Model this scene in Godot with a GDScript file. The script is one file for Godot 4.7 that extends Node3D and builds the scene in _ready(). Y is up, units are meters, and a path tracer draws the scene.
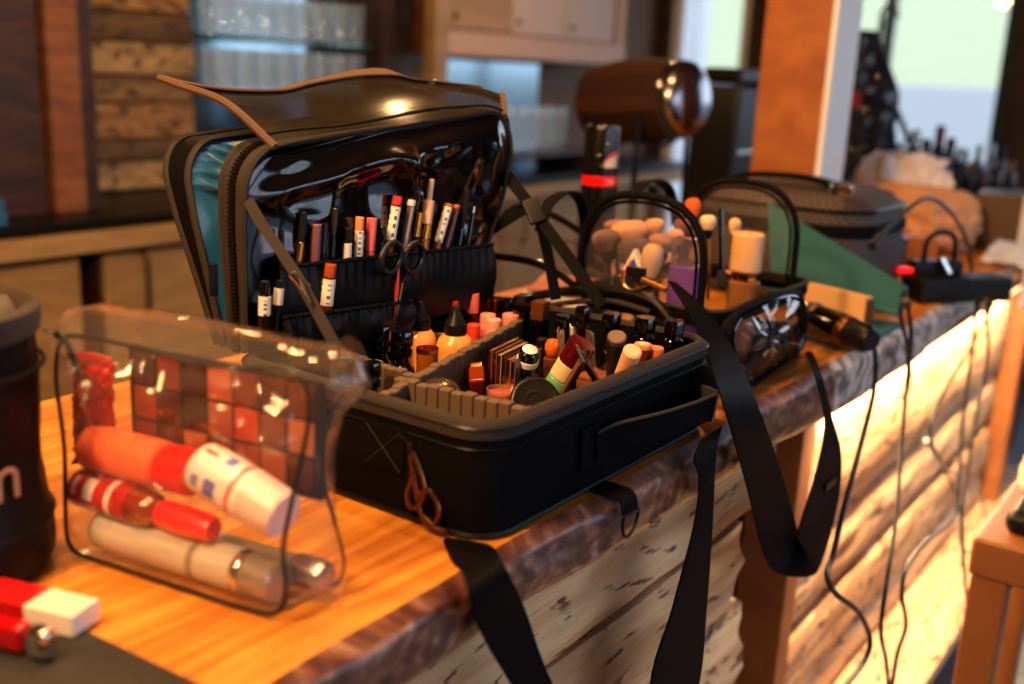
extends Node3D
# World: x runs along the bar away from the camera, z points out of the bar front to the guests' side, y up, metres.
const T := 1.05            # height of the bar top
const EYE := Vector3(0.0, 1.47, 0.5)
const FOCAL := 1050.0      # focal length in pixels of the 1024 x 684 frame
var cam_basis: Basis
var mats := {}
var rng := RandomNumberGenerator.new()
var taken := {}

# ---------------------------------------------------------------- mesh builder
class MB:
	var v := PackedVector3Array()
	var uv := PackedVector2Array()
	var xf := Transform3D.IDENTITY
	func tri(a: Vector3, b: Vector3, c: Vector3, ua := Vector2.ZERO, ub := Vector2.ZERO, uc := Vector2.ZERO) -> void:
		v.append(xf * a); v.append(xf * b); v.append(xf * c)
		uv.append(ua); uv.append(ub); uv.append(uc)
	func tri_add(p: Array) -> MB:      # a thin three sided plate
		var o := Vector3(0.0005, 0, 0)
		tri(p[0], p[1], p[2]); tri(p[2] + o, p[1] + o, p[0] + o)
		for i in 3: quad(p[(i + 1) % 3], p[i], p[i] + o, p[(i + 1) % 3] + o)
		return self
	func quad(a: Vector3, b: Vector3, c: Vector3, d: Vector3, ua := Vector2(0, 1), ub := Vector2(1, 1), uc := Vector2(1, 0), ud := Vector2(0, 0)) -> void:
		tri(a, b, c, ua, ub, uc)
		tri(a, c, d, ua, uc, ud)
	func box(c: Vector3, s: Vector3) -> MB:
		var h := s * 0.5
		for ax in 3:
			var e1 := (ax + 1) % 3
			var e2 := (ax + 2) % 3
			for sg in [-1.0, 1.0]:
				var n := Vector3.ZERO; n[ax] = h[ax] * sg
				var a := Vector3.ZERO; a[e1] = h[e1]
				var b := Vector3.ZERO; b[e2] = h[e2] * sg
				quad(c + n - a - b, c + n + a - b, c + n + a + b, c + n - a + b)
		return self
	# box with rounded edges
	func rbox(c: Vector3, s: Vector3, r: float, k := 2) -> MB:
		var h := s * 0.5
		r = minf(r, minf(h.x, minf(h.y, h.z)) * 0.999)
		var steps := []
		for i in k + 1:
			steps.append(tan((float(i) / k) * PI / 4.0 - PI / 4.0))   # -1 .. 0 over the rounded corner
		for ax in 3:
			var e1 := (ax + 1) % 3
			var e2 := (ax + 2) % 3
			var c1 := []; var c2 := []
			for t in steps: c1.append(-h[e1] + r + r * t); c2.append(-h[e2] + r + r * t)
			for i in range(k, -1, -1): c1.append(h[e1] - r - r * steps[i]); c2.append(h[e2] - r - r * steps[i])
			for sg in [-1.0, 1.0]:
				var g := []
				for i in c1.size():
					var row := []
					for j in c2.size():
						var p := Vector3.ZERO
						p[ax] = h[ax] * sg; p[e1] = c1[i]; p[e2] = c2[j]
						var q := Vector3(clampf(p.x, -h.x + r, h.x - r), clampf(p.y, -h.y + r, h.y - r), clampf(p.z, -h.z + r, h.z - r))
						row.append(c + q + (p - q).normalized() * r)
					g.append(row)
				for i in c1.size() - 1:
					for j in c2.size() - 1:
						if sg > 0: quad(g[i][j], g[i + 1][j], g[i + 1][j + 1], g[i][j + 1])
						else: quad(g[i][j], g[i][j + 1], g[i + 1][j + 1], g[i + 1][j])
		return self
	# profile of (radius, height) pairs turned round the y axis
	func lathe(pf: Array, n := 20) -> MB:
		for i in pf.size() - 1:
			var p: Vector2 = pf[i]; var q: Vector2 = pf[i + 1]
			for j in n:
				var a := TAU * j / n; var b := TAU * (j + 1) / n
				var A := Vector3(cos(a) * p.x, p.y, -sin(a) * p.x); var B := Vector3(cos(b) * p.x, p.y, -sin(b) * p.x)
				var D := Vector3(cos(a) * q.x, q.y, -sin(a) * q.x); var C := Vector3(cos(b) * q.x, q.y, -sin(b) * q.x)
				var u0 := float(j) / n; var u1 := float(j + 1) / n
				var v0 := 1.0 - float(i) / (pf.size() - 1); var v1 := 1.0 - float(i + 1) / (pf.size() - 1)
				if p.x > 1e-6: tri(A, B, C, Vector2(u0, v0), Vector2(u1, v0), Vector2(u1, v1))
				if q.x > 1e-6: tri(A, C, D, Vector2(u0, v0), Vector2(u1, v1), Vector2(u0, v1))
		return self
	func tube(pts: Array, rad, n := 8, closed := false) -> MB:
		var m := pts.size()
		var rings := []
		var up := Vector3.UP
		var prev := Vector3.ZERO
		for i in m:
			var d: Vector3
			if closed: d = pts[(i + 1) % m] - pts[(i - 1 + m) % m]
			else: d = pts[mini(i + 1, m - 1)] - pts[maxi(i - 1, 0)]
			d = d.normalized()
			if prev == Vector3.ZERO:
				prev = d.cross(up if absf(d.y) < 0.9 else Vector3.RIGHT).normalized()
			prev = (prev - d * prev.dot(d)).normalized()
			var o := d.cross(prev).normalized()
			var r: float = rad[i] if rad is Array else rad
			var ring := []
			for j in n:
				var a := TAU * j / n
				ring.append(pts[i] + prev * cos(a) * r + o * sin(a) * r)
			rings.append(ring)
		for i in (m if closed else m - 1):
			var R0: Array = rings[i]; var R1: Array = rings[(i + 1) % m]
			for j in n:
				var k := (j + 1) % n
				quad(R0[j], R0[k], R1[k], R1[j])
		if not closed:
			for j in n:
				var k := (j + 1) % n
				tri(pts[0], rings[0][k], rings[0][j]); tri(pts[m - 1], rings[m - 1][j], rings[m - 1][k])
		return self
	# flat strap along pts; sides[i] = unit vector across the width
	func ribbon(pts: Array, sides, w: float, th: float) -> MB:
		var m := pts.size()
		var rows := []
		for i in m:
			var d: Vector3 = (pts[mini(i + 1, m - 1)] - pts[maxi(i - 1, 0)]).normalized()
			var s: Vector3 = sides[i] if sides is Array else sides
			s = (s - d * s.dot(d)).normalized()
			var nn := d.cross(s).normalized()
			var p: Vector3 = pts[i]
			rows.append([p + s * w / 2 + nn * th / 2, p - s * w / 2 + nn * th / 2, p - s * w / 2 - nn * th / 2, p + s * w / 2 - nn * th / 2])
		for i in m - 1:
			for j in 4:
				var k := (j + 1) % 4
				quad(rows[i][j], rows[i][k], rows[i + 1][k], rows[i + 1][j])
		quad(rows[0][3], rows[0][2], rows[0][1], rows[0][0])
		quad(rows[m - 1][0], rows[m - 1][1], rows[m - 1][2], rows[m - 1][3])
		return self
	# strap between two edge lines
	func band(L: Array, R: Array, th: float) -> MB:
		var m := L.size()
		var rows := []
		for i in m:
			var d: Vector3 = (L[mini(i + 1, m - 1)] + R[mini(i + 1, m - 1)]) - (L[maxi(i - 1, 0)] + R[maxi(i - 1, 0)])
			var nn: Vector3 = d.cross(R[i] - L[i]).normalized() * th / 2
			rows.append([R[i] + nn, L[i] + nn, L[i] - nn, R[i] - nn])
		for i in m - 1:
			for j in 4:
				var k := (j + 1) % 4
				quad(rows[i][j], rows[i][k], rows[i + 1][k], rows[i + 1][j])
		quad(rows[0][3], rows[0][2], rows[0][1], rows[0][0])
		quad(rows[m - 1][0], rows[m - 1][1], rows[m - 1][2], rows[m - 1][3])
		return self
	# sheet p = f(u, v); th > 0 gives it thickness along its own normal
	func sheet(f: Callable, nu: int, nv: int, th := 0.0) -> MB:
		var g := []
		for i in nu + 1:
			var row := []
			for j in nv + 1: row.append(f.call(float(i) / nu, float(j) / nv))
			g.append(row)
		var uvp := func(i, j): return Vector2(float(i) / nu, 1.0 - float(j) / nv)
		for i in nu:
			for j in nv:
				quad(g[i][j], g[i + 1][j], g[i + 1][j + 1], g[i][j + 1], uvp.call(i, j), uvp.call(i + 1, j), uvp.call(i + 1, j + 1), uvp.call(i, j + 1))
		if th > 0.0:
			var h := []
			for i in nu + 1:
				var row := []
				for j in nv + 1:
					var du: Vector3 = g[mini(i + 1, nu)][j] - g[maxi(i - 1, 0)][j]
					var dv: Vector3 = g[i][mini(j + 1, nv)] - g[i][maxi(j - 1, 0)]
					row.append(g[i][j] - du.cross(dv).normalized() * th)
				h.append(row)
			for i in nu:
				for j in nv:
					quad(h[i][j], h[i][j + 1], h[i + 1][j + 1], h[i + 1][j], uvp.call(i, j), uvp.call(i, j + 1), uvp.call(i + 1, j + 1), uvp.call(i + 1, j))
			for i in nu:
				quad(h[i][0], h[i + 1][0], g[i + 1][0], g[i][0]); quad(g[i][nv], g[i + 1][nv], h[i + 1][nv], h[i][nv])
			for j in nv:
				quad(g[0][j], g[0][j + 1], h[0][j + 1], h[0][j]); quad(h[nu][j], h[nu][j + 1], g[nu][j + 1], g[nu][j])
		return self
	# polygon in the x-y plane pushed out from z = 0 to z = depth
	func prism(poly: PackedVector2Array, depth: float) -> MB:
		var idx := Geometry2D.triangulate_polygon(poly)
		var area := 0.0
		for i in poly.size():
			var p := poly[i]; var q := poly[(i + 1) % poly.size()]
			area += p.x * q.y - q.x * p.y
		var ccw := area > 0
		for i in range(0, idx.size(), 3):
			var a := poly[idx[i]]; var b := poly[idx[i + 1]]; var c := poly[idx[i + 2]]
			if (b - a).cross(c - a) < 0: var t := b; b = c; c = t
			tri(Vector3(a.x, a.y, depth), Vector3(b.x, b.y, depth), Vector3(c.x, c.y, depth), a, b, c)
			tri(Vector3(a.x, a.y, 0), Vector3(c.x, c.y, 0), Vector3(b.x, b.y, 0), a, c, b)
		for i in poly.size():
			var p := poly[i]; var q := poly[(i + 1) % poly.size()]
			if not ccw: var t := p; p = q; q = t
			quad(Vector3(p.x, p.y, 0), Vector3(q.x, q.y, 0), Vector3(q.x, q.y, depth), Vector3(p.x, p.y, depth))
		return self
	func ball(c: Vector3, r: Vector3, n := 14, m := 9) -> MB:
		for i in m:
			for j in n:
				var P := func(ii, jj):
					var th: float = PI * ii / m; var ph: float = TAU * jj / n
					return c + Vector3(sin(th) * cos(ph) * r.x, cos(th) * r.y, -sin(th) * sin(ph) * r.z)
				var a: Vector3 = P.call(i, j); var b: Vector3 = P.call(i + 1, j); var d: Vector3 = P.call(i + 1, j + 1); var e: Vector3 = P.call(i, j + 1)
				if i < m - 1: tri(a, b, d)
				if i > 0: tri(a, d, e)
		return self
	# faces meeting at less than the angle share a normal
	func commit(angle := 40.0) -> ArrayMesh:
		var nt := v.size() / 3
		var fn := PackedVector3Array(); fn.resize(nt)
		var at := {}
		var lim := cos(deg_to_rad(angle))
		var key := PackedInt32Array(); key.resize(v.size())
		var lists := []
		for t in nt:
			var a := v[t * 3]; var b := v[t * 3 + 1]; var c := v[t * 3 + 2]
			fn[t] = (b - a).cross(c - a)
			for k in 3:
				var q := Vector3i((v[t * 3 + k] * 50000.0).round())
				var id: int = at.get(q, -1)
				if id < 0:
					id = lists.size(); at[q] = id; lists.append(PackedInt32Array())
				key[t * 3 + k] = id
				lists[id].append(t)
		var un := PackedVector3Array(); un.resize(nt)
		for t in nt: un[t] = fn[t].normalized()
		var nrm := PackedVector3Array(); nrm.resize(v.size())
		for i in v.size():
			var t := i / 3
			var s := Vector3.ZERO
			for o in lists[key[i]]:
				if un[o].dot(un[t]) > lim: s += fn[o]
			nrm[i] = s.normalized() if s.length_squared() > 1e-30 else un[t]
		var vv := PackedVector3Array(); vv.resize(v.size())
		var nn := PackedVector3Array(); nn.resize(v.size())
		var uu := PackedVector2Array(); uu.resize(v.size())
		for t in nt:
			for k in 3:
				var src: int = t * 3 + [0, 2, 1][k]
				vv[t * 3 + k] = v[src]; nn[t * 3 + k] = nrm[src]; uu[t * 3 + k] = uv[src]
		var arr := []
		arr.resize(Mesh.ARRAY_MAX)
		arr[Mesh.ARRAY_VERTEX] = vv; arr[Mesh.ARRAY_NORMAL] = nn; arr[Mesh.ARRAY_TEX_UV] = uu
		var m := ArrayMesh.new()
		m.add_surface_from_arrays(Mesh.PRIMITIVE_TRIANGLES, arr)
		return m

func mb(xf := Transform3D.IDENTITY) -> MB:
	var b := MB.new(); b.xf = xf
	return b

# ---------------------------------------------------------------- nodes
func numbered(called: String) -> String:
	var n: int = taken.get(called, 0)
	taken[called] = n + 1
	return called if n == 0 else "%s_%03d" % [called, n]

# a thing: a Node3D at its base; parts are added with part()
func thing(called: String, label: String, category: String, base := Vector3.ZERO, turn := Basis.IDENTITY, group := "", kind := "") -> Node3D:
	var o := Node3D.new()
	o.name = numbered(called)
	add_child(o)
	o.transform = Transform3D(turn, base)
	o.set_meta("label", label); o.set_meta("category", category)
	if group: o.set_meta("group", group)
	if kind: o.set_meta("kind", kind)
	return o

func mi(called: String, what, m: Material, angle := 40.0) -> MeshInstance3D:
	var o := MeshInstance3D.new()
	o.name = called
	o.mesh = what.commit(angle) if what is MB else what
	o.material_override = null
	if o.mesh is ArrayMesh and o.mesh.surface_get_material(0) == null: o.mesh.surface_set_material(0, m)
	else: o.set_surface_override_material(0, m)
	return o

# geometry given in the thing's own axes
func part(t: Node3D, called: String, what, m: Material, label := "", angle := 40.0) -> MeshInstance3D:
	var o := mi(called, what, m, angle)
	t.add_child(o, true)
	if label: o.set_meta("label", label)
	return o

# geometry given in world axes under a thing that stands anywhere
func wpart(t: Node3D, called: String, what, m: Material, label := "", angle := 40.0) -> MeshInstance3D:
	var o := part(t, called, what, m, label, angle)
	var g := Transform3D.IDENTITY
	var n: Node = t
	while n is Node3D and n != self:
		g = n.transform * g
		n = n.get_parent()
	o.transform = g.affine_inverse()
	return o

func struct(called: String, what, m: Material, label := "", angle := 40.0) -> MeshInstance3D:
	var o := mi(numbered(called), what, m, angle)
	add_child(o)
	o.set_meta("kind", "structure")
	if label: o.set_meta("label", label)
	return o

# ---------------------------------------------------------------- pixel rays of the 1024 x 684 frame onto known planes
func ray(x: float, y: float) -> Vector3:
	return cam_basis * Vector3((x - 512.0) / FOCAL, -(y - 342.0) / FOCAL, -1.0)
func on_y(x: float, y: float, h := 0.0) -> Vector3:      # at height h above the bar top
	var d := ray(x, y)
	return EYE + d * ((T + h - EYE.y) / d.y)
func on_z(x: float, y: float, z: float) -> Vector3:
	var d := ray(x, y)
	return EYE + d * ((z - EYE.z) / d.z)
func on_x(x: float, y: float, X: float) -> Vector3:
	var d := ray(x, y)
	return EYE + d * ((X - EYE.x) / d.x)
func on_plane(x: float, y: float, p: Vector3, n: Vector3) -> Vector3:
	var d := ray(x, y)
	return EYE + d * ((p - EYE).dot(n) / d.dot(n))
func at_depth(x: float, y: float, depth: float) -> Vector3:
	return EYE + ray(x, y) * depth

func smooth_path(pts: Array, n := 8) -> Array:
	var out := []
	for i in pts.size() - 1:
		var a: Vector3 = pts[maxi(i - 1, 0)]; var b: Vector3 = pts[i]; var c: Vector3 = pts[i + 1]; var d: Vector3 = pts[mini(i + 2, pts.size() - 1)]
		for k in n:
			out.append(b.cubic_interpolate(c, a, d, float(k) / n))
	out.append(pts[pts.size() - 1])
	return out

func basis_y(dir: Vector3, hint := Vector3(0.3, 0, 1)) -> Basis:   # y axis along dir
	var y := dir.normalized()
	var x := y.cross(hint).normalized()
	return Basis(x, y, x.cross(y).normalized())

# ---------------------------------------------------------------- materials
func sm(color: Color, rough := 0.6, metal := 0.0, spec := 0.5) -> StandardMaterial3D:
	var m := StandardMaterial3D.new()
	m.albedo_color = color; m.roughness = rough; m.metallic = metal; m.metallic_specular = spec
	return m

func clear(color: Color, alpha: float, rough := 0.05, spec := 0.5) -> StandardMaterial3D:
	var m := sm(color, rough, 0.0, spec)
	m.albedo_color.a = alpha
	m.transparency = BaseMaterial3D.TRANSPARENCY_ALPHA
	m.cull_mode = BaseMaterial3D.CULL_DISABLED
	return m

func noise(freq: float, oct := 4, sd := 1, type := FastNoiseLite.TYPE_SIMPLEX_SMOOTH) -> FastNoiseLite:
	var n := FastNoiseLite.new()
	n.noise_type = type; n.frequency = freq; n.fractal_octaves = oct; n.seed = sd
	return n

func tri_map(m: StandardMaterial3D, scale: Vector3, world := false) -> void:
	m.uv1_triplanar = true; m.uv1_world_triplanar = world
	m.uv1_scale = scale; m.uv1_triplanar_sharpness = 6.0

# wood: grain runs along u; stops = gradient of colours; patches = share of dark bark left on the surface
func wood_image(size: int, sd: int, light: Color, dark: Color, rings := 9.0, streak := 0.5, bark := Color(0, 0, 0, 0), patches := 0.0) -> ImageTexture:
	var im := Image.create(size, size, false, Image.FORMAT_RGB8)
	var n1 := noise(1.0, 3, sd); var n2 := noise(1.0, 3, sd + 7); var n3 := noise(1.0, 4, sd + 19); var n4 := noise(1.0, 3, sd + 31)
	for y in size:
		var v := float(y) / size
		for x in size:
			var u := float(x) / size
			# wrap both ways by walking on circles
			var cu := cos(u * TAU); var su := sin(u * TAU); var cv := cos(v * TAU); var sv := sin(v * TAU)
			var warp := n1.get_noise_3d(cu * 0.35, su * 0.35, cv * 0.6 + sv * 0.37)
			var r := n2.get_noise_3d(cv * rings * 0.45 + warp * 1.1, sv * rings * 0.45, cu * 0.16 + su * 0.11)
			var fine := n3.get_noise_3d(cv * 24.0, sv * 24.0, cu * 1.2 + su * 0.7)
			var k := clampf(0.5 + r * 0.9 + fine * streak, 0.0, 1.0)
			var c := light.lerp(dark, k)
			if patches > 0.0:
				var b := n4.get_noise_3d(cu * 1.3, su * 1.3 + cv * 2.2, sv * 2.2) + 0.35 * fine
				c = c.lerp(bark, smoothstep(0.42 - patches, 0.5 - patches, b))
			im.set_pixel(x, y, c)
	im.generate_mipmaps()
	return ImageTexture.create_from_image(im)

func speckle_image(size: int, sd: int, stops: Array, freq: float, oct := 4, type := FastNoiseLite.TYPE_SIMPLEX_SMOOTH, stretch := Vector2.ONE) -> ImageTexture:
	var g := Gradient.new()
	var offs := PackedFloat32Array(); var cols := PackedColorArray()
	for s in stops: offs.append(s[0]); cols.append(s[1])
	g.offsets = offs; g.colors = cols
	var im := Image.create(size, size, false, Image.FORMAT_RGB8)
	var n := noise(1.0, oct, sd, type)
	for y in size:
		var b := TAU * y / size
		for x in size:
			var a := TAU * x / size
			var q := n.get_noise_3d(cos(a) * freq * stretch.x + sin(b) * freq * stretch.y * 0.5, sin(a) * freq * stretch.x, cos(b) * freq * stretch.y)
			im.set_pixel(x, y, g.sample(clampf(0.5 + 0.8 * q, 0.0, 1.0)))
	im.generate_mipmaps()
	return ImageTexture.create_from_image(im)

func weave_image(size: int, count: int, hole := 0.0) -> ImageTexture:
	var im := Image.create(size, size, false, Image.FORMAT_RGB8)
	for y in size:
		for x in size:
			var a := sin(TAU * count * x / size); var b := sin(TAU * count * y / size)
			var k := 0.5 + 0.5 * (a * a - b * b) if hole == 0.0 else clampf(1.0 - (0.5 + 0.5 * sin(TAU * count * (x + y) / size)) * (0.5 + 0.5 * sin(TAU * count * (x - y) / size)) * 2.2, 0.0, 1.0)
			im.set_pixel(x, y, Color(k, k, k))
	return ImageTexture.create_from_image(im)

# ================================================================ scene
func _ready() -> void:
	rng.seed = 4711
	# --- camera
	cam_basis = Basis(Vector3.UP, deg_to_rad(-54.7)) * Basis(Vector3.RIGHT, deg_to_rad(-14.5)) * Basis(Vector3.BACK, 0.046)
	var cam := Camera3D.new()
	cam.name = "camera"
	cam.transform = Transform3D(cam_basis, EYE)
	cam.fov = rad_to_deg(2.0 * atan(342.0 / FOCAL))
	cam.near = 0.05; cam.far = 200.0
	var lens := CameraAttributesPhysical.new()
	lens.frustum_focal_length = 12.0 / (342.0 / FOCAL)
	lens.exposure_aperture = 2.4
	lens.frustum_focus_distance = 1.18
	lens.frustum_near = 0.05; lens.frustum_far = 200.0
	cam.attributes = lens
	add_child(cam)
	cam.current = true
	# --- sky: pale overcast daylight that enters through the windows
	var sky_mat := ProceduralSkyMaterial.new()
	sky_mat.sky_top_color = Color(0.70, 0.79, 0.92)
	sky_mat.sky_horizon_color = Color(0.88, 0.92, 0.97)
	sky_mat.ground_bottom_color = Color(0.25, 0.27, 0.27)
	sky_mat.ground_horizon_color = Color(0.5, 0.53, 0.55)
	sky_mat.sky_energy_multiplier = 1.0
	sky_mat.ground_energy_multiplier = 1.0
	var env := Environment.new()
	env.background_mode = Environment.BG_SKY
	env.sky = Sky.new()
	env.sky.sky_material = sky_mat
	env.background_energy_multiplier = 4.2
	env.tonemap_mode = Environment.TONE_MAPPER_LINEAR
	env.tonemap_exposure = 0.95
	env.sdfgi_enabled = true; env.ssao_enabled = true; env.ssil_enabled = true
	var we := WorldEnvironment.new()
	we.name = "world"
	we.environment = env
	add_child(we)
	make_materials()
	# --- warm pendant lamps over the bar, out of the frame
	pendant(Vector3(-0.60, 2.08, -0.22), 1.4, "first pendant lamp over the bar's near end")
	pendant(Vector3(-0.10, 2.08, -0.18), 2.2, "second pendant lamp over the bar, before the black bucket")
	pendant(Vector3(0.40, 2.08, -0.24), 1.1, "third pendant lamp over the bar, above the clear toiletry bag")
	pendant(Vector3(0.90, 2.08, -0.30), 1.0, "fourth pendant lamp over the bar, above the makeup case")
	pendant(Vector3(1.70, 2.50, -0.40), 1.4, "fifth pendant lamp over the bar, above the mesh bag")
	pendant(Vector3(1.55, 2.25, -1.75), 0.5, "added lamp brightening the plank cladding of the back bar")  # unseen lamp added to lift the dim back bar
	pendant(Vector3(3.70, 2.25, -1.65), 0.5, "added lamp brightening the upper cabinet of the back bar")  # another unseen lamp added, brightens the cabinet doors
	# --- large structure, then things
	build_room()
	build_bar()
	build_back_bar()
	build_case()
	build_case_contents()
	build_clear_bag()
	build_left_corner()
	build_brush_bag()
	build_far_counter()
	build_cables()
	build_far_room()

func pendant(p: Vector3, energy: float, label: String) -> void:
	var t := thing("pendant_lamp", label, "lamp", p, Basis.IDENTITY, "pendant lamps over the bar" if p.z > -1.0 else "added lamps before the back bar")
	part(t, "shade", mb().lathe([Vector2(0.02, 0.17), Vector2(0.03, 0.13), Vector2(0.095, 0.03), Vector2(0.092, 0.03), Vector2(0.027, 0.128), Vector2(0.0, 0.132)], 24), mats.black_metal)
	part(t, "cord", mb().tube([Vector3(0, 0.165, 0), Vector3(0, 2.78 - p.y, 0)], 0.004, 6), mats.rubber)
	part(t, "bulb", mb().ball(Vector3(0, 0.02, 0), Vector3(0.034, 0.038, 0.034), 16, 10), mats.bulb)
	var l := OmniLight3D.new()
	l.name = "bulb_light"
	l.light_color = Color(1.0, 0.76, 0.50)
	l.light_energy = energy
	l.light_size = 0.055
	l.omni_range = 12.0; l.omni_attenuation = 2.0
	l.shadow_enabled = true
	t.add_child(l)
	l.position = Vector3(0, 0.02, 0)

func make_materials() -> void:
	var m: StandardMaterial3D
	# timber
	m = sm(Color.WHITE, 0.38, 0.0, 0.45); m.albedo_texture = wood_image(512, 3, Color(0.84, 0.56, 0.22), Color(0.66, 0.37, 0.10), 7.0, 0.4); tri_map(m, Vector3(1.1, 2.2, 2.2)); mats.bar_wood = m
	m = sm(Color.WHITE, 0.36, 0.0, 0.55); m.albedo_texture = speckle_image(512, 12, [[0.0, Color(0.20, 0.11, 0.075)], [0.42, Color(0.36, 0.205, 0.14)], [0.62, Color(0.46, 0.28, 0.20)], [0.8, Color(0.53, 0.37, 0.28)], [1.0, Color(0.62, 0.50, 0.42)]], 2.6, 5, FastNoiseLite.TYPE_SIMPLEX_SMOOTH, Vector2(1.0, 1.0))
	tri_map(m, Vector3(2.4, 3.2, 3.2)); mats.live_edge = m
	m = sm(Color.WHITE, 0.5, 0.0, 0.45); m.albedo_texture = speckle_image(512, 29, [[0.0, Color(0.26, 0.17, 0.13)], [0.34, Color(0.44, 0.36, 0.31)], [0.5, Color(0.62, 0.58, 0.55)], [0.75, Color(0.74, 0.71, 0.69)], [1.0, Color(0.80, 0.78, 0.76)]], 2.6, 5); tri_map(m, Vector3(2.2, 3.0, 3.0)); mats.pale_edge = m  # mottled paler greys for the far stretch of the slab edge
	mats.keg_dark = sm(Color(0.15, 0.075, 0.045), 0.8, 0.0, 0.3); mats.keg_brown = sm(Color(0.20, 0.105, 0.06), 0.85, 0.0, 0.3)
	var pale := [[Color(0.84, 0.70, 0.53), Color(0.70, 0.52, 0.36)], [Color(0.80, 0.64, 0.47), Color(0.64, 0.46, 0.31)], [Color(0.86, 0.74, 0.57), Color(0.73, 0.56, 0.40)]]
	mats.planks = []
	for i in 3:
		m = sm(Color.WHITE, 0.6, 0.0, 0.35); m.albedo_texture = wood_image(512, 40 + i * 5, pale[i][0], pale[i][1], 4.0, 0.25, Color(0.34, 0.23, 0.18), 0.03 + 0.02 * i); tri_map(m, Vector3(1.4, 2.6, 2.6)); mats.planks.append(m)
	m = sm(Color.WHITE, 0.55); m.albedo_texture = wood_image(256, 61, Color(0.62, 0.36, 0.15), Color(0.52, 0.27, 0.10), 4.0, 0.22); tri_map(m, Vector3(3.0, 0.8, 3.0)); m.uv1_offset = Vector3(0.3, 0.1, 0.2); mats.post_wood = m
	m = sm(Color.WHITE, 0.55); m.albedo_texture = wood_image(256, 71, Color(0.66, 0.54, 0.36), Color(0.56, 0.44, 0.27), 4.0, 0.25); tri_map(m, Vector3(1.0, 1.6, 1.0)); mats.cabinet_wood = m
	m = sm(Color.WHITE, 0.5); m.albedo_texture = wood_image(256, 81, Color(0.25, 0.14, 0.07), Color(0.12, 0.06, 0.03), 5.0, 0.3); tri_map(m, Vector3(1.4, 1.4, 1.4)); mats.dark_wood = m
	m = sm(Color.WHITE, 0.55); m.albedo_texture = wood_image(256, 91, Color(0.52, 0.33, 0.18), Color(0.37, 0.21, 0.10), 5.0, 0.3); tri_map(m, Vector3(1.4, 1.4, 1.4)); mats.mid_wood = m
	mats.wall_planks = []
	for i in 4:
		var a: Color = [Color(0.72, 0.60, 0.42), Color(0.56, 0.45, 0.31), Color(0.66, 0.50, 0.32), Color(0.42, 0.33, 0.24)][i]
		m = sm(Color.WHITE, 0.65, 0.0, 0.3); m.albedo_texture = wood_image(256, 101 + i * 3, a, a * 0.72, 4.0, 0.4, Color(0.22, 0.17, 0.15), 0.12); tri_map(m, Vector3(1.5, 2.0, 1.0)); mats.wall_planks.append(m)
	mats.plaster = sm(Color(0.42, 0.34, 0.26), 0.9)
	mats.ceiling = sm(Color(0.48, 0.38, 0.28), 0.9)
	m = sm(Color.WHITE, 0.5); m.albedo_texture = speckle_image(256, 33, [[0.0, Color(0.30, 0.29, 0.29)], [1.0, Color(0.45, 0.43, 0.42)]], 5.0); tri_map(m, Vector3(0.8, 0.8, 0.8)); mats.floor = m
	mats.white_paint = sm(Color(0.88, 0.88, 0.86), 0.5)
	mats.teal_paint = sm(Color(0.10, 0.26, 0.24), 0.5)
	mats.pane = clear(Color(0.9, 0.95, 1.0), 0.03, 0.02)
	m = sm(Color.WHITE, 0.9); m.albedo_texture = speckle_image(256, 34, [[0.0, Color(0.64, 0.64, 0.44)], [1.0, Color(0.74, 0.73, 0.54)]], 6.0); tri_map(m, Vector3(0.15, 0.15, 0.15)); mats.grass = m
	mats.paving = sm(Color(0.42, 0.45, 0.48), 0.9)
	# dark stuff
	m = sm(Color(0.05, 0.05, 0.056), 0.5, 0.0, 0.1); m.heightmap_enabled = true; m.heightmap_texture = weave_image(128, 16); m.heightmap_scale = 0.02; tri_map(m, Vector3(24, 24, 24)); mats.nylon = m
	m = sm(Color(0.155, 0.128, 0.105), 0.75, 0.0, 0.35); m.heightmap_enabled = true; m.heightmap_texture = weave_image(128, 16); m.heightmap_scale = 0.05; tri_map(m, Vector3(20, 20, 20)); mats.binding = m
	m = sm(Color(0.33, 0.26, 0.20), 0.7, 0.0, 0.4); mats.divider = m
	m = sm(Color(0.01, 0.01, 0.012), 0.12, 0.0, 0.6); mats.pvc_black = m
	mats.gloss_black = sm(Color(0.012, 0.011, 0.011), 0.08, 0.0, 0.6)
	mats.satin_black = sm(Color(0.06, 0.055, 0.052), 0.38, 0.0, 0.28)
	mats.pocket_black = sm(Color(0.05, 0.048, 0.048), 0.42, 0.0, 0.22)
	mats.flap_cloth = sm(Color(0.30, 0.225, 0.165), 0.8, 0.0, 0.3)
	mats.black_metal = sm(Color(0.03, 0.03, 0.03), 0.4, 0.6)
	mats.rubber = sm(Color(0.018, 0.017, 0.016), 0.5)
	mats.zip = sm(Color(0.05, 0.045, 0.04), 0.4, 0.3)
	m = sm(Color(0.09, 0.29, 0.44), 0.30, 0.0, 0.6); mats.blue_satin = m
	m = clear(Color(0.10, 0.085, 0.045), 0.78, 0.14); m.roughness = 0.16; mats.pvc_olive = m
	mats.pvc_clear = clear(Color(0.95, 0.9, 0.85), 0.022, 0.055)
	mats.pvc_smoke = clear(Color(0.25, 0.22, 0.2), 0.16, 0.05)
	mats.glass = clear(Color(0.80, 0.93, 1.0), 0.07, 0.02)
	mats.chrome = sm(Color(0.82, 0.82, 0.82), 0.14, 1.0)
	mats.brass = sm(Color(0.80, 0.56, 0.26), 0.25, 1.0)
	mats.old_brass = sm(Color(0.45, 0.29, 0.14), 0.35, 1.0)
	mats.gold = sm(Color(0.86, 0.58, 0.22), 0.2, 1.0)
	mats.white = sm(Color(0.82, 0.80, 0.76), 0.5)
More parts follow.
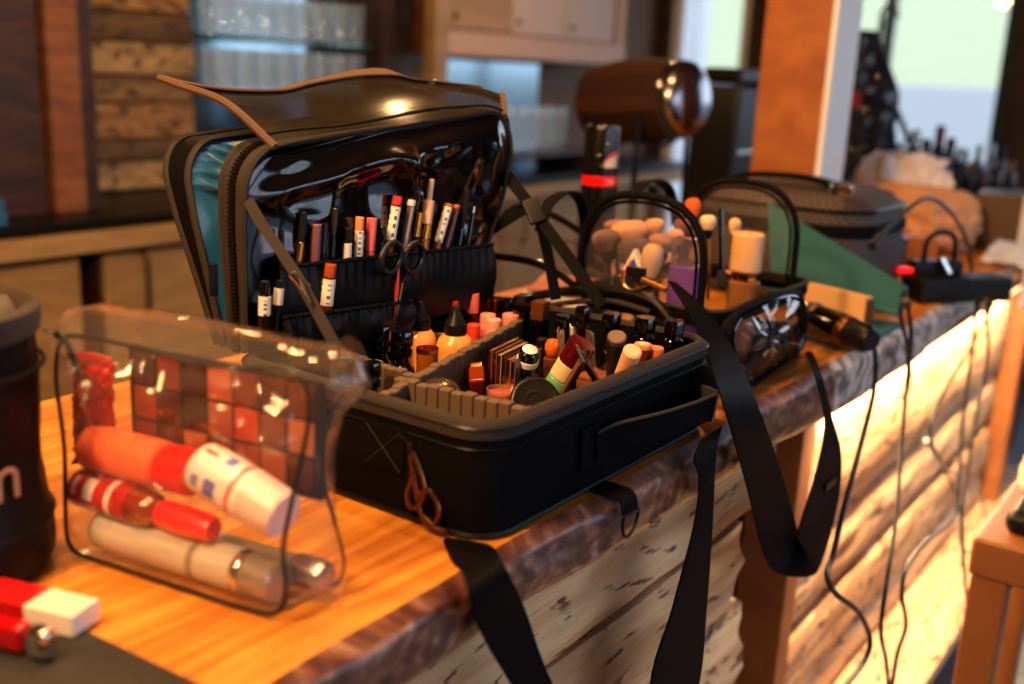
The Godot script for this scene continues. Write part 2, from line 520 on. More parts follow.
	mats.paper = sm(Color(0.80, 0.77, 0.70), 0.7)
	m = sm(Color(1, 0.8, 0.5), 0.5); m.emission_enabled = true; m.emission = Color(1.0, 0.72, 0.40); m.emission_energy_multiplier = 14.0; mats.bulb = m
	m = sm(Color(1, 0.85, 0.6), 0.5); m.emission_enabled = true; m.emission = Color(1.0, 0.80, 0.52); m.emission_energy_multiplier = 8.0; mats.led = m

# ---------------------------------------------------------------- room
func wall_with_holes(called: String, along: Vector3, origin: Vector3, length: float, height: float, thick: Vector3, holes: Array, m: Material) -> void:
	# holes: [from, to, bottom, top] along the wall
	var b := mb()
	var xs := [0.0, length]
	for h in holes: xs.append(h[0]); xs.append(h[1])
	xs.sort()
	for i in xs.size() - 1:
		var x0: float = xs[i]; var x1: float = xs[i + 1]
		if x1 - x0 < 1e-4: continue
		var gaps := []
		for h in holes:
			if h[0] <= x0 + 1e-4 and h[1] >= x1 - 1e-4: gaps.append([h[2], h[3]])
		var y := 0.0
		for g in gaps + [[height, height]]:
			if g[0] > y + 1e-4:
				var c := origin + along * (x0 + x1) / 2 + Vector3(0, (y + g[0]) / 2, 0) + thick / 2
				b.box(c, (along * (x1 - x0)).abs() + Vector3(0, g[0] - y, 0) + thick.abs())
			y = g[1]
	struct(called, b, m)

func window_unit(n: int, along: Vector3, origin: Vector3, h: Array, bars: int, frame_m: Material, label: String) -> void:
	var t := Node3D.new()
	t.name = "window_%d" % n
	add_child(t)
	t.position = origin + along * (h[0] + h[1]) / 2 + Vector3(0, h[2], 0)
	t.set_meta("kind", "structure"); t.set_meta("label", label)
	var w: float = h[1] - h[0]; var ht: float = h[3] - h[2]
	var across := Vector3(along.z, 0, along.x).abs()
	var fr := mb()
	for s in [-1.0, 1.0]:
		fr.rbox(along * s * (w / 2 - 0.035) + Vector3(0, ht / 2, 0), along.abs() * 0.07 + Vector3(0, ht, 0) + across * 0.07, 0.008, 1)
	fr.rbox(Vector3(0, 0.035, 0), along.abs() * (w - 0.14) + Vector3(0, 0.07, 0) + across * 0.07, 0.008, 1)
	fr.rbox(Vector3(0, ht - 0.035, 0), along.abs() * (w - 0.14) + Vector3(0, 0.07, 0) + across * 0.07, 0.008, 1)
	part(t, "frame", fr, frame_m)
	for i in bars:
		part(t, "mullion", mb().rbox(along * (-w / 2 + w * (i + 1) / (bars + 1)) + Vector3(0, ht / 2, 0), along.abs() * 0.055 + Vector3(0, ht - 0.14, 0) + across * 0.06, 0.008, 1), frame_m)
	for i in bars + 1:
		var pw := w / (bars + 1)
		part(t, "pane", mb().box(along * (-w / 2 + pw * (i + 0.5)) + Vector3(0, ht / 2, 0), along.abs() * (pw - 0.06) + Vector3(0, ht - 0.14, 0) + across * 0.006), mats.pane)

func build_room() -> void:
	struct("floor", mb().box(Vector3(1.25, -0.05, -0.05), Vector3(9.5, 0.1, 5.6)), mats.floor)
	struct("ceiling", mb().box(Vector3(1.25, 2.85, -0.05), Vector3(9.5, 0.1, 5.6)), mats.ceiling)
	struct("wall_back", mb().box(Vector3(1.25, 1.4, -2.825), Vector3(9.5, 2.8, 0.15)), mats.plaster)
	struct("wall_near", mb().box(Vector3(-3.475, 1.4, -0.05), Vector3(0.15, 2.8, 5.4)), mats.plaster)
	# far wall: a glazed door beside the back bar, then wide windows
	var fo := Vector3(5.95, 0, -2.75)
	var fh := [[0.10, 0.62, 0.08, 2.3], [0.74, 2.07, 0.75, 2.5], [2.35, 4.4, 0.75, 2.5]]
	wall_with_holes("wall_far", Vector3(0, 0, 1), fo, 5.4, 2.8, Vector3(0.15, 0, 0), fh, mats.dark_wood)
	window_unit(1, Vector3(0, 0, 1), fo + Vector3(0.075, 0, 0), fh[0], 0, mats.white_paint, "glazed door with white frame beyond the back bar")
	window_unit(2, Vector3(0, 0, 1), fo + Vector3(0.075, 0, 0), fh[1], 1, mats.teal_paint, "dark teal framed window looking onto the lawn behind the post")
	window_unit(3, Vector3(0, 0, 1), fo + Vector3(0.075, 0, 0), fh[2], 1, mats.teal_paint, "dark framed window of the far wall on the guests' side")
	# guests' side: a long glazed front
	var go := Vector3(-3.4, 0, 2.65)
	var gh := [[2.6, 5.0, 0.25, 2.65], [5.2, 7.6, 0.25, 2.65]]
	wall_with_holes("wall_front", Vector3(1, 0, 0), go, 9.5, 2.8, Vector3(0, 0, 0.15), gh, mats.plaster)
	window_unit(4, Vector3(1, 0, 0), go + Vector3(0, 0, 0.075), gh[0], 2, mats.teal_paint, "wide window in the guests' side wall")
	window_unit(5, Vector3(1, 0, 0), go + Vector3(0, 0, 0.075), gh[1], 2, mats.teal_paint, "wide window in the guests' side wall toward the far end")
	# outside
	struct("wall_garden", mb().rbox(Vector3(22.0, 0.70, -16.0), Vector3(0.4, 1.7, 30.0), 0.05, 1), sm(Color(0.74, 0.73, 0.70), 0.9), "low grey garden wall below the lawn")
	struct("trim_3", mb().rbox(Vector3(6.9, 1.35, -2.96), Vector3(0.16, 2.8, 0.16), 0.01, 1), mats.white_paint, "added white post for the bright strip beyond the glazed door")  # post added outside to give a bright white strip beside the door
	struct("ground_paving", mb().box(Vector3(3, -0.25, 2), Vector3(60, 0.2, 60)), mats.paving)
	var bank := mb()
	bank.sheet(func(u, v): return Vector3(22.0 + 26.0 * v, 1.55 + 4.2 * v + 0.2 * sin(u * 9.0 + v * 4.0) * v, -1.0 - 30.0 * u), 24, 12)
	struct("ground_lawn", bank, mats.grass, "green lawn rising outside the far windows")

# ---------------------------------------------------------------- the bar
func edge_z(x: float) -> float:
	return 0.004 * sin(x * 7.3) + 0.006 * sin(x * 2.9 + 1.0) + 0.002 * sin(x * 23.0)

func edge_drop(x: float) -> float:
	var ks := [[-0.8, 0.07], [0.6, 0.068], [1.24, 0.077], [1.6, 0.096], [2.0, 0.082], [2.35, 0.062], [3.4, 0.06]]
	for i in ks.size() - 1:
		if x <= ks[i + 1][0]:
			return lerpf(ks[i][1], ks[i + 1][1], smoothstep(0.0, 1.0, (x - ks[i][0]) / (ks[i + 1][0] - ks[i][0])))
	return 0.06

func build_bar() -> void:
	var x0 := -0.7; var x1 := 3.38
	var t := thing("bar_counter", "long timber bar with live edge slab top and stacked plank front", "bar counter", Vector3(1.3, 0, -0.3))
	# top: glued boards, the front one with the natural edge
	var cuts := [-0.10, -0.215, -0.335, -0.45, -0.56, -0.68]
	var nz := noise(1.0, 3, 5)
	var fb := mb()
	fb.sheet(func(u, v):
		var x := lerpf(x0, x1, u)
		return Vector3(x, T, lerpf(edge_z(x) - 0.006, cuts[0] + 0.0004, v)), 80, 1)
	fb.sheet(func(u, v):
		var x := lerpf(x0, x1, u)
		return Vector3(x, T - edge_drop(x), lerpf(cuts[0] + 0.0004, edge_z(x) - 0.012, v)), 80, 1)
	fb.sheet(func(u, v):
		var x := lerpf(x0, x1, u)
		return Vector3(x, lerpf(T, T - edge_drop(x), v), cuts[0] + 0.0004), 80, 1)
	wpart(t, "board", fb, mats.bar_wood)
	for seg in [[x0, 1.58], [1.58, x1]]:
		var le := mb()
		le.sheet(func(u, v):
			var x := lerpf(seg[0], seg[1], u)
			var d := edge_drop(x)
			var out := sin(PI * v) * 0.006 + 0.006 * smoothstep(0.0, 0.14, v) * (1.0 - smoothstep(0.86, 1.0, v))
			out += nz.get_noise_2d(x * 9.0, v * 2.2) * 0.007 * sin(PI * clampf(v * 1.05, 0, 1)) - 0.006 * (1.0 - smoothstep(0.0, 0.1, v)) - 0.010 * smoothstep(0.9, 1.0, v)
			return Vector3(x, T - d * v, edge_z(x) + out), 180, 9)
		wpart(t, "live_edge", le, mats.live_edge if seg[0] < 1.0 else mats.pale_edge, "dark rough bark edge of the slab" if seg[0] < 1.0 else "mottled pale grey edge of the slab", 60.0)
	for i in cuts.size() - 1:
		var za: float = cuts[i]; var zb: float = cuts[i + 1]
		var b := mb().rbox(Vector3((x0 + x1) / 2, T - 0.03, (za + zb) / 2), Vector3(x1 - x0, 0.06, za - zb - 0.0006), 0.0012, 1)
		var m: StandardMaterial3D = mats.bar_wood
		if not mats.has("bar_wood_%d" % i):
			m = m.duplicate(); m.uv1_offset = Vector3(0.31 * i, 0.17 * i, 0.43 * i); mats["bar_wood_%d" % i] = m
		wpart(t, "board", b, mats["bar_wood_%d" % i])
	# front: stacked slabs in two fields with a post between
	wpart(t, "backing_board", mb().box(Vector3((x0 + x1) / 2, 0.5, -0.17), Vector3(x1 - x0, 0.98, 0.03)), mats.dark_wood)
	wpart(t, "back_panel", mb().box(Vector3((x0 + x1) / 2, 0.5, -0.60), Vector3(x1 - x0, 0.98, 0.03)), mats.dark_wood)
	var rows := [[0.985, 0.815], [0.808, 0.655], [0.648, 0.49], [0.483, 0.335], [0.328, 0.235]]
	for fieldi in 2:
		for r in rows.size():
			var top: float = rows[r][0]; var bot: float = rows[r][1]
			if r == 0: top = 0.9795
			if fieldi == 1 and r == 1: continue
			if fieldi == 1 and r == 0: bot = rows[1][1]
			var xa: float = x0 + 0.02 if fieldi == 0 else 1.705
			var xb: float = [1.50, 1.44, 1.50, 1.46, 1.5][r] if fieldi == 0 else 3.33
			var sd := r * 13 + fieldi * 7
			var zf := -0.06 - 0.008 * ((r * 7 + fieldi * 3) % 3) / 2.0
			var pk := mb()
			var prof := func(u: float, v: float) -> Vector3:
				# v runs round the front from lower back edge to upper back edge
				var x := lerpf(xa, xb, u)
				var rag := 0.0
				if fieldi == 0 and u > 0.9: rag = (nz.get_noise_2d(v * 3.0 + sd, 4.0) * 0.06) * (u - 0.9) * 10.0
				var wob := nz.get_noise_2d(x * 2.4, sd * 3.1) * 0.006
				var y := lerpf(bot, top, clampf((v - 0.12) / 0.76, 0.0, 1.0))
				var z := zf
				if v < 0.12: z = lerpf(-0.15, zf - 0.014, v / 0.12)
				elif v > 0.88: z = lerpf(zf - 0.014, -0.15, (v - 0.88) / 0.12)
				else:
					var k := (v - 0.12) / 0.76
					z = zf - 0.014 * pow(absf(2.0 * k - 1.0), 4.0) + nz.get_noise_3d(x * 4.0, k * 3.0, sd) * 0.006
				return Vector3(x + rag, y + wob * (1.0 if v < 0.5 else 0.4), z)
			pk.sheet(prof, 60, 14)
			# close the two ends
			for e in [0.0, 1.0]:
				for j in 14:
					var a: Vector3 = prof.call(e, j / 14.0); var b2: Vector3 = prof.call(e, (j + 1) / 14.0)
					var c := Vector3(a.x, (top + bot) / 2, -0.15)
					if e == 0.0: pk.tri(a, b2, c)
					else: pk.tri(b2, a, c)
			wpart(t, "plank", pk, mats.planks[(r + fieldi) % 3], "", 55.0)
	wpart(t, "post", mb().rbox(Vector3(1.665, 0.605, -0.10), Vector3(0.06, 0.75, 0.09), 0.004, 1), mats.post_wood)
	wpart(t, "post", mb().rbox(Vector3(3.42, 0.49, -0.08), Vector3(0.07, 0.98, 0.12), 0.004, 1), mats.post_wood)
	# plinth and foot ledge
	wpart(t, "plinth", mb().rbox(Vector3((x0 + x1) / 2, 0.115, -0.105), Vector3(x1 - x0, 0.23, 0.05), 0.003, 1), mats.mid_wood)
	wpart(t, "foot_ledge", mb().rbox(Vector3((x0 + x1) / 2 + 0.2, 0.215, 0.005), Vector3(x1 - x0 + 0.4, 0.035, 0.168), 0.006, 1), mats.planks[0])
	for xx in [-0.2, 0.6, 1.5, 2.3, 3.1]:
		wpart(t, "ledge_bracket", mb().box(Vector3(xx, 0.0985, 0.0), Vector3(0.05, 0.197, 0.13)), mats.mid_wood)
	# light strip under the far half of the slab
	var ls := thing("led_strip", "warm light strip under the bar slab beside the hanging cables", "light", Vector3(2.48, T - 0.098, -0.034))
	part(ls, "diffuser", mb().rbox(Vector3(0, -0.014, 0), Vector3(1.5, 0.006, 0.010), 0.002, 1), mats.led)
	part(ls, "profile", mb().box(Vector3(0, -0.005, 0), Vector3(1.5, 0.010, 0.012)), mats.black_metal)
	var l := AreaLight3D.new()
	l.name = "strip_light"
	l.area_size = Vector2(1.5, 0.012)
	l.light_color = Color(1.0, 0.86, 0.67)
	l.light_energy = 4.6
	l.area_range = 8.0
	l.shadow_enabled = true
	ls.add_child(l)
	l.position = Vector3(0, -0.0185, 0)
	l.rotation = Vector3(deg_to_rad(-75.0), 0, 0)
	# timber post standing on the bar
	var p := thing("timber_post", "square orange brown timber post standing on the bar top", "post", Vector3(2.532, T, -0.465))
	part(p, "shaft", mb().rbox(Vector3(0, 0.875, 0), Vector3(0.163, 1.748, 0.163), 0.006, 1), mats.post_wood)
	part(p, "glare_board", mb().rbox(Vector3(0, 0.875, 0.0885), Vector3(0.163, 1.748, 0.014), 0.003, 1), mats.white_paint, "added white board painting daylight glare on the post's window side")  # white colour stands in for daylight on this face of the timber

# ---------------------------------------------------------------- back bar
const ORD := ["first", "second", "third", "fourth", "fifth", "sixth", "seventh", "eighth"]
func build_back_bar() -> void:
	var zf := -2.2
	var t := thing("back_counter", "black back bar worktop with pale wooden front edge", "worktop", Vector3(2.8, 0.93, -2.47))
	wpart(t, "worktop", mb().rbox(Vector3(2.85, 0.99, -2.47), Vector3(5.5, 0.03, 0.54), 0.004, 1), mats.satin_black)
	wpart(t, "fascia", mb().rbox(Vector3(2.85, 0.945, zf + 0.012), Vector3(5.5, 0.058, 0.022), 0.003, 1), mats.cabinet_wood)
	var labels := ["behind the black bucket", "with long bar handle beside the standing lid", "hidden behind the standing lid", "behind the standing lid's straps", "below the row of drinking glasses", "left of the glazed door"]
	var xs := [0.55, 1.13, 1.76, 2.42, 3.08, 3.74, 4.40, 5.06]
	var names := ["at the near end of the back bar", "behind the clear toiletry bag's left corner", "with a long bar handle beside the case lid", "behind the open case lid", "behind the case's right stay strap", "below the row of drinking glasses", "under the wooden keg"]
	for i in 7:
		var a: float = xs[i]; var b: float = xs[i + 1] - (0.06 if i == 1 else 0.006)
		var c := thing("base_cabinet", "pale wooden base cabinet " + names[i], "cabinet", Vector3((a + b) / 2, 0, -2.45), Basis.IDENTITY, "back bar cabinets")
		var w := b - a
		part(c, "body", mb().box(Vector3(0, 0.46, -0.02), Vector3(w, 0.90, 0.44)), mats.dark_wood)
		var d := part(c, "door", mb().rbox(Vector3(0, 0.49, 0.212), Vector3(w - 0.02, 0.80, 0.02), 0.003, 1), mats.cabinet_wood)
		part(d, "handle", mb().tube(smooth_path([Vector3(-w / 2 + 0.135, 0.715, 0.222), Vector3(-w / 2 + 0.135, 0.72, 0.25), Vector3(-w / 2 + 0.135, 0.88, 0.25), Vector3(-w / 2 + 0.135, 0.885, 0.222)], 5), 0.007, 8), mats.old_brass)
	# tall dark cupboard on the worktop with a lighter front post
	var tc := thing("tall_cupboard", "dark brown tall cupboard standing on the back worktop", "cupboard", Vector3(1.1, 1.005, -2.5))
	wpart(tc, "body", mb().rbox(Vector3(1.12, 1.87, -2.55), Vector3(1.14, 1.73, 0.36), 0.004, 1), mats.dark_wood)
	wpart(tc, "front_post", mb().rbox(Vector3(1.765, 1.87, -2.40), Vector3(0.10, 1.73, 0.07), 0.004, 1), mats.mid_wood)
	wpart(tc, "side_panel", mb().rbox(Vector3(1.85, 1.87, -2.56), Vector3(0.05, 1.73, 0.34), 0.004, 1), mats.dark_wood)
	# plank cladding in two fields on the back wall, each plank a piece of the wall's trim
	var k := 0
	for fld in [[1.88, 2.46, "trim_1"], [3.44, 3.80, "trim_2"]]:
		var n := Node3D.new()
		n.name = fld[2]
		add_child(n)
		n.set_meta("kind", "structure")
		n.set_meta("label", "rough plank cladding beside the glass shelves" if k == 0 else "rough plank cladding beside the upper cabinet")
		var y := 1.01
		var i := 0
		while y < 2.7:
			var h: float = [0.10, 0.075, 0.12, 0.09, 0.11][(i + k) % 5]
			var pk := mb().rbox(Vector3((fld[0] + fld[1]) / 2, y + h / 2, -2.72 + 0.012 * ((i * 5 + k) % 3)), Vector3(fld[1] - fld[0], h - 0.006, 0.05), 0.008, 1)
			part(n, "plank", pk, mats.wall_planks[(i * 3 + k) % 4])
			y += h; i += 1
		k += 1
	# shelf niche: mirror, glass shelves, side boards
	var mr := thing("back_mirror", "mirror panel behind the glass shelves of tumblers", "mirror", Vector3(2.85, 1.0, -2.73))
	part(mr, "panel", mb().box(Vector3(0, 0.85, -0.005), Vector3(0.76, 1.68, 0.01)), sm(Color(0.55, 0.66, 0.72), 0.10, 1.0))
	var mr2 := thing("added_reflector", "added mirror panel brightening the drinking glasses", "mirror", Vector3(4.1, 1.01, -2.74))  # reflector added so the glasses pick up bright window streaks
	part(mr2, "panel", mb().box(Vector3(0, 0.25, 0), Vector3(1.2, 0.49, 0.01)), sm(Color(0.50, 0.60, 0.66), 0.12, 1.0))
	var sb := thing("niche_board", "dark vertical board right of the glass shelves", "board", Vector3(3.34, 1.005, -2.62))
	part(sb, "panel", mb().rbox(Vector3(0, 0.87, 0), Vector3(0.18, 1.74, 0.22), 0.004, 1), mats.dark_wood)
	var tumbler := mb().lathe([Vector2(0.0, 0.004), Vector2(0.026, 0.004), Vector2(0.028, 0.0), Vector2(0.030, 0.006), Vector2(0.038, 0.145), Vector2(0.0365, 0.145), Vector2(0.0285, 0.012), Vector2(0.0, 0.010)], 16).commit()
	var shelf_names := ["lowest", "middle", "upper", "top"]
	var ys := [1.355, 1.545, 1.79]
	for s in 3:
		var sh := thing("glass_shelf", "%s thick greenish glass shelf carrying tumblers" % shelf_names[s], "shelf", Vector3(2.855, ys[s], -2.64))
		part(sh, "pane", mb().box(Vector3(0, -0.008, 0), Vector3(0.775, 0.016, 0.17)), clear(Color(0.10, 0.36, 0.38), 0.75, 0.05))
		for row in 2:
			for j in 8:
				var g := thing("tumbler", "clear tumbler on the %s glass shelf, %s row, %s from the plank cladding" % [shelf_names[s], ["front", "rear"][row], ORD[j]], "glass", Vector3(2.525 + 0.095 * j, ys[s], -2.60 - 0.078 * row), Basis.IDENTITY, "tumblers on the %s glass shelf" % shelf_names[s])
				part(g, "glass_body", tumbler, mats.glass)
	# upper cabinet with pale panelled doors, right of a light post
	var lp := thing("light_post", "pale vertical wooden post at the upper cabinet's edge", "post", Vector3(3.435, 1.005, -2.38))
	part(lp, "shaft", mb().rbox(Vector3(0, 0.87, 0), Vector3(0.085, 1.74, 0.06), 0.004, 1), mats.cabinet_wood)
	var uc := thing("upper_cabinet", "wide pale wooden wall cabinet above the drinking glasses", "cabinet", Vector3(4.22, 1.52, -2.5))
	part(uc, "body", mb().box(Vector3(0, 0.5, -0.06), Vector3(1.44, 1.0, 0.30)), mats.mid_wood)
	part(uc, "bottom_rail", mb().rbox(Vector3(0, 0.05, 0.11), Vector3(1.46, 0.10, 0.05), 0.004, 1), sm(Color(0.74, 0.62, 0.54), 0.6))
	for d in 3:
		var dr := part(uc, "door", mb().rbox(Vector3(-0.48 + 0.45 * d, 0.55, 0.10), Vector3(0.44, 0.88, 0.02), 0.003, 1), mats.cabinet_wood if d < 1 else sm(Color(0.72, 0.65, 0.60), 0.6))
		part(dr, "knob", mb().ball(Vector3(-0.66 + 0.45 * d, 0.16, 0.12), Vector3(0.012, 0.012, 0.012), 8, 6), mats.old_brass)
	part(uc, "end_stile", mb().rbox(Vector3(0.70, 0.55, 0.112), Vector3(0.05, 0.90, 0.03), 0.003, 1), sm(Color(0.74, 0.62, 0.54), 0.6))
	# drinking glasses standing below it on a riser
	var ri := thing("riser_shelf", "dark riser shelf under the row of drinking glasses", "shelf", Vector3(4.1, 1.005, -2.5))
	part(ri, "deck", mb().rbox(Vector3(0, 0.085, 0), Vector3(1.1, 0.025, 0.34), 0.003, 1), mats.dark_wood)
	for s in [-1.0, 1.0]: part(ri, "support", mb().box(Vector3(s * 0.52, 0.036, 0), Vector3(0.03, 0.072, 0.32)), mats.dark_wood)
	var beer := mb().lathe([Vector2(0.0, 0.006), Vector2(0.030, 0.006), Vector2(0.032, 0.0), Vector2(0.036, 0.01), Vector2(0.042, 0.14), Vector2(0.038, 0.20), Vector2(0.0365, 0.20), Vector2(0.040, 0.14), Vector2(0.034, 0.02), Vector2(0.0, 0.018)], 16).commit()
	for row in 2:
		for j in 8:
			var g := thing("drinking_glass", "tall clear drinking glass on the riser, %s row, %s from the pale post" % [["front", "rear"][row], ORD[j]], "glass", Vector3(3.66 + 0.11 * j, 1.103, -2.42 - 0.10 * row), Basis.IDENTITY, "glasses on the riser")
			part(g, "glass_body", beer, mats.glass)
	# blue folded cloth at the left end
	var bc := thing("blue_cloth", "folded bright blue cloth on the black back worktop", "cloth", Vector3(1.40, 1.006, -2.285))
	for i in 4:
		part(bc, "fold", mb().rbox(Vector3(0.004 * (i % 2), 0.009 + 0.0178 * i, 0), Vector3(0.17 - 0.006 * i, 0.018, 0.14), 0.007, 2), sm(Color(0.10, 0.36, 0.58), 0.8))
	# wooden keg on an iron stand behind the bar
	var kc := at_depth(640, 101, 2.75)
	var ax := (at_depth(712, 97, 2.62) - at_depth(600, 101, 2.86)).normalized()
	var ks := thing("wooden_keg", "dark brown wooden keg lying on its side with a bright metal end cap", "keg", kc, basis_y(ax))
	var staves := mb()
	for i in 14:
		var a := TAU * i / 14.0
		var pf := [[-0.145, 0.094], [-0.07, 0.106], [0.0, 0.110], [0.07, 0.106], [0.125, 0.096]]
		var sv := mb()
		for s in pf.size() - 1:
			var q := []
			for e in [pf[s], pf[s + 1]]:
				for aa in [a - PI / 14.0 + 0.01, a + PI / 14.0 - 0.01]:
					q.append(Vector3(cos(aa) * e[1], e[0], -sin(aa) * e[1]))
			sv.quad(q[0], q[1], q[3], q[2])
			var inner := []
			for p in q: inner.append(Vector3(p.x * 0.86, p.y, p.z * 0.86))
			sv.quad(inner[1], inner[0], inner[2], inner[3])
			sv.quad(q[0], q[2], inner[2], inner[0]); sv.quad(q[3], q[1], inner[1], inner[3])
			if s == 0: sv.quad(q[1], q[0], inner[0], inner[1])
			if s == pf.size() - 2: sv.quad(q[2], q[3], inner[3], inner[2])
		part(ks, "stave", sv, mats.keg_dark if i % 2 else mats.keg_brown)
	part(ks, "head", mb().lathe([Vector2(0, -0.128), Vector2(0.084, -0.128), Vector2(0.084, -0.138), Vector2(0, -0.138)], 20), mats.dark_wood)
	part(ks, "end_cap", mb().lathe([Vector2(0.098, 0.118), Vector2(0.099, 0.135), Vector2(0.092, 0.158), Vector2(0.07, 0.175), Vector2(0.0, 0.182), Vector2(0.0, 0.12), Vector2(0.09, 0.118)], 24), sm(Color(0.55, 0.55, 0.58), 0.18, 1.0))
	var st := thing("keg_stand", "black iron stand with four legs carrying the wooden keg", "stand", Vector3(kc.x, T, kc.z))
	for e in [-0.08, 0.08]:
		var q: Vector3 = kc + ax * float(e)
		var side := Vector3(-ax.z, 0, ax.x).normalized()
		var arc := []
		for i in 9:
			var a := PI + PI * (0.12 + 0.76 * i / 8.0)
			arc.append(q + side * cos(a) * 0.116 + Vector3(0, sin(a) * 0.116, 0))
		wpart(st, "cradle", mb().tube(arc, 0.006, 6), mats.black_metal)
		for s in [0, 8]:
			var foot: Vector3 = arc[s] + side * (0.05 if s == 8 else -0.05)
			wpart(st, "leg", mb().tube([arc[s], Vector3(foot.x, 0.0, foot.z)], 0.006, 6), mats.black_metal)
	# black drinks machine beside it
	var dm := thing("coffee_machine", "black box shaped coffee machine beside the wooden keg", "machine", Vector3(3.18, 0.0, -0.93))
	part(dm, "cabinet", mb().rbox(Vector3(0, 0.45, 0), Vector3(0.30, 0.9, 0.17), 0.01, 1), mats.dark_wood)
	part(dm, "housing", mb().rbox(Vector3(0, 1.18, 0), Vector3(0.30, 0.55, 0.165), 0.02, 2), mats.rubber)
	part(dm, "hopper_lid", mb().rbox(Vector3(0.0, 1.482, 0), Vector3(0.24, 0.05, 0.13), 0.015, 2), mats.satin_black)
	part(dm, "trim_band", mb().rbox(Vector3(0, 1.25, 0.086), Vector3(0.28, 0.02, 0.010), 0.003, 1), mats.chrome)

# ---------------------------------------------------------------- the open make-up case
const CX0 := 0.704
const CX1 := 1.164
const CZ0 := -0.018     # guests' side
const CZ1 := -0.365     # hinge side

# closed rounded rectangle in plan, inset by d, at height y over the bar top
func plan_loop(x0: float, x1: float, z0: float, z1: float, r: float, d: float, y: float, n := 7) -> Array:
	var out := []
	x0 += d; x1 -= d; z0 -= d; z1 += d
	r = maxf(r - d, 0.004)
	for c in [[x1 - r, z0 - r, 0.0], [x1 - r, z1 + r, PI / 2], [x0 + r, z1 + r, PI], [x0 + r, z0 - r, PI * 1.5]]:
		for i in n + 1:
			var a: float = c[2] + PI / 2 * i / n
			out.append(Vector3(c[0] + r * cos(a - PI / 2), T + y, c[1] - r * sin(a - PI / 2)))
	return out

func loop_rows(b: MB, rows: Array) -> MB:
	for k in rows.size() - 1:
		var A: Array = rows[k]; var B: Array = rows[k + 1]
		var n := A.size()
		for i in n:
			var j := (i + 1) % n
			b.quad(A[i], A[j], B[j], B[i])
	return b

func ribs(t: Node3D, called: String, a: Vector3, b: Vector3, top: float, h: float, n: int) -> void:
	var d := b - a; d.y = 0
	var turn := Basis(d.normalized(), Vector3.UP, d.normalized().cross(Vector3.UP))
	var core := wpart(t, called, mb(Transform3D(turn, Vector3((a.x + b.x) / 2, T + top - h / 2, (a.z + b.z) / 2))).box(Vector3.ZERO, Vector3(d.length(), h - 0.004, 0.005)), mats.rubber)
	var w := d.length() / n
	var m := mb().rbox(Vector3.ZERO, Vector3(w * 0.965, h, 0.0115), 0.0024, 2).commit(50.0)
	for i in n:
		var r := MeshInstance3D.new()
		r.name = "rib"
		r.mesh = m
		if m.surface_get_material(0) == null: m.surface_set_material(0, mats.divider)
		core.add_child(r, true)
		var p := a + d * ((i + 0.5) / n)
		var wobble := 0.0012 * sin(i * 2.3)
		r.transform = Transform3D(turn, Vector3(p.x, T + top - h / 2 + wobble, p.z))

# outline of the lid seen from the front: from lower left, over the top, to lower right
func lid_outline(inset := 0.0, n := 9, lean := 0.0) -> Array:
	var pts := [Vector2(0.712, 0.118), Vector2(0.712, 0.19), Vector2(0.711, 0.25)]
	var tl := Vector2(0.765, 0.283); var r := 0.052
	for i in n + 1:
		var a := PI - PI / 2 * i / n
		pts.append(tl + Vector2(cos(a) * r, sin(a) * r))
	pts.append(Vector2(0.95, 0.351))
	var tr := Vector2(1.118, 0.312)
	for i in n + 1:
		var a := PI / 2 - PI / 2 * i / n
		pts.append(tr + Vector2(cos(a) * r * 1.05, sin(a) * r * 1.05))
	pts.append(Vector2(1.160, 0.255)); pts.append(Vector2(1.130, 0.19)); pts.append(Vector2(1.108, 0.118))
	var c := Vector2(0.94, 0.18)
	var out := []
	for p in pts: out.append(p + (c - p).normalized() * inset)
	return out

func outline3(o: Array, zt: float, zb: float, x_shift := 0.0, y_scale := 1.0) -> Array:
	var out := []
	for p in o:
		var k: float = clampf((p.y - 0.118) / 0.24, 0.0, 1.0)
		out.append(Vector3(p.x + x_shift * k, T + 0.118 + (p.y - 0.118) * y_scale, lerpf(zb, zt, k)))
	return out

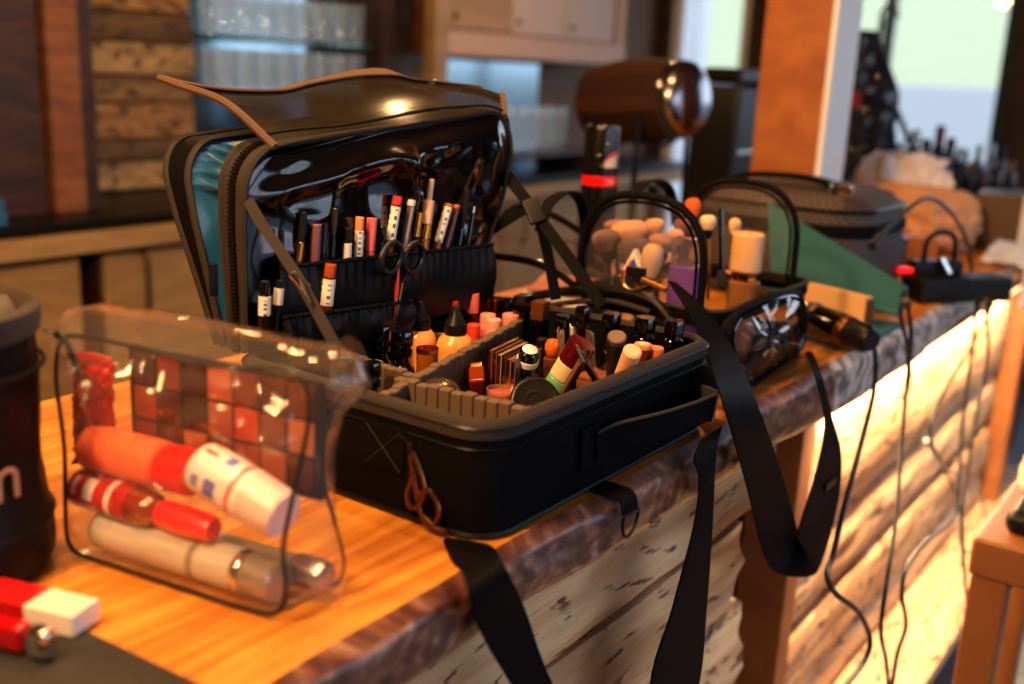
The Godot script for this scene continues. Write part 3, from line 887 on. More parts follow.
func build_case() -> void:
	var t := thing("makeup_case", "large black soft makeup case with its lid standing open on the bar", "makeup case", Vector3(0.93, T, -0.19))
	var L := func(d, y): return plan_loop(CX0, CX1, CZ0, CZ1, 0.04, d, y)
	var body := loop_rows(mb(), [L.call(0.012, 0.0005), L.call(0.003, 0.002), L.call(0.0, 0.008), L.call(-0.002, 0.05), L.call(0.0, 0.100)])
	loop_rows(body, [L.call(0.010, 0.112), L.call(0.011, 0.06), L.call(0.012, 0.012)])
	var fl: Array = L.call(0.012, 0.012)
	for i in range(1, fl.size() - 1): body.tri(fl[0], fl[i], fl[i + 1])
	var bt: Array = L.call(0.012, 0.0005)
	for i in range(1, bt.size() - 1): body.tri(bt[0], bt[i + 1], bt[i])
	wpart(t, "body", body, mats.nylon, "black woven fabric tub of the case")
	wpart(t, "zipper_band", loop_rows(mb(), [L.call(0.001, 0.096), L.call(-0.003, 0.098), L.call(-0.0035, 0.105), L.call(-0.001, 0.112), L.call(0.004, 0.1155), L.call(0.009, 0.115), L.call(0.011, 0.110)]), mats.binding, "brownish black zip tape round the rim")
	var teeth := mb()
	teeth.tube(L.call(-0.0035, 0.1085), 0.0016, 5, true)
	wpart(t, "zipper_teeth", teeth, mats.zip)
	wpart(t, "bottom_piping", mb().tube(L.call(0.0, 0.0045), 0.0032, 6, true), mats.satin_black)
	# corner protector seam
	wpart(t, "seam", mb().tube(L.call(-0.0015, 0.088), 0.0009, 4, true), mats.satin_black)
	# padded ribbed dividers
	ribs(t, "divider", Vector3(0.787, 0, -0.203), Vector3(0.800, 0, -0.032), 0.106, 0.06, 12)
	ribs(t, "divider", Vector3(0.722, 0, -0.172), Vector3(1.147, 0, -0.282), 0.104, 0.07, 30)
	ribs(t, "divider", Vector3(0.835, 0, -0.352), Vector3(0.818, 0, -0.206), 0.102, 0.06, 11)
	ribs(t, "divider", Vector3(0.985, 0, -0.352), Vector3(0.985, 0, -0.247), 0.098, 0.06, 8)
	# carrying handle on the front
	var pa := on_z(590, 446, CZ0); var pb := on_z(692, 396, CZ0)
	for e in [on_z(586, 446, CZ0), on_z(694, 392, CZ0)]:
		wpart(t, "handle_patch", mb().rbox(e + Vector3(0, 0, 0.003), Vector3(0.034, 0.046, 0.005), 0.002, 1), mats.nylon)
	var hp := smooth_path([pa + Vector3(0, 0, 0.006), pa + Vector3(0.03, 0.004, 0.012), pa.lerp(pb, 0.45) + Vector3(0, 0.004, 0.032), pb + Vector3(-0.045, 0.002, 0.04), pb + Vector3(-0.012, 0.0, 0.034), pb + Vector3(0, 0, 0.006)], 6)
	wpart(t, "handle", mb().ribbon(hp, Vector3(0, 1, 0.1), 0.030, 0.004), mats.nylon, "webbing carry handle bulging off the front")
	wpart(t, "handle_binding", mb().tube(hp.map(func(q): return q + Vector3(0, 0.0155, 0.0015)), 0.0022, 6), mats.binding)
	wpart(t, "sheen_wrap", mb().ribbon(hp.slice(hp.size() - 11, hp.size() - 1), Vector3(0, 1, 0.1), 0.034, 0.0065), sm(Color(0.15, 0.16, 0.18), 0.28), "added smooth grey wrap for window sheen at the handle's end")  # paler, glossier piece added to carry window sheen on the fold
	# D-ring tab at the lower front edge
	var dx := on_z(629, 486, 0.022).x
	var dr := Vector3(dx, T - 0.006, 0.024)
	wpart(t, "ring_tab", mb().ribbon(smooth_path([Vector3(dx, T + 0.004, CZ0 + 0.002), Vector3(dx, T + 0.004, 0.012), Vector3(dx, T + 0.0, 0.021), dr, dr + Vector3(0, -0.008, 0.001)], 4), Vector3(1, 0, 0), 0.03, 0.0025), mats.nylon)
	var ring := []
	for i in 17:
		var a := -PI * i / 16.0
		ring.append(dr + Vector3(0.016 * cos(a), -0.010 + 0.026 * sin(a), 0.003 + 0.002 * sin(a)))
	ring.append(ring[0])
	wpart(t, "d_ring", mb().tube(ring, 0.0019, 6), mats.black_metal)
	# stitched patch on the short side
	var q1 := on_x(386, 446, CX0)
	var patch := wpart(t, "strap_patch", mb().rbox(q1 + Vector3(-0.002, 0, 0), Vector3(0.004, 0.046, 0.052), 0.0015, 1), mats.nylon)
	wpart(patch, "stitching", mb().tube([q1 + Vector3(-0.0046, 0.02, 0.022), q1 + Vector3(-0.0046, -0.02, -0.022)], 0.0006, 4).tube([q1 + Vector3(-0.0046, -0.02, 0.022), q1 + Vector3(-0.0046, 0.02, -0.022)], 0.0006, 4), mats.binding)
	# swivel hooks
	var hx := CX0 - 0.008
	var hk := func(ps: Array) -> Array:
		var o := []
		for q in ps:
			var p := on_x(q[0], q[1], hx)
			p.y = maxf(p.y, T + 0.006)
			o.append(p)
		return o
	wpart(t, "hook_loop", mb().tube(smooth_path(hk.call([[400, 436], [408, 442], [413, 452]]), 5), 0.0028, 6), mats.nylon)
	var hook := wpart(t, "snap_hook", mb().tube(smooth_path(hk.call([[409, 443], [420, 470], [425, 492], [419, 506], [410, 506], [408, 492], [413, 476], [411, 455]]), 6), 0.0026, 8), mats.old_brass, "antique brass snap hook on the short side")
	wpart(hook, "snap_bolt", mb().tube(hk.call([[413, 470], [419, 500]]), 0.0034, 8), mats.old_brass)
	var hook2 := wpart(t, "snap_hook", mb().tube(smooth_path(hk.call([[417, 500], [428, 490], [438, 505], [438, 518], [430, 528], [422, 516], [418, 502]]), 6), 0.0024, 8), mats.old_brass)
	wpart(hook2, "snap_bolt", mb().tube(hk.call([[422, 516], [434, 534], [446, 543]]), [0.003, 0.0036, 0.003], 8), mats.old_brass)
	# shoulder strap: from the hook over the slab edge, down in a loop and back up at the far corner
	var zc := 0.032
	var Ls := [on_y(443, 541, 0.006), on_y(452, 560, 0.004), on_y(463, 571, 0.005), on_z(469, 592, zc), on_z(483, 636, zc), on_z(515, 690, zc), Vector3(0.86, T - 0.38, 0.05), Vector3(0.97, T - 0.42, 0.05), on_z(650, 690, 0.03), on_z(672, 610, 0.03), on_z(694, 525, 0.028), on_z(699, 480, zc), on_z(694, 458, 0.030), on_y(700, 441, 0.008)]
	var Rs := [on_y(447, 538, 0.006), on_y(478, 543, 0.004), on_y(494, 549, 0.005), on_z(505, 568, zc), on_z(524, 608, zc), on_z(555, 690, zc), Vector3(0.88, T - 0.34, 0.05), Vector3(0.97, T - 0.38, 0.05), on_z(697, 690, 0.03), on_z(706, 610, 0.03), on_z(712, 525, 0.028), on_z(714, 480, zc), on_z(716, 452, 0.030), on_y(722, 427, 0.008)]
	wpart(t, "shoulder_strap", mb().band(smooth_path(Ls, 6), smooth_path(Rs, 6), 0.0022), mats.nylon, "wide black webbing strap hanging over the slab edge")
	build_lid(t)

func build_lid(t: Node3D) -> void:
	var o := lid_outline()
	var fr := outline3(o, -0.347, -0.350); var bk := outline3(o, -0.388, -0.372)
	# inner shell: side wall with pipings
	var wall := mb()
	var fi := outline3(lid_outline(0.004), -0.347, -0.350); var bi := outline3(lid_outline(0.004), -0.388, -0.372)
	for i in fr.size() - 1:
		wall.quad(fr[i], fr[i + 1], bk[i + 1], bk[i]); wall.quad(fi[i + 1], fi[i], bi[i], bi[i + 1])
	wpart(t, "lid_side_wall", wall, mats.binding, "brownish fabric side of the lid with zip")
	wpart(t, "lid_piping", mb().tube(fr, 0.0042, 6), mats.binding)
	wpart(t, "lid_piping", mb().tube(bk, 0.0038, 6), mats.binding)
	var mid := outline3(lid_outline(-0.002), -0.368, -0.362)
	var zt := mb()
	for i in mid.size() - 1:
		var cnt := maxi(1, int(mid[i].distance_to(mid[i + 1]) / 0.0042))
		for k in cnt:
			var p: Vector3 = mid[i].lerp(mid[i + 1], float(k) / cnt)
			zt.box(p, Vector3(0.0026, 0.0026, 0.010))
	var zn := wpart(t, "lid_zipper", zt, mats.zip)
	wpart(zn, "zipper_pull", mb().rbox(on_z(213.5, 280, -0.352) , Vector3(0.010, 0.034, 0.004), 0.0015, 1), mats.satin_black)
	wpart(zn, "zipper_pull", mb().rbox(on_z(491, 160, -0.338), Vector3(0.004, 0.028, 0.002), 0.0009, 1).tube([on_z(491, 142, -0.341), on_z(491, 150, -0.338)], 0.0025, 6), mats.chrome, "slim chrome zip pull")
	# front panel of glossy dark vinyl with folds
	var nz := noise(1.0, 2, 77); var ridge := noise(1.0, 2, 5); ridge.fractal_type = FastNoiseLite.FRACTAL_RIDGED
	var left := []; var right := []
	var half := o.size() / 2
	var edge := func(v: float) -> Array:
		# left and right edge of the outline at relative height v
		var y := lerpf(0.118, 0.348, v)
		var xl := 0.713; var xr := 1.15
		for i in half:
			if (o[i].y - y) * (o[i + 1].y - y) <= 0 and absf(o[i].y - o[i + 1].y) > 1e-6: xl = lerpf(o[i].x, o[i + 1].x, (y - o[i].y) / (o[i + 1].y - o[i].y))
		for i in range(half, o.size() - 1):
			if (o[i].y - y) * (o[i + 1].y - y) <= 0 and absf(o[i].y - o[i + 1].y) > 1e-6: xr = lerpf(o[i].x, o[i + 1].x, (y - o[i].y) / (o[i + 1].y - o[i].y))
		return [xl, xr, y]
	var panel := mb()
	panel.sheet(func(u, v):
		var e: Array = edge.call(v)
		var x := lerpf(e[0], e[1], u)
		var rim := smoothstep(0.0, 0.10, u) * smoothstep(0.0, 0.10, 1.0 - u) * smoothstep(0.0, 0.15, 1.0 - v)
		var bulge := 0.008 * rim
		var fold := ridge.get_noise_2d(x * 4.2 + e[2] * 2.0, e[2] * 5.5) * 0.009 + nz.get_noise_2d(x * 9.0, e[2] * 7.0) * 0.004
		# one sharp pinched fold and a slack roll under the top edge
		var dx: float = x - (0.945 + (0.30 - e[2]) * 0.35)
		fold += 0.016 * exp(-dx * dx / 0.00022) * smoothstep(0.20, 0.275, e[2]) * (1.0 - smoothstep(0.30, 0.32, e[2]))
		var dy: float = e[2] - (0.318 + 0.06 * (u - 0.5))
		fold += 0.010 * exp(-dy * dy / 0.00016)
		var yt := lerpf(0.333, 0.364, clampf((x - 0.765) / 0.353, 0.0, 1.0)) - 0.346
		return Vector3(x, T + e[2] + yt * v * v * v, -0.347 + bulge + fold * rim), 90, 60)
	wpart(t, "lid_panel", panel, mats.pvc_black, "glossy black vinyl panel inside the lid", 60.0)
	# pockets: gathered elastic edges in front of the panel
	var pock := func(xa: float, xb: float, yb: float, ya: float, yb2: float, z: float, name: String) -> void:
		var s := mb()
		s.sheet(func(u, v):
			var x := lerpf(xa, xb, u)
			var top := lerpf(ya, yb2, u)
			var g := sin(u * (xb - xa) * 420.0) * 0.0014 * smoothstep(0.45, 1.0, v)
			var belly := 0.010 * sin(PI * clampf(v * 0.9, 0, 1)) * (0.6 + 0.4 * sin(u * 14.0))
			return Vector3(x, T + lerpf(yb, top, v), z + belly + g), 110, 10, 0.0015)
		var pk := wpart(t, "lid_pocket", s, mats.pocket_black, name, 60.0)
		var e := []
		for i in 91:
			var u := i / 90.0
			e.append(Vector3(lerpf(xa, xb, u), T + lerpf(ya, yb2, u), z + 0.003 + sin(u * (xb - xa) * 420.0) * 0.0016))
		wpart(pk, "elastic", mb().tube(e, 0.0026, 6), mats.nylon)
	pock.call(0.735, 1.105, 0.116, 0.211, 0.196, -0.322, "upper pocket row of the lid")
	pock.call(0.72, 0.778, 0.116, 0.163, 0.160, -0.303, "gathered small pocket at the lid's corner")
	pock.call(0.782, 0.925, 0.114, 0.158, 0.150, -0.305, "lower pocket of the lid")
	# vinyl flap folded back over the top of the lid
	var back_px := [[160, 78], [185, 85], [215, 90], [245, 92], [272, 93], [300, 86], [330, 79], [358, 73], [385, 72], [405, 80], [440, 87], [478, 92], [500, 100]]
	var be := []
	for i in back_px.size():
		var u := float(i) / (back_px.size() - 1)
		be.append(on_z(back_px[i][0], back_px[i][1], lerpf(-0.50, -0.405, u * u)))
	var fpx := [[275, 147], [300, 141], [330, 136], [360, 131], [395, 126], [430, 120], [460, 115], [490, 111], [505, 116]]
	var fe := []
	for q in fpx: fe.append(on_z(q[0], q[1], -0.342))
	be = smooth_path(be, 6); fe = smooth_path(fe, 8)
	var pick := func(a: Array, u: float) -> Vector3:
		var k := u * (a.size() - 1)
		var i := mini(int(k), a.size() - 2)
		return a[i].lerp(a[i + 1], k - i)
	var flap_f := func(u: float, v: float) -> Vector3:
		var a: Vector3 = pick.call(fe, u); var b: Vector3 = pick.call(be, u)
		var p := a.lerp(b, v)
		p.y += 0.012 * sin(PI * v) + 0.004 * sin(u * 11.0 + v * 5.0) * sin(PI * v)
		return p
	var flap := wpart(t, "lid_flap", mb().sheet(flap_f, 72, 20), mats.pvc_olive, "smoky olive vinyl flap folded back over the lid top", 60.0)
	var rimline := []
	for i in 21: rimline.append(flap_f.call(0.0, i / 20.0))
	for i in range(1, 73): rimline.append(flap_f.call(i / 72.0, 1.0))
	for i in range(1, 21): rimline.append(flap_f.call(1.0, 1.0 - i / 20.0))
	wpart(flap, "flap_binding", mb().tube(rimline, 0.0044, 6), mats.flap_cloth, "brown cloth edge of the flap")
	var L2 := []; var R2 := []
	for i in 49:
		var u := 0.02 + 0.9 * i / 48.0
		L2.append(flap_f.call(u, 0.985) + Vector3(0, 0.003, 0)); R2.append(flap_f.call(u, 0.80 + 0.05 * sin(u * 16.0)) + Vector3(0, 0.004, 0))
	wpart(flap, "flap_tape", mb().band(L2, R2, 0.002), mats.flap_cloth)
	wpart(flap, "flap_seam", mb().tube(range(40).map(func(i): return flap_f.call(0.03 + 0.95 * i / 39.0, 0.10) + Vector3(0, 0.001, 0)), 0.0016, 5), mats.satin_black)
	# outer shell behind: opened a little, lined with blue satin
	var o2f := outline3(lid_outline(), -0.435, -0.385, -0.018, 1.0); var o2b := outline3(lid_outline(), -0.475, -0.395, -0.022, 1.0)
	var shell := mb()
	for i in o2f.size() - 1: shell.quad(o2f[i], o2f[i + 1], o2b[i + 1], o2b[i])
	var cb := Vector3(0.93, T + 0.2, -0.445)
	for i in o2b.size() - 1: shell.tri(o2b[i], o2b[i + 1], cb)
	wpart(t, "lid_outer_shell", shell, mats.nylon, "black fabric outer shell of the lid")
	wpart(t, "lid_piping", mb().tube(o2f, 0.0040, 6), mats.binding)
	wpart(t, "lid_piping", mb().tube(o2b, 0.0036, 6), mats.binding)
	var lining := mb()
	var o3 := outline3(lid_outline(0.005), -0.437, -0.388, -0.018, 1.0)
	var fold := noise(1.0, 2, 9)
	lining.sheet(func(u, v):
		var e: Array = edge.call(0.985 * v)
		var x := lerpf(e[0] - 0.012 * v + 0.004, e[1] - 0.02 * v - 0.004, u)
		var k := clampf((e[2] - 0.118) / 0.24, 0.0, 1.0)
		return Vector3(x, T + e[2] - 0.002, lerpf(-0.389, -0.450, k) + 0.011 * sin(x * 95.0 + e[2] * 38.0) * smoothstep(0.0, 0.5, v) + 0.012 * fold.get_noise_2d(x * 14.0, e[2] * 10.0)), 70, 24)
	wpart(t, "lid_lining", lining, mats.blue_satin, "blue satin lining showing in the lid gap", 60.0)
	# bellows of the same satin closing the gap on the near side
	var bel := mb()
	bel.sheet(func(u, v):
		var k: float = v * 14.0
		var i := mini(int(k), 13)
		var a: Vector3 = o2f[i].lerp(o2f[i + 1], k - i); var b: Vector3 = bk[i].lerp(bk[i + 1], k - i)
		var inward := Vector3(0.95, T + 0.2, 0) - Vector3(a.x, a.y, 0)
		inward.z = 0
		return a.lerp(b, u) + inward.normalized() * (0.004 + 0.026 * sin(PI * u)) + Vector3(0, 0, 0.005 * sin(v * 46.0 + u * 3.0) * sin(PI * u)) + inward.normalized() * 0.004 * sin(v * 33.0 + 2.0 * u) * sin(PI * u), 12, 56)
	wpart(t, "lid_bellows", bel, mats.blue_satin, "pleated blue satin gusset in the lid gap", 60.0)
	# stay straps with slide buckles
	var sl := []
	for q in [[248, 200], [262, 225], [280, 250], [297, 276], [315, 308], [335, 345], [345, 366]]: sl.append(on_x(q[0], q[1], 0.708))
	var s1 := wpart(t, "stay_strap", mb().ribbon(sl, Vector3(0.55, 0.5, 0.65), 0.011, 0.0018), mats.binding, "thin stay strap with metal slide on the near side")
	wpart(s1, "slide_buckle", mb(Transform3D(Basis(Vector3(0.8, 0.2, -0.5).normalized(), sl[4].direction_to(sl[3]), Vector3(0.8, 0.2, -0.5).normalized().cross(sl[4].direction_to(sl[3])).normalized()).orthonormalized(), sl[3].lerp(sl[4], 0.15))).rbox(Vector3.ZERO, Vector3(0.013, 0.024, 0.006), 0.002, 1), mats.chrome)
	wpart(s1, "slide_bar", mb().tube([on_x(300, 279, 0.702), on_x(311, 303, 0.702)], 0.0022, 6), mats.chrome)
	var srp := []
	for q in [[495, 160], [512, 182], [530, 205], [548, 230], [566, 254], [584, 280], [602, 306]]: srp.append(on_x(q[0], q[1], 1.168))
	var s2 := wpart(t, "stay_strap", mb().ribbon(srp, Vector3(0.5, 0.6, 0.6), 0.016, 0.002), mats.nylon, "black stay strap with slide buckle on the far side")
	wpart(s2, "slide_buckle", mb(Transform3D(Basis(Vector3(0.6, 0.3, 0.55), srp[3].direction_to(srp[2]), Vector3.ZERO + Vector3(0.6, 0.3, 0.55).cross(srp[3].direction_to(srp[2]))).orthonormalized(), on_x(534, 211, 1.164))).rbox(Vector3.ZERO, Vector3(0.022, 0.036, 0.008), 0.002, 1), mats.satin_black)
	var tail := [on_x(540, 220, 1.172), on_x(548, 255, 1.178), on_x(556, 300, 1.176)]
	wpart(s2, "strap_tail", mb().ribbon(smooth_path(tail, 4), Vector3(0.8, 0.1, 0.6), 0.015, 0.002), mats.nylon)
	var cross := [on_z(527, 209, -0.31), on_z(500, 226, -0.345), on_z(466, 248, -0.40)]
	wpart(s2, "strap_loop", mb().ribbon(smooth_path(cross, 4), Vector3(0.2, 1, 0.2), 0.011, 0.002), mats.nylon)

# ---------------------------------------------------------------- small turned things
# parts: [name, profile of (radius, height), material]
func turned(called: String, label: String, category: String, base: Vector3, axis: Vector3, parts: Array, group := "", sides := 18) -> Node3D:
	var t := thing(called, label, category, base, basis_y(axis), group)
	for p in parts:
		part(t, p[0], mb().lathe(p[1], sides), p[2])
	return t

func cyl(r: float, y0: float, y1: float, bev := 0.0008, r1 := -1.0) -> Array:
	if r1 < 0.0: r1 = r
	return [Vector2(0, y0), Vector2(r - bev, y0), Vector2(r, y0 + bev), Vector2(r1, y1 - bev), Vector2(r1 - bev, y1), Vector2(0, y1)]

# point on the case floor under a top that shows at the pixel, for a top at height h over the bar
func under(x: float, y: float, h: float) -> Vector3:
	var p := on_y(x, y, h)
	return Vector3(p.x, T + 0.0125, p.z)

func barcode_mat(sd: int) -> StandardMaterial3D:
	var im := Image.create(128, 128, false, Image.FORMAT_RGB8)
	im.fill(Color(0.84, 0.80, 0.73))
	var r := RandomNumberGenerator.new(); r.seed = sd
	for col in 4:
		var y := 10
		while y < 116:
			var h := r.randi_range(1, 3)
			im.fill_rect(Rect2i(col * 32 + 8, y, 12, h), Color(0.24, 0.21, 0.20))
			y += h + r.randi_range(2, 5)
	var m := sm(Color.WHITE, 0.6)
	m.albedo_texture = ImageTexture.create_from_image(im)
	return m

func build_lid_pens() -> void:
	var c := func(r, g, b, ro := 0.35, me := 0.0): return sm(Color(r, g, b), ro, me)
	# [name, label, category, top px, bottom px, radius, [[part, from, to, radius factor, material], ...]]
	var black: Material = mats.satin_black
	var list := [
		["nail_art_bottle", "tiny black vial with white barcode label in the gathered lid pocket", "vial", [265, 281], [264, 330], 0.0062, [["cap", 0.72, 1.0, 0.8, mats.gloss_black], ["label", 0.30, 0.71, 1.04, barcode_mat(1)], ["body", 0.0, 0.72, 1.0, mats.gloss_black]]],
		["nail_art_bottle", "small vial with plain white label behind the barcode vial", "vial", [280, 280], [275, 330], 0.005, [["cap", 0.86, 1.0, 0.8, black], ["label", 0.5, 0.85, 1.04, mats.paper], ["body", 0.0, 0.86, 1.0, black]]],
		["eyeliner_pencil", "black eyeliner pencil with a gold band beside the mauve tube", "pencil", [304, 212], [294, 300], 0.0044, [["barrel", 0.0, 0.42, 1.0, black], ["gold_band", 0.42, 0.66, 1.02, mats.gold], ["cap", 0.66, 1.0, 0.9, black]]],
		["lip_gloss_tube", "mauve capped lip gloss tube in the upper lid pocket", "lip gloss", [316, 224], [312, 300], 0.0066, [["cap", 0.45, 1.0, 1.0, c.call(0.42, 0.24, 0.25)], ["tube", 0.0, 0.45, 0.98, c.call(0.3, 0.14, 0.15, 0.2)]]],
		["brow_pencil", "thin dark brow pencil standing right of the mauve tube", "pencil", [335, 208], [328, 300], 0.0036, [["barrel", 0.0, 0.7, 1.0, mats.gloss_black], ["cap", 0.7, 1.0, 1.0, c.call(0.08, 0.04, 0.03)]]],
		["brow_pencil", "thin dark pencil leaning left of the gold banded eyeliner", "pencil", [281, 230], [283, 300], 0.0034, [["barrel", 0.0, 1.0, 1.0, mats.gloss_black]]],
		["serum_vial", "amber capped vial with a big barcode label in the lower lid pocket", "vial", [331, 264], [325, 316], 0.0070, [["cap", 0.74, 1.0, 0.92, c.call(0.62, 0.25, 0.04, 0.15)], ["label", 0.20, 0.72, 1.04, barcode_mat(7)], ["glass_body", 0.0, 0.74, 1.0, c.call(0.35, 0.12, 0.02, 0.12)]]],
		["mascara_tube", "slim black tube with a small white label beside the peach pencil", "mascara", [348, 228], [345, 300], 0.0052, [["cap", 0.82, 1.0, 0.9, black], ["label", 0.57, 0.80, 1.04, mats.paper], ["body", 0.0, 0.82, 1.0, black]]],
		["lip_pencil", "peach beige lip pencil with barcode print in the lid pocket", "pencil", [360, 217], [356, 300], 0.0053, [["cap", 0.84, 1.0, 0.96, c.call(0.86, 0.52, 0.30)], ["label", 0.50, 0.84, 1.03, barcode_mat(12)], ["barrel", 0.0, 0.5, 1.0, c.call(0.80, 0.52, 0.36)]]],
		["lip_pencil", "pink capped lip pencil beside the peach beige one", "pencil", [372, 218], [367, 300], 0.0062, [["cap", 0.6, 1.0, 1.0, c.call(0.85, 0.36, 0.33)], ["barrel", 0.0, 0.6, 0.95, c.call(0.7, 0.3, 0.28)]]],
		["concealer_pen", "red topped pen with white label leaning right above the scissors", "pen", [398, 196], [382, 290], 0.0058, [["cap", 0.90, 1.0, 1.0, c.call(0.75, 0.12, 0.04)], ["label", 0.52, 0.89, 1.03, barcode_mat(17)], ["barrel", 0.0, 0.90, 1.0, c.call(0.32, 0.07, 0.03)]]],
		["concealer_pen", "silver white pen leaning right beside the red topped pen", "pen", [412, 200], [396, 290], 0.0050, [["cap", 0.93, 1.0, 1.0, mats.white], ["barrel", 0.0, 0.93, 0.98, c.call(0.62, 0.5, 0.42, 0.25, 0.5)]]],
		["lip_wand", "white lip wand with tapered cap, tallest in the lid pocket", "lip gloss", [432, 179], [418, 290], 0.0068, [["cap_tip", 0.80, 1.0, 0.5, c.call(0.82, 0.68, 0.56)], ["cap", 0.60, 0.81, 0.98, c.call(0.84, 0.66, 0.52)], ["gold_band", 0.46, 0.60, 1.0, mats.gold], ["tube", 0.0, 0.46, 0.98, c.call(0.5, 0.26, 0.1)]]],
		["gold_liner", "short gold capped liner below the white lip wand", "pencil", [419, 212], [409, 290], 0.0055, [["cap", 0.68, 1.0, 1.0, mats.gold], ["barrel", 0.0, 0.68, 0.95, black]]],
		["wooden_pencil", "brown wooden pencil with white lettered band leaning right", "pencil", [449, 204], [424, 290], 0.0055, [["end_cap", 0.965, 1.0, 1.0, c.call(0.62, 0.30, 0.08)], ["label", 0.55, 0.965, 1.02, barcode_mat(23)], ["barrel", 0.0, 0.55, 1.0, c.call(0.34, 0.14, 0.03)]]],
		["wooden_pencil", "plain dark brown wooden pencil behind the lettered one", "pencil", [457, 205], [434, 290], 0.0050, [["end_cap", 0.95, 1.0, 1.0, c.call(0.6, 0.26, 0.06)], ["barrel", 0.0, 0.95, 1.0, c.call(0.28, 0.11, 0.03)]]],
		["brow_pencil", "black pencil with a dark sheen at the far end of the lid pocket", "pencil", [467, 190], [452, 290], 0.0042, [["barrel", 0.0, 0.62, 1.0, mats.gloss_black], ["cap", 0.62, 1.0, 0.95, black]]],
		["brow_pencil", "thin black pencil with a bare metal tip beyond the wooden pencils", "pencil", [474, 206], [462, 280], 0.0034, [["barrel", 0.0, 0.9, 1.0, mats.gloss_black], ["tip", 0.9, 1.0, 0.7, mats.chrome]]],
		["mascara_tube", "black mascara tube between thin pencils in the upper lid pocket", "mascara", [324, 222], [320, 300], 0.0058, [["cap", 0.6, 1.0, 0.95, mats.gloss_black], ["tube", 0.0, 0.6, 1.0, black]]],
		["mascara_tube", "glossy black mascara tube under the red topped pen", "mascara", [382, 226], [377, 300], 0.0056, [["cap", 0.6, 1.0, 0.95, mats.gloss_black], ["tube", 0.0, 0.6, 1.0, black]]],
	]
	for q in list:
		var low: bool = q[4][1] > 310
		var z := -0.308 if low else -0.329
		var a := on_z(q[4][0], q[4][1], z - 0.002); var b := on_z(q[3][0], q[3][1], z)
		var len := a.distance_to(b)
		var parts := []
		for s in q[6]:
			parts.append([s[0], cyl(q[5] * s[3], len * s[1] + (0.0003 if s[1] > 0 else 0.0), len * s[2], 0.0006), s[4]])
		turned(q[0], q[1], q[2], a, b - a, parts, "pens and vials in the lid pockets", 14)
	# light odds and ends lying on the flap
	var cs := thing("cotton_strip", "folded cream cotton strip lying on top of the lid flap", "cloth strip", on_z(436, 89, -0.43))
	wpart(cs, "fold", mb().ribbon([on_z(408, 87, -0.43), on_z(425, 88.5, -0.43), on_z(445, 89.5, -0.425), on_z(458, 90.5, -0.42)], Vector3(0, 0, 1), 0.014, 0.004), c.call(0.82, 0.62, 0.46, 0.8))
	wpart(cs, "fold", mb().ribbon([on_z(416, 85.5, -0.43), on_z(436, 87, -0.43)], Vector3(0.1, 0, 1), 0.012, 0.003), c.call(0.86, 0.68, 0.52, 0.8))
	var pa := on_z(424, 89, -0.425); var pb2 := on_z(435, 81, -0.435)
	turned("pencil_stub", "short white pencil stub propped on the cotton strip", "pencil", pa, pb2 - pa, [["barrel", cyl(0.0032, 0.0, pa.distance_to(pb2) * 0.8), mats.white], ["end", cyl(0.0030, pa.distance_to(pb2) * 0.8 + 0.0002, pa.distance_to(pb2)), c.call(0.8, 0.6, 0.4)]], "", 12)
	# scissors hanging by their handles in the pocket
	var zc := -0.304
	var t := thing("scissors", "black handled scissors with reddish blades in the lid pocket", "scissors", on_z(394, 325, zc))
	for e in [[391, 258, 11.0, 18.0], [413, 258, 11.0, 17.0]]:
		var loop := []
		for i in 24:
			var a := TAU * i / 24.0
			loop.append(on_z(e[0] + cos(a) * e[2] * 0.85 + sin(a) * -3.0, e[1] + sin(a) * e[3] * 0.85, zc))
		wpart(t, "handle_loop", mb().tube(loop, 0.0040, 8, true), mats.satin_black)
	wpart(t, "shank", mb().tube([on_z(393, 272, zc), on_z(399, 282, zc)], 0.003, 6), mats.satin_black)
	wpart(t, "shank", mb().tube([on_z(408, 273, zc), on_z(401, 282, zc)], 0.003, 6), mats.satin_black)
	wpart(t, "blade", mb().tube([on_z(398, 268, zc + 0.002), on_z(397, 290, zc + 0.002), on_z(394, 322, zc + 0.001)], [0.0022, 0.0026, 0.0006], 6), sm(Color(0.75, 0.20, 0.10), 0.3, 0.3))
	wpart(t, "blade", mb().tube([on_z(403, 278, zc), on_z(399, 300, zc), on_z(395, 326, zc)], [0.0022, 0.0024, 0.0006], 6), mats.old_brass)

func foundation(label: String, x: float, y: float, h: float, r: float) -> void:
	var b := under(x, y, h + 0.0125)
	var cream := sm(Color(0.86, 0.56, 0.27), 0.25); cream.subsurf_scatter_enabled = true; cream.subsurf_scatter_strength = 0.15
	turned("foundation_bottle", label, "bottle", b, Vector3.UP, [
		["body", [Vector2(0, 0), Vector2(r - 0.002, 0), Vector2(r, 0.002), Vector2(r, h - 0.052), Vector2(r * 0.97, h - 0.046), Vector2(r * 0.86, h - 0.040), Vector2(r * 0.66, h - 0.035), Vector2(0, h - 0.034)], cream],
		["cap_collar", cyl(0.0135, h - 0.0345, h - 0.0215, 0.001), mats.satin_black],
		["nozzle", [Vector2(0.0135, h - 0.0215), Vector2(0.0122, h - 0.0195), Vector2(0.0075, h - 0.012), Vector2(0.0046, h - 0.004), Vector2(0.0040, h - 0.0008), Vector2(0.003, h), Vector2(0, h)], mats.satin_black]], "foundation bottles", 28)

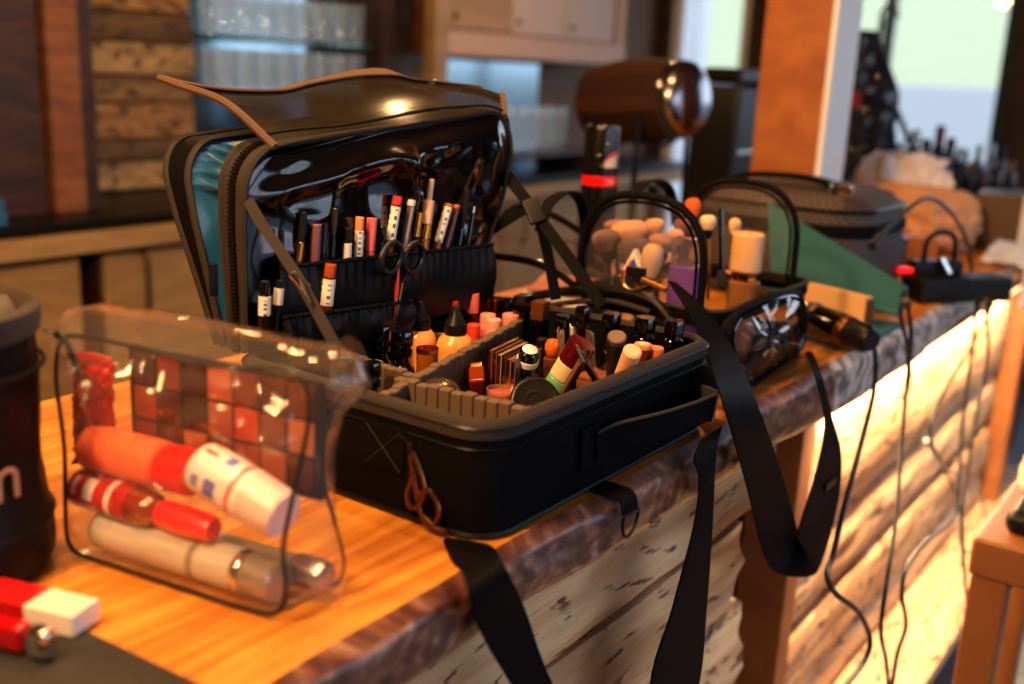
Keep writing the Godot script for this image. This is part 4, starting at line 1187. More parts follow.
func knob_bottle(label: String, x: float, y: float, h: float, r: float) -> void:
	turned("polish_bottle", label, "bottle", under(x, y, h + 0.0125), Vector3.UP, [
		["body", [Vector2(0, 0), Vector2(r - 0.002, 0), Vector2(r, 0.002), Vector2(r, h * 0.52), Vector2(r * 0.92, h * 0.60), Vector2(r * 0.6, h * 0.66), Vector2(0, h * 0.66)], mats.gloss_black],
		["neck", [Vector2(r * 0.55, h * 0.655), Vector2(r * 0.45, h * 0.72), Vector2(r * 0.72, h * 0.74), Vector2(r * 0.76, h * 0.80), Vector2(r * 0.5, h * 0.83)], mats.gloss_black],
		["cap", [Vector2(r * 0.5, h * 0.825), Vector2(r * 0.78, h * 0.86), Vector2(r * 0.80, h * 0.95), Vector2(r * 0.70, h), Vector2(0, h)], mats.gloss_black]], "glossy black bottles in the case", 20)

func build_case_contents() -> void:
	build_lid_pens()
	var c := func(r, g, b, ro := 0.35, me := 0.0): return sm(Color(r, g, b), ro, me)
	foundation("cream foundation bottle with black nozzle close to the lid pockets", 420, 301, 0.1325, 0.0210)
	foundation("cream foundation bottle with black nozzle beside the pink caps", 456, 306, 0.131, 0.0225)
	knob_bottle("glossy black polish bottle beside the gold ringed jar", 403, 331, 0.112, 0.0160)
	knob_bottle("glossy black polish bottle against the case's hinge corner", 382, 326, 0.114, 0.0135)
	knob_bottle("squat glossy black bottle in the cell below the lid strap", 372, 362, 0.1025, 0.0130)
	# gold rimmed jar
	var amber := clear(Color(0.75, 0.40, 0.05), 0.45, 0.08)
	turned("gold_jar", "small amber glass jar with a gold rim between black and cream bottles", "jar", under(427.5, 347, 0.112), Vector3.UP, [
		["glass_body", [Vector2(0, 0), Vector2(0.0118, 0), Vector2(0.0124, 0.001), Vector2(0.0124, 0.094), Vector2(0.0108, 0.094), Vector2(0.0108, 0.086), Vector2(0, 0.086)], c.call(0.72, 0.40, 0.06, 0.15, 0.6)],
		["rim", [Vector2(0.0106, 0.0935), Vector2(0.0128, 0.0935), Vector2(0.0129, 0.0985), Vector2(0.0106, 0.0985), Vector2(0.0106, 0.0935)], mats.gold]], "", 24)
	# lipsticks and caps by the foundation bottles
	var tube := func(called: String, label: String, x: float, y: float, h: float, r: float, cap: Material, body: Material, split := 0.6) -> void:
		turned(called, label, "lipstick", under(x, y, h + 0.0125), Vector3.UP, [["body", cyl(r * 0.97, 0.0, h * split), body], ["cap", cyl(r, h * split + 0.0002, h, 0.0012), cap]], "lipsticks and gloss tubes in the case")
	tube.call("lipstick", "bright red lipstick behind the second foundation bottle", 454, 301, 0.118, 0.0064, c.call(0.80, 0.10, 0.06), mats.satin_black)
	tube.call("lipstick", "dusty pink topped black lipstick near the lid's lower corner", 473, 293, 0.1225, 0.0085, c.call(0.82, 0.36, 0.31), mats.gloss_black, 0.78)
	tube.call("lipstick", "short coral red capped lipstick touching the pink caps", 474, 324, 0.088, 0.0085, c.call(0.86, 0.22, 0.16), c.call(0.8, 0.3, 0.22))
	tube.call("lipstick", "pale pink capped lipstick, rear one of the pink pair", 488, 314, 0.096, 0.0104, c.call(0.93, 0.52, 0.46), c.call(0.86, 0.4, 0.34))
	tube.call("lipstick", "pale pink capped lipstick in front of the pink pair", 494, 319, 0.093, 0.0098, c.call(0.95, 0.58, 0.52), c.call(0.86, 0.4, 0.34))
	tube.call("lipstick", "pink capped lipstick nearest the ribbed divider's end", 511, 314, 0.097, 0.0112, c.call(0.93, 0.50, 0.43), c.call(0.86, 0.4, 0.34))
	tube.call("lipstick", "thin scarlet lipstick with gold collar in front of the dark boxes", 494, 300, 0.104, 0.0040, c.call(0.85, 0.08, 0.04), mats.gold, 0.80)
	var bx := func(called: String, label: String, x: float, y: float, h: float, s: Vector2, turn: float, m: Material, lid: Material) -> void:
		var t := thing(called, label, "box", under(x, y, h + 0.0125), Basis(Vector3.UP, turn), "small boxes in the case")
		part(t, "box_body", mb().rbox(Vector3(0, h * 0.4, 0), Vector3(s.x, h * 0.8, s.y), 0.0015, 1), m)
		part(t, "lid", mb().rbox(Vector3(0, h * 0.9 + 0.0003, 0), Vector3(s.x * 1.01, h * 0.2, s.y * 1.01), 0.0015, 1), lid)
	bx.call("perfume_box", "amber brown perfume box behind the pink lipsticks", 486, 292, 0.1175, Vector2(0.022, 0.018), 0.3, c.call(0.28, 0.07, 0.02, 0.15), c.call(0.30, 0.10, 0.03, 0.15))
	bx.call("perfume_box", "dark glossy perfume box with gold edge at the hinge side", 523, 295, 0.1215, Vector2(0.024, 0.018), 0.2, mats.gloss_black, mats.gloss_black)
	knob_bottle("round shouldered black bottle touching the dark perfume box", 508, 299, 0.1055, 0.0105)
	bx.call("perfume_box", "small black box with yellow stripe near the divider's far end", 541, 301, 0.1225, Vector2(0.02, 0.018), 0.1, mats.gloss_black, c.call(0.30, 0.14, 0.02))
	# front cells
	turned("oval_compact", "domed bronze grey compact lying behind the short ribbed divider", "compact", on_y(440, 381, 0.10) - Vector3(0, 0.022, 0), Vector3(0.05, 1, 0.05), [
		["base", [Vector2(0, 0), Vector2(0.018, 0.0), Vector2(0.021, 0.006), Vector2(0.0215, 0.010)], c.call(0.20, 0.15, 0.11, 0.3, 0.6)],
		["dome_lid", [Vector2(0.0216, 0.010), Vector2(0.0205, 0.015), Vector2(0.016, 0.0205), Vector2(0.009, 0.0235), Vector2(0, 0.0245)], c.call(0.42, 0.34, 0.26, 0.22, 0.8)]], "", 32)
	var bl := thing("makeup_tray", "shallow black tray of loose testers filling the case bottom", "tray", Vector3(0.97, T + 0.0125, -0.10))
	part(bl, "tray_body", mb().rbox(Vector3(0.0, 0.012, 0.0), Vector3(0.31, 0.024, 0.12), 0.004, 1), mats.satin_black)
	for i in 12:
		part(bl, "tester_pan", mb().rbox(Vector3(-0.13 + 0.05 * (i % 6), 0.0255, -0.03 + 0.055 * (i / 6)), Vector3(0.042, 0.004, 0.045), 0.001, 1), c.call([0.5, 0.35, 0.2, 0.42][i % 4], [0.25, 0.14, 0.08, 0.2][i % 4], [0.16, 0.08, 0.06, 0.12][i % 4]))
	var fy := T + 0.0405
	var lay := func(x: float, y: float, h: float) -> Vector3: return on_y(x, y, h)
	# amber faceted box
	var ab := thing("amber_bottle", "tipped amber glass bottle with square shoulders by the short divider", "bottle", lay.call(478, 388, 0.062), Basis(Vector3(0.4, 0.2, 1).normalized(), 0.5) * Basis(Vector3.UP, 0.6))
	part(ab, "glass_body", mb().rbox(Vector3(0, 0.012, 0), Vector3(0.026, 0.024, 0.018), 0.003, 2), c.call(0.42, 0.13, 0.03, 0.08))
	part(ab, "cap", mb().rbox(Vector3(0.018, 0.012, 0), Vector3(0.010, 0.016, 0.014), 0.0015, 1), mats.brass)
	var cj := thing("cream_pot", "clear low pot of pinkish cream beside the round compact", "pot", lay.call(502, 386, 0.075) - Vector3(0, 0.018, 0))
	part(cj, "pot", mb().lathe([Vector2(0, 0), Vector2(0.016, 0), Vector2(0.0175, 0.003), Vector2(0.0175, 0.015), Vector2(0.0160, 0.015), Vector2(0.0155, 0.010)], 24), clear(Color(0.7, 0.5, 0.42), 0.3, 0.06))
	part(cj, "cream", mb().lathe([Vector2(0.0154, 0.002), Vector2(0.0154, 0.0105), Vector2(0.008, 0.012), Vector2(0, 0.0125)], 24), c.call(0.60, 0.28, 0.20))
	# row of slim palettes standing on edge
	for i in 6:
		var p0 := on_y(490 + i * 4.6, 349 + i * 2.2, 0.104)
		var t := thing("slim_palette", ["outermost slim palette of the row beside the divider", "second slim palette from the divider with brown edge", "third slim palette from the divider with bright metal edge", "fourth slim palette from the divider, black edged", "fifth slim palette from the divider with tan edge", "last slim palette of the row, against the navy bottle"][i], "palette", Vector3(p0.x, fy, p0.z), Basis(Vector3.UP, 0.18), "slim palettes standing in the case")
		var col: Color = [Color(0.45, 0.25, 0.12), Color(0.25, 0.12, 0.06), Color(0.62, 0.48, 0.38), Color(0.05, 0.04, 0.04), Color(0.55, 0.34, 0.2), Color(0.3, 0.2, 0.16)][i]
		part(t, "tray", mb().rbox(Vector3(0.036, 0.031, 0), Vector3(0.072, 0.062, 0.0026), 0.0008, 1), sm(col, 0.2, 0.2))
		part(t, "lid", mb().rbox(Vector3(0.036, 0.031, 0.0027), Vector3(0.072, 0.062, 0.0014), 0.0005, 1), sm(col.lerp(Color(0.7, 0.55, 0.45), 0.35), 0.1))
		part(t, "edge_strip", mb().box(Vector3(-0.0006, 0.031, 0.0008), Vector3(0.001, 0.060, 0.0032)), mats.gold if i % 2 == 0 else mats.chrome)
	# navy bottle with a white wrap
	var nb := on_y(522, 384, 0.066); var nt := on_y(531, 346, 0.118)
	turned("navy_bottle", "navy blue roll-on bottle with a white wrap leaning on the palettes", "bottle", nb, nt - nb, [["body", cyl(0.0160, 0.0, 0.026, 0.002), c.call(0.015, 0.015, 0.05, 0.15)], ["shoulder", [Vector2(0.0160, 0.0255), Vector2(0.0125, 0.031), Vector2(0.0110, 0.031)], c.call(0.015, 0.015, 0.05, 0.15)], ["cap", cyl(0.0120, 0.031, 0.052, 0.003), c.call(0.012, 0.012, 0.045, 0.12)], ["white_wrap", [Vector2(0.0122, 0.0315), Vector2(0.0130, 0.032), Vector2(0.0130, 0.039), Vector2(0.0122, 0.0395)], mats.white]])
	# round black compact leaning toward the camera
	var rc := on_y(535, 396, 0.082)
	var rn := (EYE - rc).normalized() + Vector3(0.1, 0.25, 0.05)
	turned("round_compact", "round black powder compact with ringed lid leaning against the divider", "compact", rc - Vector3(0, 0.006, 0), rn, [
		["base", cyl(0.0270, -0.010, -0.003, 0.002), mats.rubber],
		["lid", [Vector2(0.0270, -0.0028), Vector2(0.0272, 0.002), Vector2(0.0255, 0.0045), Vector2(0.0235, 0.005), Vector2(0.0225, 0.0042), Vector2(0.012, 0.0042), Vector2(0.0112, 0.005), Vector2(0.0085, 0.005), Vector2(0.0078, 0.0042), Vector2(0, 0.0042)], sm(Color(0.07, 0.06, 0.055), 0.33, 0.0, 0.4)]], "", 36)
	# burgundy capped bottle, tipped
	var pb := on_y(556, 387, 0.072); var pt := on_y(583, 343, 0.128)
	var plen := pb.distance_to(pt)
	var burg := c.call(0.26, 0.025, 0.035, 0.08)
	turned("burgundy_bottle", "tipped bottle with clear burgundy cap, cream band and green base", "bottle", pb, pt - pb, [
		["base", cyl(0.0152, 0.0, plen * 0.22, 0.002), c.call(0.36, 0.62, 0.42, 0.25)],
		["cream_band", cyl(0.0154, plen * 0.22 + 0.0002, plen * 0.55, 0.0012), c.call(0.78, 0.70, 0.52, 0.3)],
		["cap", [Vector2(0.0148, plen * 0.55), Vector2(0.0157, plen * 0.57), Vector2(0.0163, plen * 0.98), Vector2(0.0155, plen), Vector2(0, plen)], burg]], "", 26)
	# black palette standing open like a tent
	var a0 := on_y(584, 364, 0.120)
	var tp := thing("open_palette", "black palette standing open like a tent with brown powder inside", "palette", Vector3(a0.x, fy, a0.z))
	for s in [[561, 402, 0.066], [604, 397, 0.066]]:
		var e := on_y(s[0], s[1], s[2])
		var d := (e - a0)
		var ln := d.length()
		var dn := d / ln
		var across := Vector3(0.82, 0.0, -0.57)
		across = (across - dn * across.dot(dn)).normalized()
		var bs := Basis(across, dn, across.cross(dn).normalized())
		var leaf := wpart(tp, "leaf", mb(Transform3D(bs, a0 + dn * ln / 2 + across * 0.012)).rbox(Vector3.ZERO, Vector3(0.024, ln, 0.0048), 0.0012, 1), mats.satin_black)
		wpart(leaf, "powder", mb(Transform3D(bs, a0 + dn * ln / 2 + across * 0.012)).box(Vector3(0, 0, -0.003 if s[0] > 580 else 0.003), Vector3(0.020, ln * 0.8, 0.0014)), c.call(0.34, 0.15, 0.06, 0.8))
	wpart(tp, "hinge", mb().tube([a0, a0 + Vector3(0.82, 0, -0.57) * 0.024], 0.0024, 8), mats.brass)
	# amber ball cap, dark stopper, clear packs
	turned("ball_cap_bottle", "bottle with a round amber ball cap behind the burgundy bottle", "bottle", under(553, 336, 0.118), Vector3.UP, [["body", cyl(0.0105, 0.028, 0.080, 0.002), c.call(0.35, 0.2, 0.1, 0.15)], ["ball", [Vector2(0.003, 0.080), Vector2(0.0066, 0.0825), Vector2(0.0092, 0.089), Vector2(0.0088, 0.0955), Vector2(0.006, 0.101), Vector2(0, 0.1025)], c.call(0.80, 0.36, 0.06, 0.1)]])
	tube.call("gloss_tube", "short black capped gloss tube beside the amber ball cap", 542, 338, 0.092, 0.0070, mats.satin_black, c.call(0.3, 0.2, 0.16))
	for i in 3:
		var p0 := on_y([566, 579, 594][i], [326, 323, 326][i], 0.118)
		var t := thing("clear_pack", ["clear plastic sample pack with pinkish edge behind the burgundy cap", "clear sample pack with pale card, middle of the three packs", "clear sample pack leaning by the olive tube"][i], "pack", Vector3(p0.x, T + 0.0405, p0.z), Basis(Vector3.UP, 0.5 + 0.2 * i) * Basis(Vector3.RIGHT, -0.12), "clear sample packs")
		part(t, "blister", mb().rbox(Vector3(0, 0.036, 0.003), Vector3(0.022, 0.070, 0.006), 0.002, 1), clear(Color(0.7, 0.6, 0.55), 0.2, 0.05))
		part(t, "card", mb().box(Vector3(0, 0.037, -0.0008), Vector3(0.024, 0.074, 0.001)), [c.call(0.55, 0.34, 0.28), mats.paper, c.call(0.35, 0.26, 0.2)][i])
	# tubes at the front rim
	var ot := on_y(617, 336, 0.128); var ob := on_y(613, 392, 0.045)
	turned("olive_tube", "olive brown tube with flat brown top near the front rim", "tube", ob, ot - ob, [["barrel", cyl(0.0098, 0.0, ob.distance_to(ot) * 0.94, 0.001, 0.0112), c.call(0.085, 0.08, 0.045, 0.4)], ["cap_disc", cyl(0.0114, ob.distance_to(ot) * 0.94 + 0.0002, ob.distance_to(ot), 0.0015), c.call(0.32, 0.20, 0.10, 0.5)]])
	var ct := on_y(633, 350, 0.132); var cb := on_y(617, 392, 0.070)
	turned("cream_lipstick", "cream white lipstick tube leaning out over the front rim", "lipstick", cb, ct - cb, [["tube", cyl(0.0104, 0.0, cb.distance_to(ct), 0.0022), c.call(0.90, 0.66, 0.48, 0.35)]])
	var rt := on_y(640, 343, 0.126)
	turned("ring_top_tube", "brown red tube whose peach top has a pale centre ring", "tube", under(640, 343, 0.126) + Vector3(0, 0.028, 0), Vector3(0.0, 1, 0.05), [["barrel", cyl(0.0100, 0.0, 0.080, 0.001), c.call(0.36, 0.13, 0.07, 0.2)], ["top", [Vector2(0.0100, 0.0802), Vector2(0.0104, 0.083), Vector2(0.0098, 0.0855), Vector2(0.0075, 0.0855), Vector2(0.0070, 0.0845), Vector2(0.0066, 0.0845)], c.call(0.85, 0.46, 0.26)], ["centre", [Vector2(0.0066, 0.0843), Vector2(0.0060, 0.0862), Vector2(0.0, 0.0866)], c.call(0.92, 0.70, 0.50)]])
	tube.call("lipstick", "peach orange capped tube beside the ring topped one", 655, 347, 0.108, 0.0105, c.call(0.80, 0.38, 0.18), c.call(0.30, 0.10, 0.05), 0.80)
	var fp := thing("brown_powder_box", "flat brown powder box lying between the tent palette and the tubes", "box", on_y(600, 387, 0.05))
	part(fp, "box_body", mb().rbox(Vector3(0, 0.006, 0), Vector3(0.05, 0.012, 0.04), 0.002, 1), c.call(0.42, 0.22, 0.13, 0.4))
	part(fp, "lid", mb().rbox(Vector3(0, 0.0152, 0), Vector3(0.05, 0.006, 0.04), 0.002, 1), c.call(0.50, 0.28, 0.18, 0.3))
	knob_bottle("black bottle with ring knob, farthest along the case's far end", 583, 307, 0.1275, 0.0125)
	knob_bottle("glossy black knobbed bottle beyond the clear sample packs", 612, 313, 0.1255, 0.0150)
	knob_bottle("glossy black knobbed bottle beyond the ring topped tube", 646, 317, 0.1255, 0.0165)
	knob_bottle("glossy black knobbed bottle in the case's far front corner", 675, 320, 0.1245, 0.0155)
	knob_bottle("low black bottle between the amber ball cap and the far end", 563, 315, 0.1095, 0.0125)

# ---------------------------------------------------------------- clear toiletry bag in front
var bagA: Vector3
var bagL: Vector3
var bagN: Vector3
func bag_pt(s: float, h: float, w: float) -> Vector3:     # along, up, depth behind the front face
	return bagA + bagL * s + Vector3(0, h, 0) - bagN * w
func bag_px(x: float, y: float, w: float) -> Vector3:
	return on_plane(x, y, bagA - bagN * w, bagN)

func print_image(w: int, h: int, bg: Color, marks: Array) -> StandardMaterial3D:
	var im := Image.create(w, h, false, Image.FORMAT_RGB8)
	im.fill(bg)
	for m in marks:
		if m[0] == "r": im.fill_rect(Rect2i(m[1], m[2], m[3], m[4]), m[5])
		elif m[0] == "e":
			for y in range(maxi(0, m[2] - m[4]), mini(h, m[2] + m[4] + 1)):
				for x in range(maxi(0, m[1] - m[3]), mini(w, m[1] + m[3] + 1)):
					if pow((x - m[1]) / float(m[3]), 2) + pow((y - m[2]) / float(m[4]), 2) <= 1.0: im.set_pixel(x, y, m[5])
	var s := sm(Color.WHITE, 0.35)
	s.uv1_scale = Vector3(2, 1, 1)
	s.albedo_texture = ImageTexture.create_from_image(im)
	return s

func build_clear_bag() -> void:
	bagA = on_y(68, 556)
	var B := on_y(268, 620)
	bagL = (B - bagA).normalized()
	bagN = Vector3(-bagL.z, 0, bagL.x)
	var t := thing("toiletry_bag", "clear vinyl toiletry bag with black piping full of bottles", "toiletry bag", bag_pt(0.12, 0.0, 0.03))
	var nz := noise(1.0, 3, 51); var rd := noise(1.0, 2, 8); rd.fractal_type = FastNoiseLite.FRACTAL_RIDGED
	# front outline (s, h), measured in the plane of the front face
	var fo := [Vector2(0.004, 0.010), Vector2(0.0, 0.03), Vector2(0.004, 0.10), Vector2(0.0, 0.16), Vector2(0.008, 0.190), Vector2(0.03, 0.199), Vector2(0.098, 0.199), Vector2(0.144, 0.196), Vector2(0.189, 0.199), Vector2(0.232, 0.206), Vector2(0.250, 0.196), Vector2(0.253, 0.174), Vector2(0.248, 0.147), Vector2(0.240, 0.116), Vector2(0.229, 0.065), Vector2(0.231, 0.033), Vector2(0.222, 0.009), Vector2(0.19, 0.004), Vector2(0.136, 0.004), Vector2(0.06, 0.005), Vector2(0.02, 0.005)]
	var bo := [Vector2(-0.008, 0.010), Vector2(-0.014, 0.03), Vector2(-0.016, 0.10), Vector2(-0.024, 0.16), Vector2(-0.022, 0.185), Vector2(-0.002, 0.200), Vector2(0.098, 0.202), Vector2(0.15, 0.201), Vector2(0.20, 0.203), Vector2(0.242, 0.202), Vector2(0.258, 0.190), Vector2(0.260, 0.178), Vector2(0.232, 0.160), Vector2(0.220, 0.105), Vector2(0.238, 0.045), Vector2(0.240, 0.02), Vector2(0.228, 0.006), Vector2(0.19, 0.0035), Vector2(0.136, 0.0035), Vector2(0.06, 0.0035), Vector2(0.02, 0.0035)]
	var F := []; var K := []
	for i in fo.size():
		F.append(bag_pt(fo[i].x, fo[i].y, 0.0)); K.append(bag_pt(bo[i].x, bo[i].y, 0.062))
	var n := F.size()
	var cl := func(a: Array) -> Array:
		var o := []
		for i in n:
			for k in 14: o.append(a[i].cubic_interpolate(a[(i + 1) % n], a[(i - 1 + n) % n], a[(i + 2) % n], k / 14.0))
		return o
	var Fs: Array = cl.call(F); var Ks: Array = cl.call(K)
	var m := Fs.size()
	# creases of the slack vinyl: lines on the front face, raised a few millimetres
	var lines := []
	for l in [[[152, 360], [158, 378], [168, 394], [178, 399], [190, 388], [208, 378], [236, 384]], [[205, 418], [222, 412], [240, 424]], [[110, 352], [122, 372], [138, 384]], [[262, 446], [276, 432], [290, 440]], [[90, 372], [104, 392], [112, 418]], [[70, 345], [100, 350], [130, 360]], [[240, 352], [262, 346], [284, 356]], [[120, 470], [150, 476], [176, 488]], [[160, 345], [196, 356], [226, 374]], [[96, 356], [120, 364], [140, 376]], [[250, 392], [272, 402], [290, 416]], [[225, 470], [250, 476], [270, 492]]]:
		var q := []
		for e in l: q.append(bag_px(e[0], e[1], 0.0))
		lines.append(smooth_path(q, 4))
	var crease := func(p: Vector3) -> float:
		var best := 1.0
		for l in lines:
			for i in l.size() - 1:
				best = minf(best, p.distance_to(Geometry3D.get_closest_point_to_segment(p, l[i], l[i + 1])))
		return 0.0106 * exp(-best * best / 0.000072)
	# faces as fans of rings toward a bulged middle, with slack folds
	var face := func(ring: Array, c: Vector3, out: Vector3, bulge: float, nr: int) -> MB:
		var b := mb()
		var rows := []
		for k in nr + 1:
			var f := float(k) / nr
			var row := []
			for i in m:
				var p: Vector3 = ring[i].lerp(c, f)
				var e := sin(PI * 0.5 * f)
				p += out * (bulge * (1.0 - pow(1.0 - f, 3.0)) + (crease.call(p) if nr > 40 else 0.0) + (0.007 * rd.get_noise_3d(p.x * 9.0, p.y * 11.0, p.z * 9.0) + 0.002 * nz.get_noise_3d(p.x * 30.0, p.y * 30.0, p.z * 30.0)) * smoothstep(0.0, 0.2, f))
				row.append(p)
			rows.append(row)
		for k in nr:
			for i in m:
				var j := (i + 1) % m
				b.quad(rows[k][i], rows[k][j], rows[k + 1][j], rows[k + 1][i])
		return b
	wpart(t, "front_panel", face.call(Fs, bag_pt(0.12, 0.10, 0.0), bagN, 0.012, 72), mats.pvc_clear, "", 60.0)
	wpart(t, "back_panel", face.call(Ks, bag_pt(0.11, 0.10, 0.062), -bagN, 0.004, 16), mats.pvc_clear, "", 60.0)
	var gus := mb()
	for i in m:
		var j := (i + 1) % m
		for k in 8:
			var bow := func(a: Vector3, b2: Vector3, f: float) -> Vector3:
				var p := a.lerp(b2, f)
				var mid := bag_pt(0.12, 0.11, 0.03)
				var o := (p - mid); o -= bagN * o.dot(bagN)
				var up := 1.0 if p.y > T + 0.02 else 0.0
				return p + o.normalized() * (pow(sin(PI * f), 0.7) * 0.019 * up + (0.004 * rd.get_noise_3d(p.x * 14.0, p.y * 14.0, p.z * 14.0) * up * sin(PI * f)))
			gus.quad(bow.call(Fs[i], Ks[i], k / 8.0), bow.call(Fs[j], Ks[j], k / 8.0), bow.call(Fs[j], Ks[j], (k + 1) / 8.0), bow.call(Fs[i], Ks[i], (k + 1) / 8.0))
	wpart(t, "gusset", gus, mats.pvc_clear, "", 60.0)
	wpart(t, "piping", mb().tube(Fs, 0.0019, 6, true), mats.rubber, "black piping round the front panel")
	var kb := []
	for i in m:
		var i2 := (i + m * 9 / 21) % m
		if i < m * 14 / 21: kb.append(Ks[i2])
	wpart(t, "piping", mb().tube(kb, 0.0017, 6), mats.rubber)
	wpart(t, "zipper", mb().tube([bag_px(70, 312, 0.05), bag_px(110, 303, 0.035), bag_px(200, 320, 0.035), bag_px(290, 338, 0.035)], 0.0022, 6), mats.pvc_smoke)
	wpart(t, "pull_tab", mb().ribbon(smooth_path([bag_px(46, 331, 0.0), bag_px(56, 334, -0.002), bag_px(68, 345, -0.001), bag_px(80, 380, 0.0)], 4), bagN.cross(Vector3.UP), 0.006, 0.0015), mats.rubber)
	wpart(t, "side_tab", mb().tube(smooth_path([bag_px(330, 372, 0.05), bag_px(337, 352, 0.05), bag_px(349, 343, 0.05), bag_px(360, 358, 0.05), bag_px(358, 388, 0.05), bag_px(345, 402, 0.05)], 5), 0.0045, 8), mats.pvc_smoke)
	# ---- contents, each a thing of its own
	var c := func(r, g, b, ro := 0.35, me := 0.0): return sm(Color(r, g, b), ro, me)
	var axis := func(ax: Array, wx: float, bx: Array, wb: float) -> Array: return [bag_px(ax[0], ax[1], wx), bag_px(bx[0], bx[1], wb)]
	var q: Array = axis.call([92, 446], 0.033, [196, 474], 0.030)
	var ln: float = q[0].distance_to(q[1])
	turned("spray_bottle", "orange red spray bottle with darker red cap in the clear bag", "bottle", q[0], q[1] - q[0], [["body", cyl(0.0202, 0.0, ln * 0.72, 0.003), c.call(0.90, 0.36, 0.22, 0.3)], ["cap", cyl(0.0196, ln * 0.72 + 0.0003, ln, 0.003), c.call(0.80, 0.07, 0.05, 0.3)]], "bottles in the clear bag", 28)
	q = axis.call([203, 466], 0.027, [284, 516], 0.022)
	ln = q[0].distance_to(q[1])
	var wp := print_image(256, 64, Color(0.84, 0.79, 0.76), [["r", 0, 50, 256, 6, Color(0.75, 0.2, 0.18)], ["r", 20, 14, 60, 8, Color(0.25, 0.35, 0.65)], ["r", 28, 26, 40, 5, Color(0.4, 0.45, 0.7)], ["e", 110, 24, 12, 9, Color(0.75, 0.3, 0.25)], ["e", 150, 36, 12, 9, Color(0.8, 0.12, 0.1)], ["r", 170, 12, 40, 6, Color(0.3, 0.4, 0.7)], ["r", 96, 40, 40, 6, Color(0.35, 0.45, 0.7)], ["e", 200, 30, 10, 8, Color(0.75, 0.25, 0.2)], ["r", 0, 4, 256, 3, Color(0.75, 0.3, 0.28)]])
	turned("lotion_bottle", "white lotion bottle with blue and red print and plain cap in the clear bag", "bottle", q[0], q[1] - q[0], [["printed_body", [Vector2(0.0205, 0.003), Vector2(0.0215, 0.006), Vector2(0.0215, ln * 0.62)], wp], ["bottom", cyl(0.0206, 0.0, 0.0031, 0.001), mats.white], ["cap", [Vector2(0.0213, ln * 0.62), Vector2(0.0210, ln * 0.64), Vector2(0.0200, ln * 0.96), Vector2(0.0185, ln), Vector2(0, ln)], c.call(0.86, 0.72, 0.68)]], "bottles in the clear bag", 32)
	q = axis.call([80, 486], 0.020, [214, 530], 0.016)
	ln = q[0].distance_to(q[1])
	var rp := print_image(128, 64, Color(0.62, 0.03, 0.05), [["r", 0, 8, 128, 3, Color(0.85, 0.75, 0.7)], ["r", 10, 18, 50, 6, Color(0.85, 0.8, 0.75)], ["r", 12, 28, 44, 3, Color(0.8, 0.6, 0.55)], ["r", 70, 16, 40, 30, Color(0.8, 0.66, 0.6)], ["r", 0, 54, 128, 4, Color(0.85, 0.75, 0.7)]])
	turned("polish_remover", "small red labelled bottle with bare amber neck and bright red cap", "bottle", q[0], q[1] - q[0], [["label", [Vector2(0.0155, 0.003), Vector2(0.0165, 0.005), Vector2(0.0165, ln * 0.44)], rp], ["bottom", cyl(0.0156, 0.0, 0.0031, 0.001), c.call(0.6, 0.03, 0.04)], ["shoulder", [Vector2(0.0164, ln * 0.44), Vector2(0.0162, ln * 0.50), Vector2(0.0135, ln * 0.58), Vector2(0.0085, ln * 0.63), Vector2(0, ln * 0.63)], c.call(0.45, 0.13, 0.05, 0.1)], ["cap", [Vector2(0.009, ln * 0.62), Vector2(0.0115, ln * 0.64), Vector2(0.0125, ln * 0.82), Vector2(0.0110, ln * 0.97), Vector2(0.009, ln), Vector2(0, ln)], c.call(0.85, 0.05, 0.09, 0.35)]], "bottles in the clear bag", 28)
	q = [bag_pt(0.02, 0.0235, 0.0195), bag_pt(0.212, 0.0240, 0.0175)]
	ln = q[0].distance_to(q[1])
	var sp := print_image(256, 128, Color(0.66, 0.62, 0.55), [["r", 0, 16, 256, 3, Color(0.45, 0.4, 0.36)], ["r", 120, 90, 4, 14, Color(0.2, 0.15, 0.12)], ["r", 124, 90, 8, 3, Color(0.2, 0.15, 0.12)], ["r", 132, 92, 3, 6, Color(0.2, 0.15, 0.12)], ["r", 126, 98, 6, 3, Color(0.2, 0.15, 0.12)], ["r", 120, 102, 16, 3, Color(0.2, 0.15, 0.12)]])
	turned("mousse_can", "silvery white spray can with grey number lying at the bag's bottom", "can", q[0], q[1] - q[0], [["printed_body", [Vector2(0.0155, 0.002), Vector2(0.0175, 0.005), Vector2(0.0175, ln * 0.80)], sp], ["bottom", cyl(0.0156, 0.0, 0.0022, 0.001), mats.chrome], ["collar", [Vector2(0.0174, ln * 0.80), Vector2(0.0180, ln * 0.81), Vector2(0.0180, ln * 0.83), Vector2(0.0172, ln * 0.84)], mats.chrome], ["cap", cyl(0.0176, ln * 0.84, ln, 0.002), c.call(0.60, 0.55, 0.50, 0.25, 0.6)]], "cans in the clear bag", 28)
	q = [bag_pt(0.06, 0.0200, 0.0475), bag_pt(0.238, 0.0220, 0.0455)]
	ln = q[0].distance_to(q[1])
	turned("mousse_can", "second silvery can behind, only its domed metal cap showing", "can", q[0], q[1] - q[0], [["body", cyl(0.0120, 0.0, ln * 0.82, 0.002), c.call(0.6, 0.55, 0.48, 0.3, 0.5)], ["cap", [Vector2(0.0130, ln * 0.82), Vector2(0.0135, ln * 0.84), Vector2(0.0134, ln * 0.95), Vector2(0.0115, ln * 0.985), Vector2(0.0, ln)], c.call(0.66, 0.60, 0.56, 0.22, 0.8)]], "cans in the clear bag", 28)
	# eyeshadow palette standing at the back
	var pal := thing("eyeshadow_palette", "dark eyeshadow palette with rows of copper and peach squares in the clear bag", "palette", bag_pt(0.13, 0.085, 0.052))
	var pb := Basis(bagL, Vector3.UP, bagN)
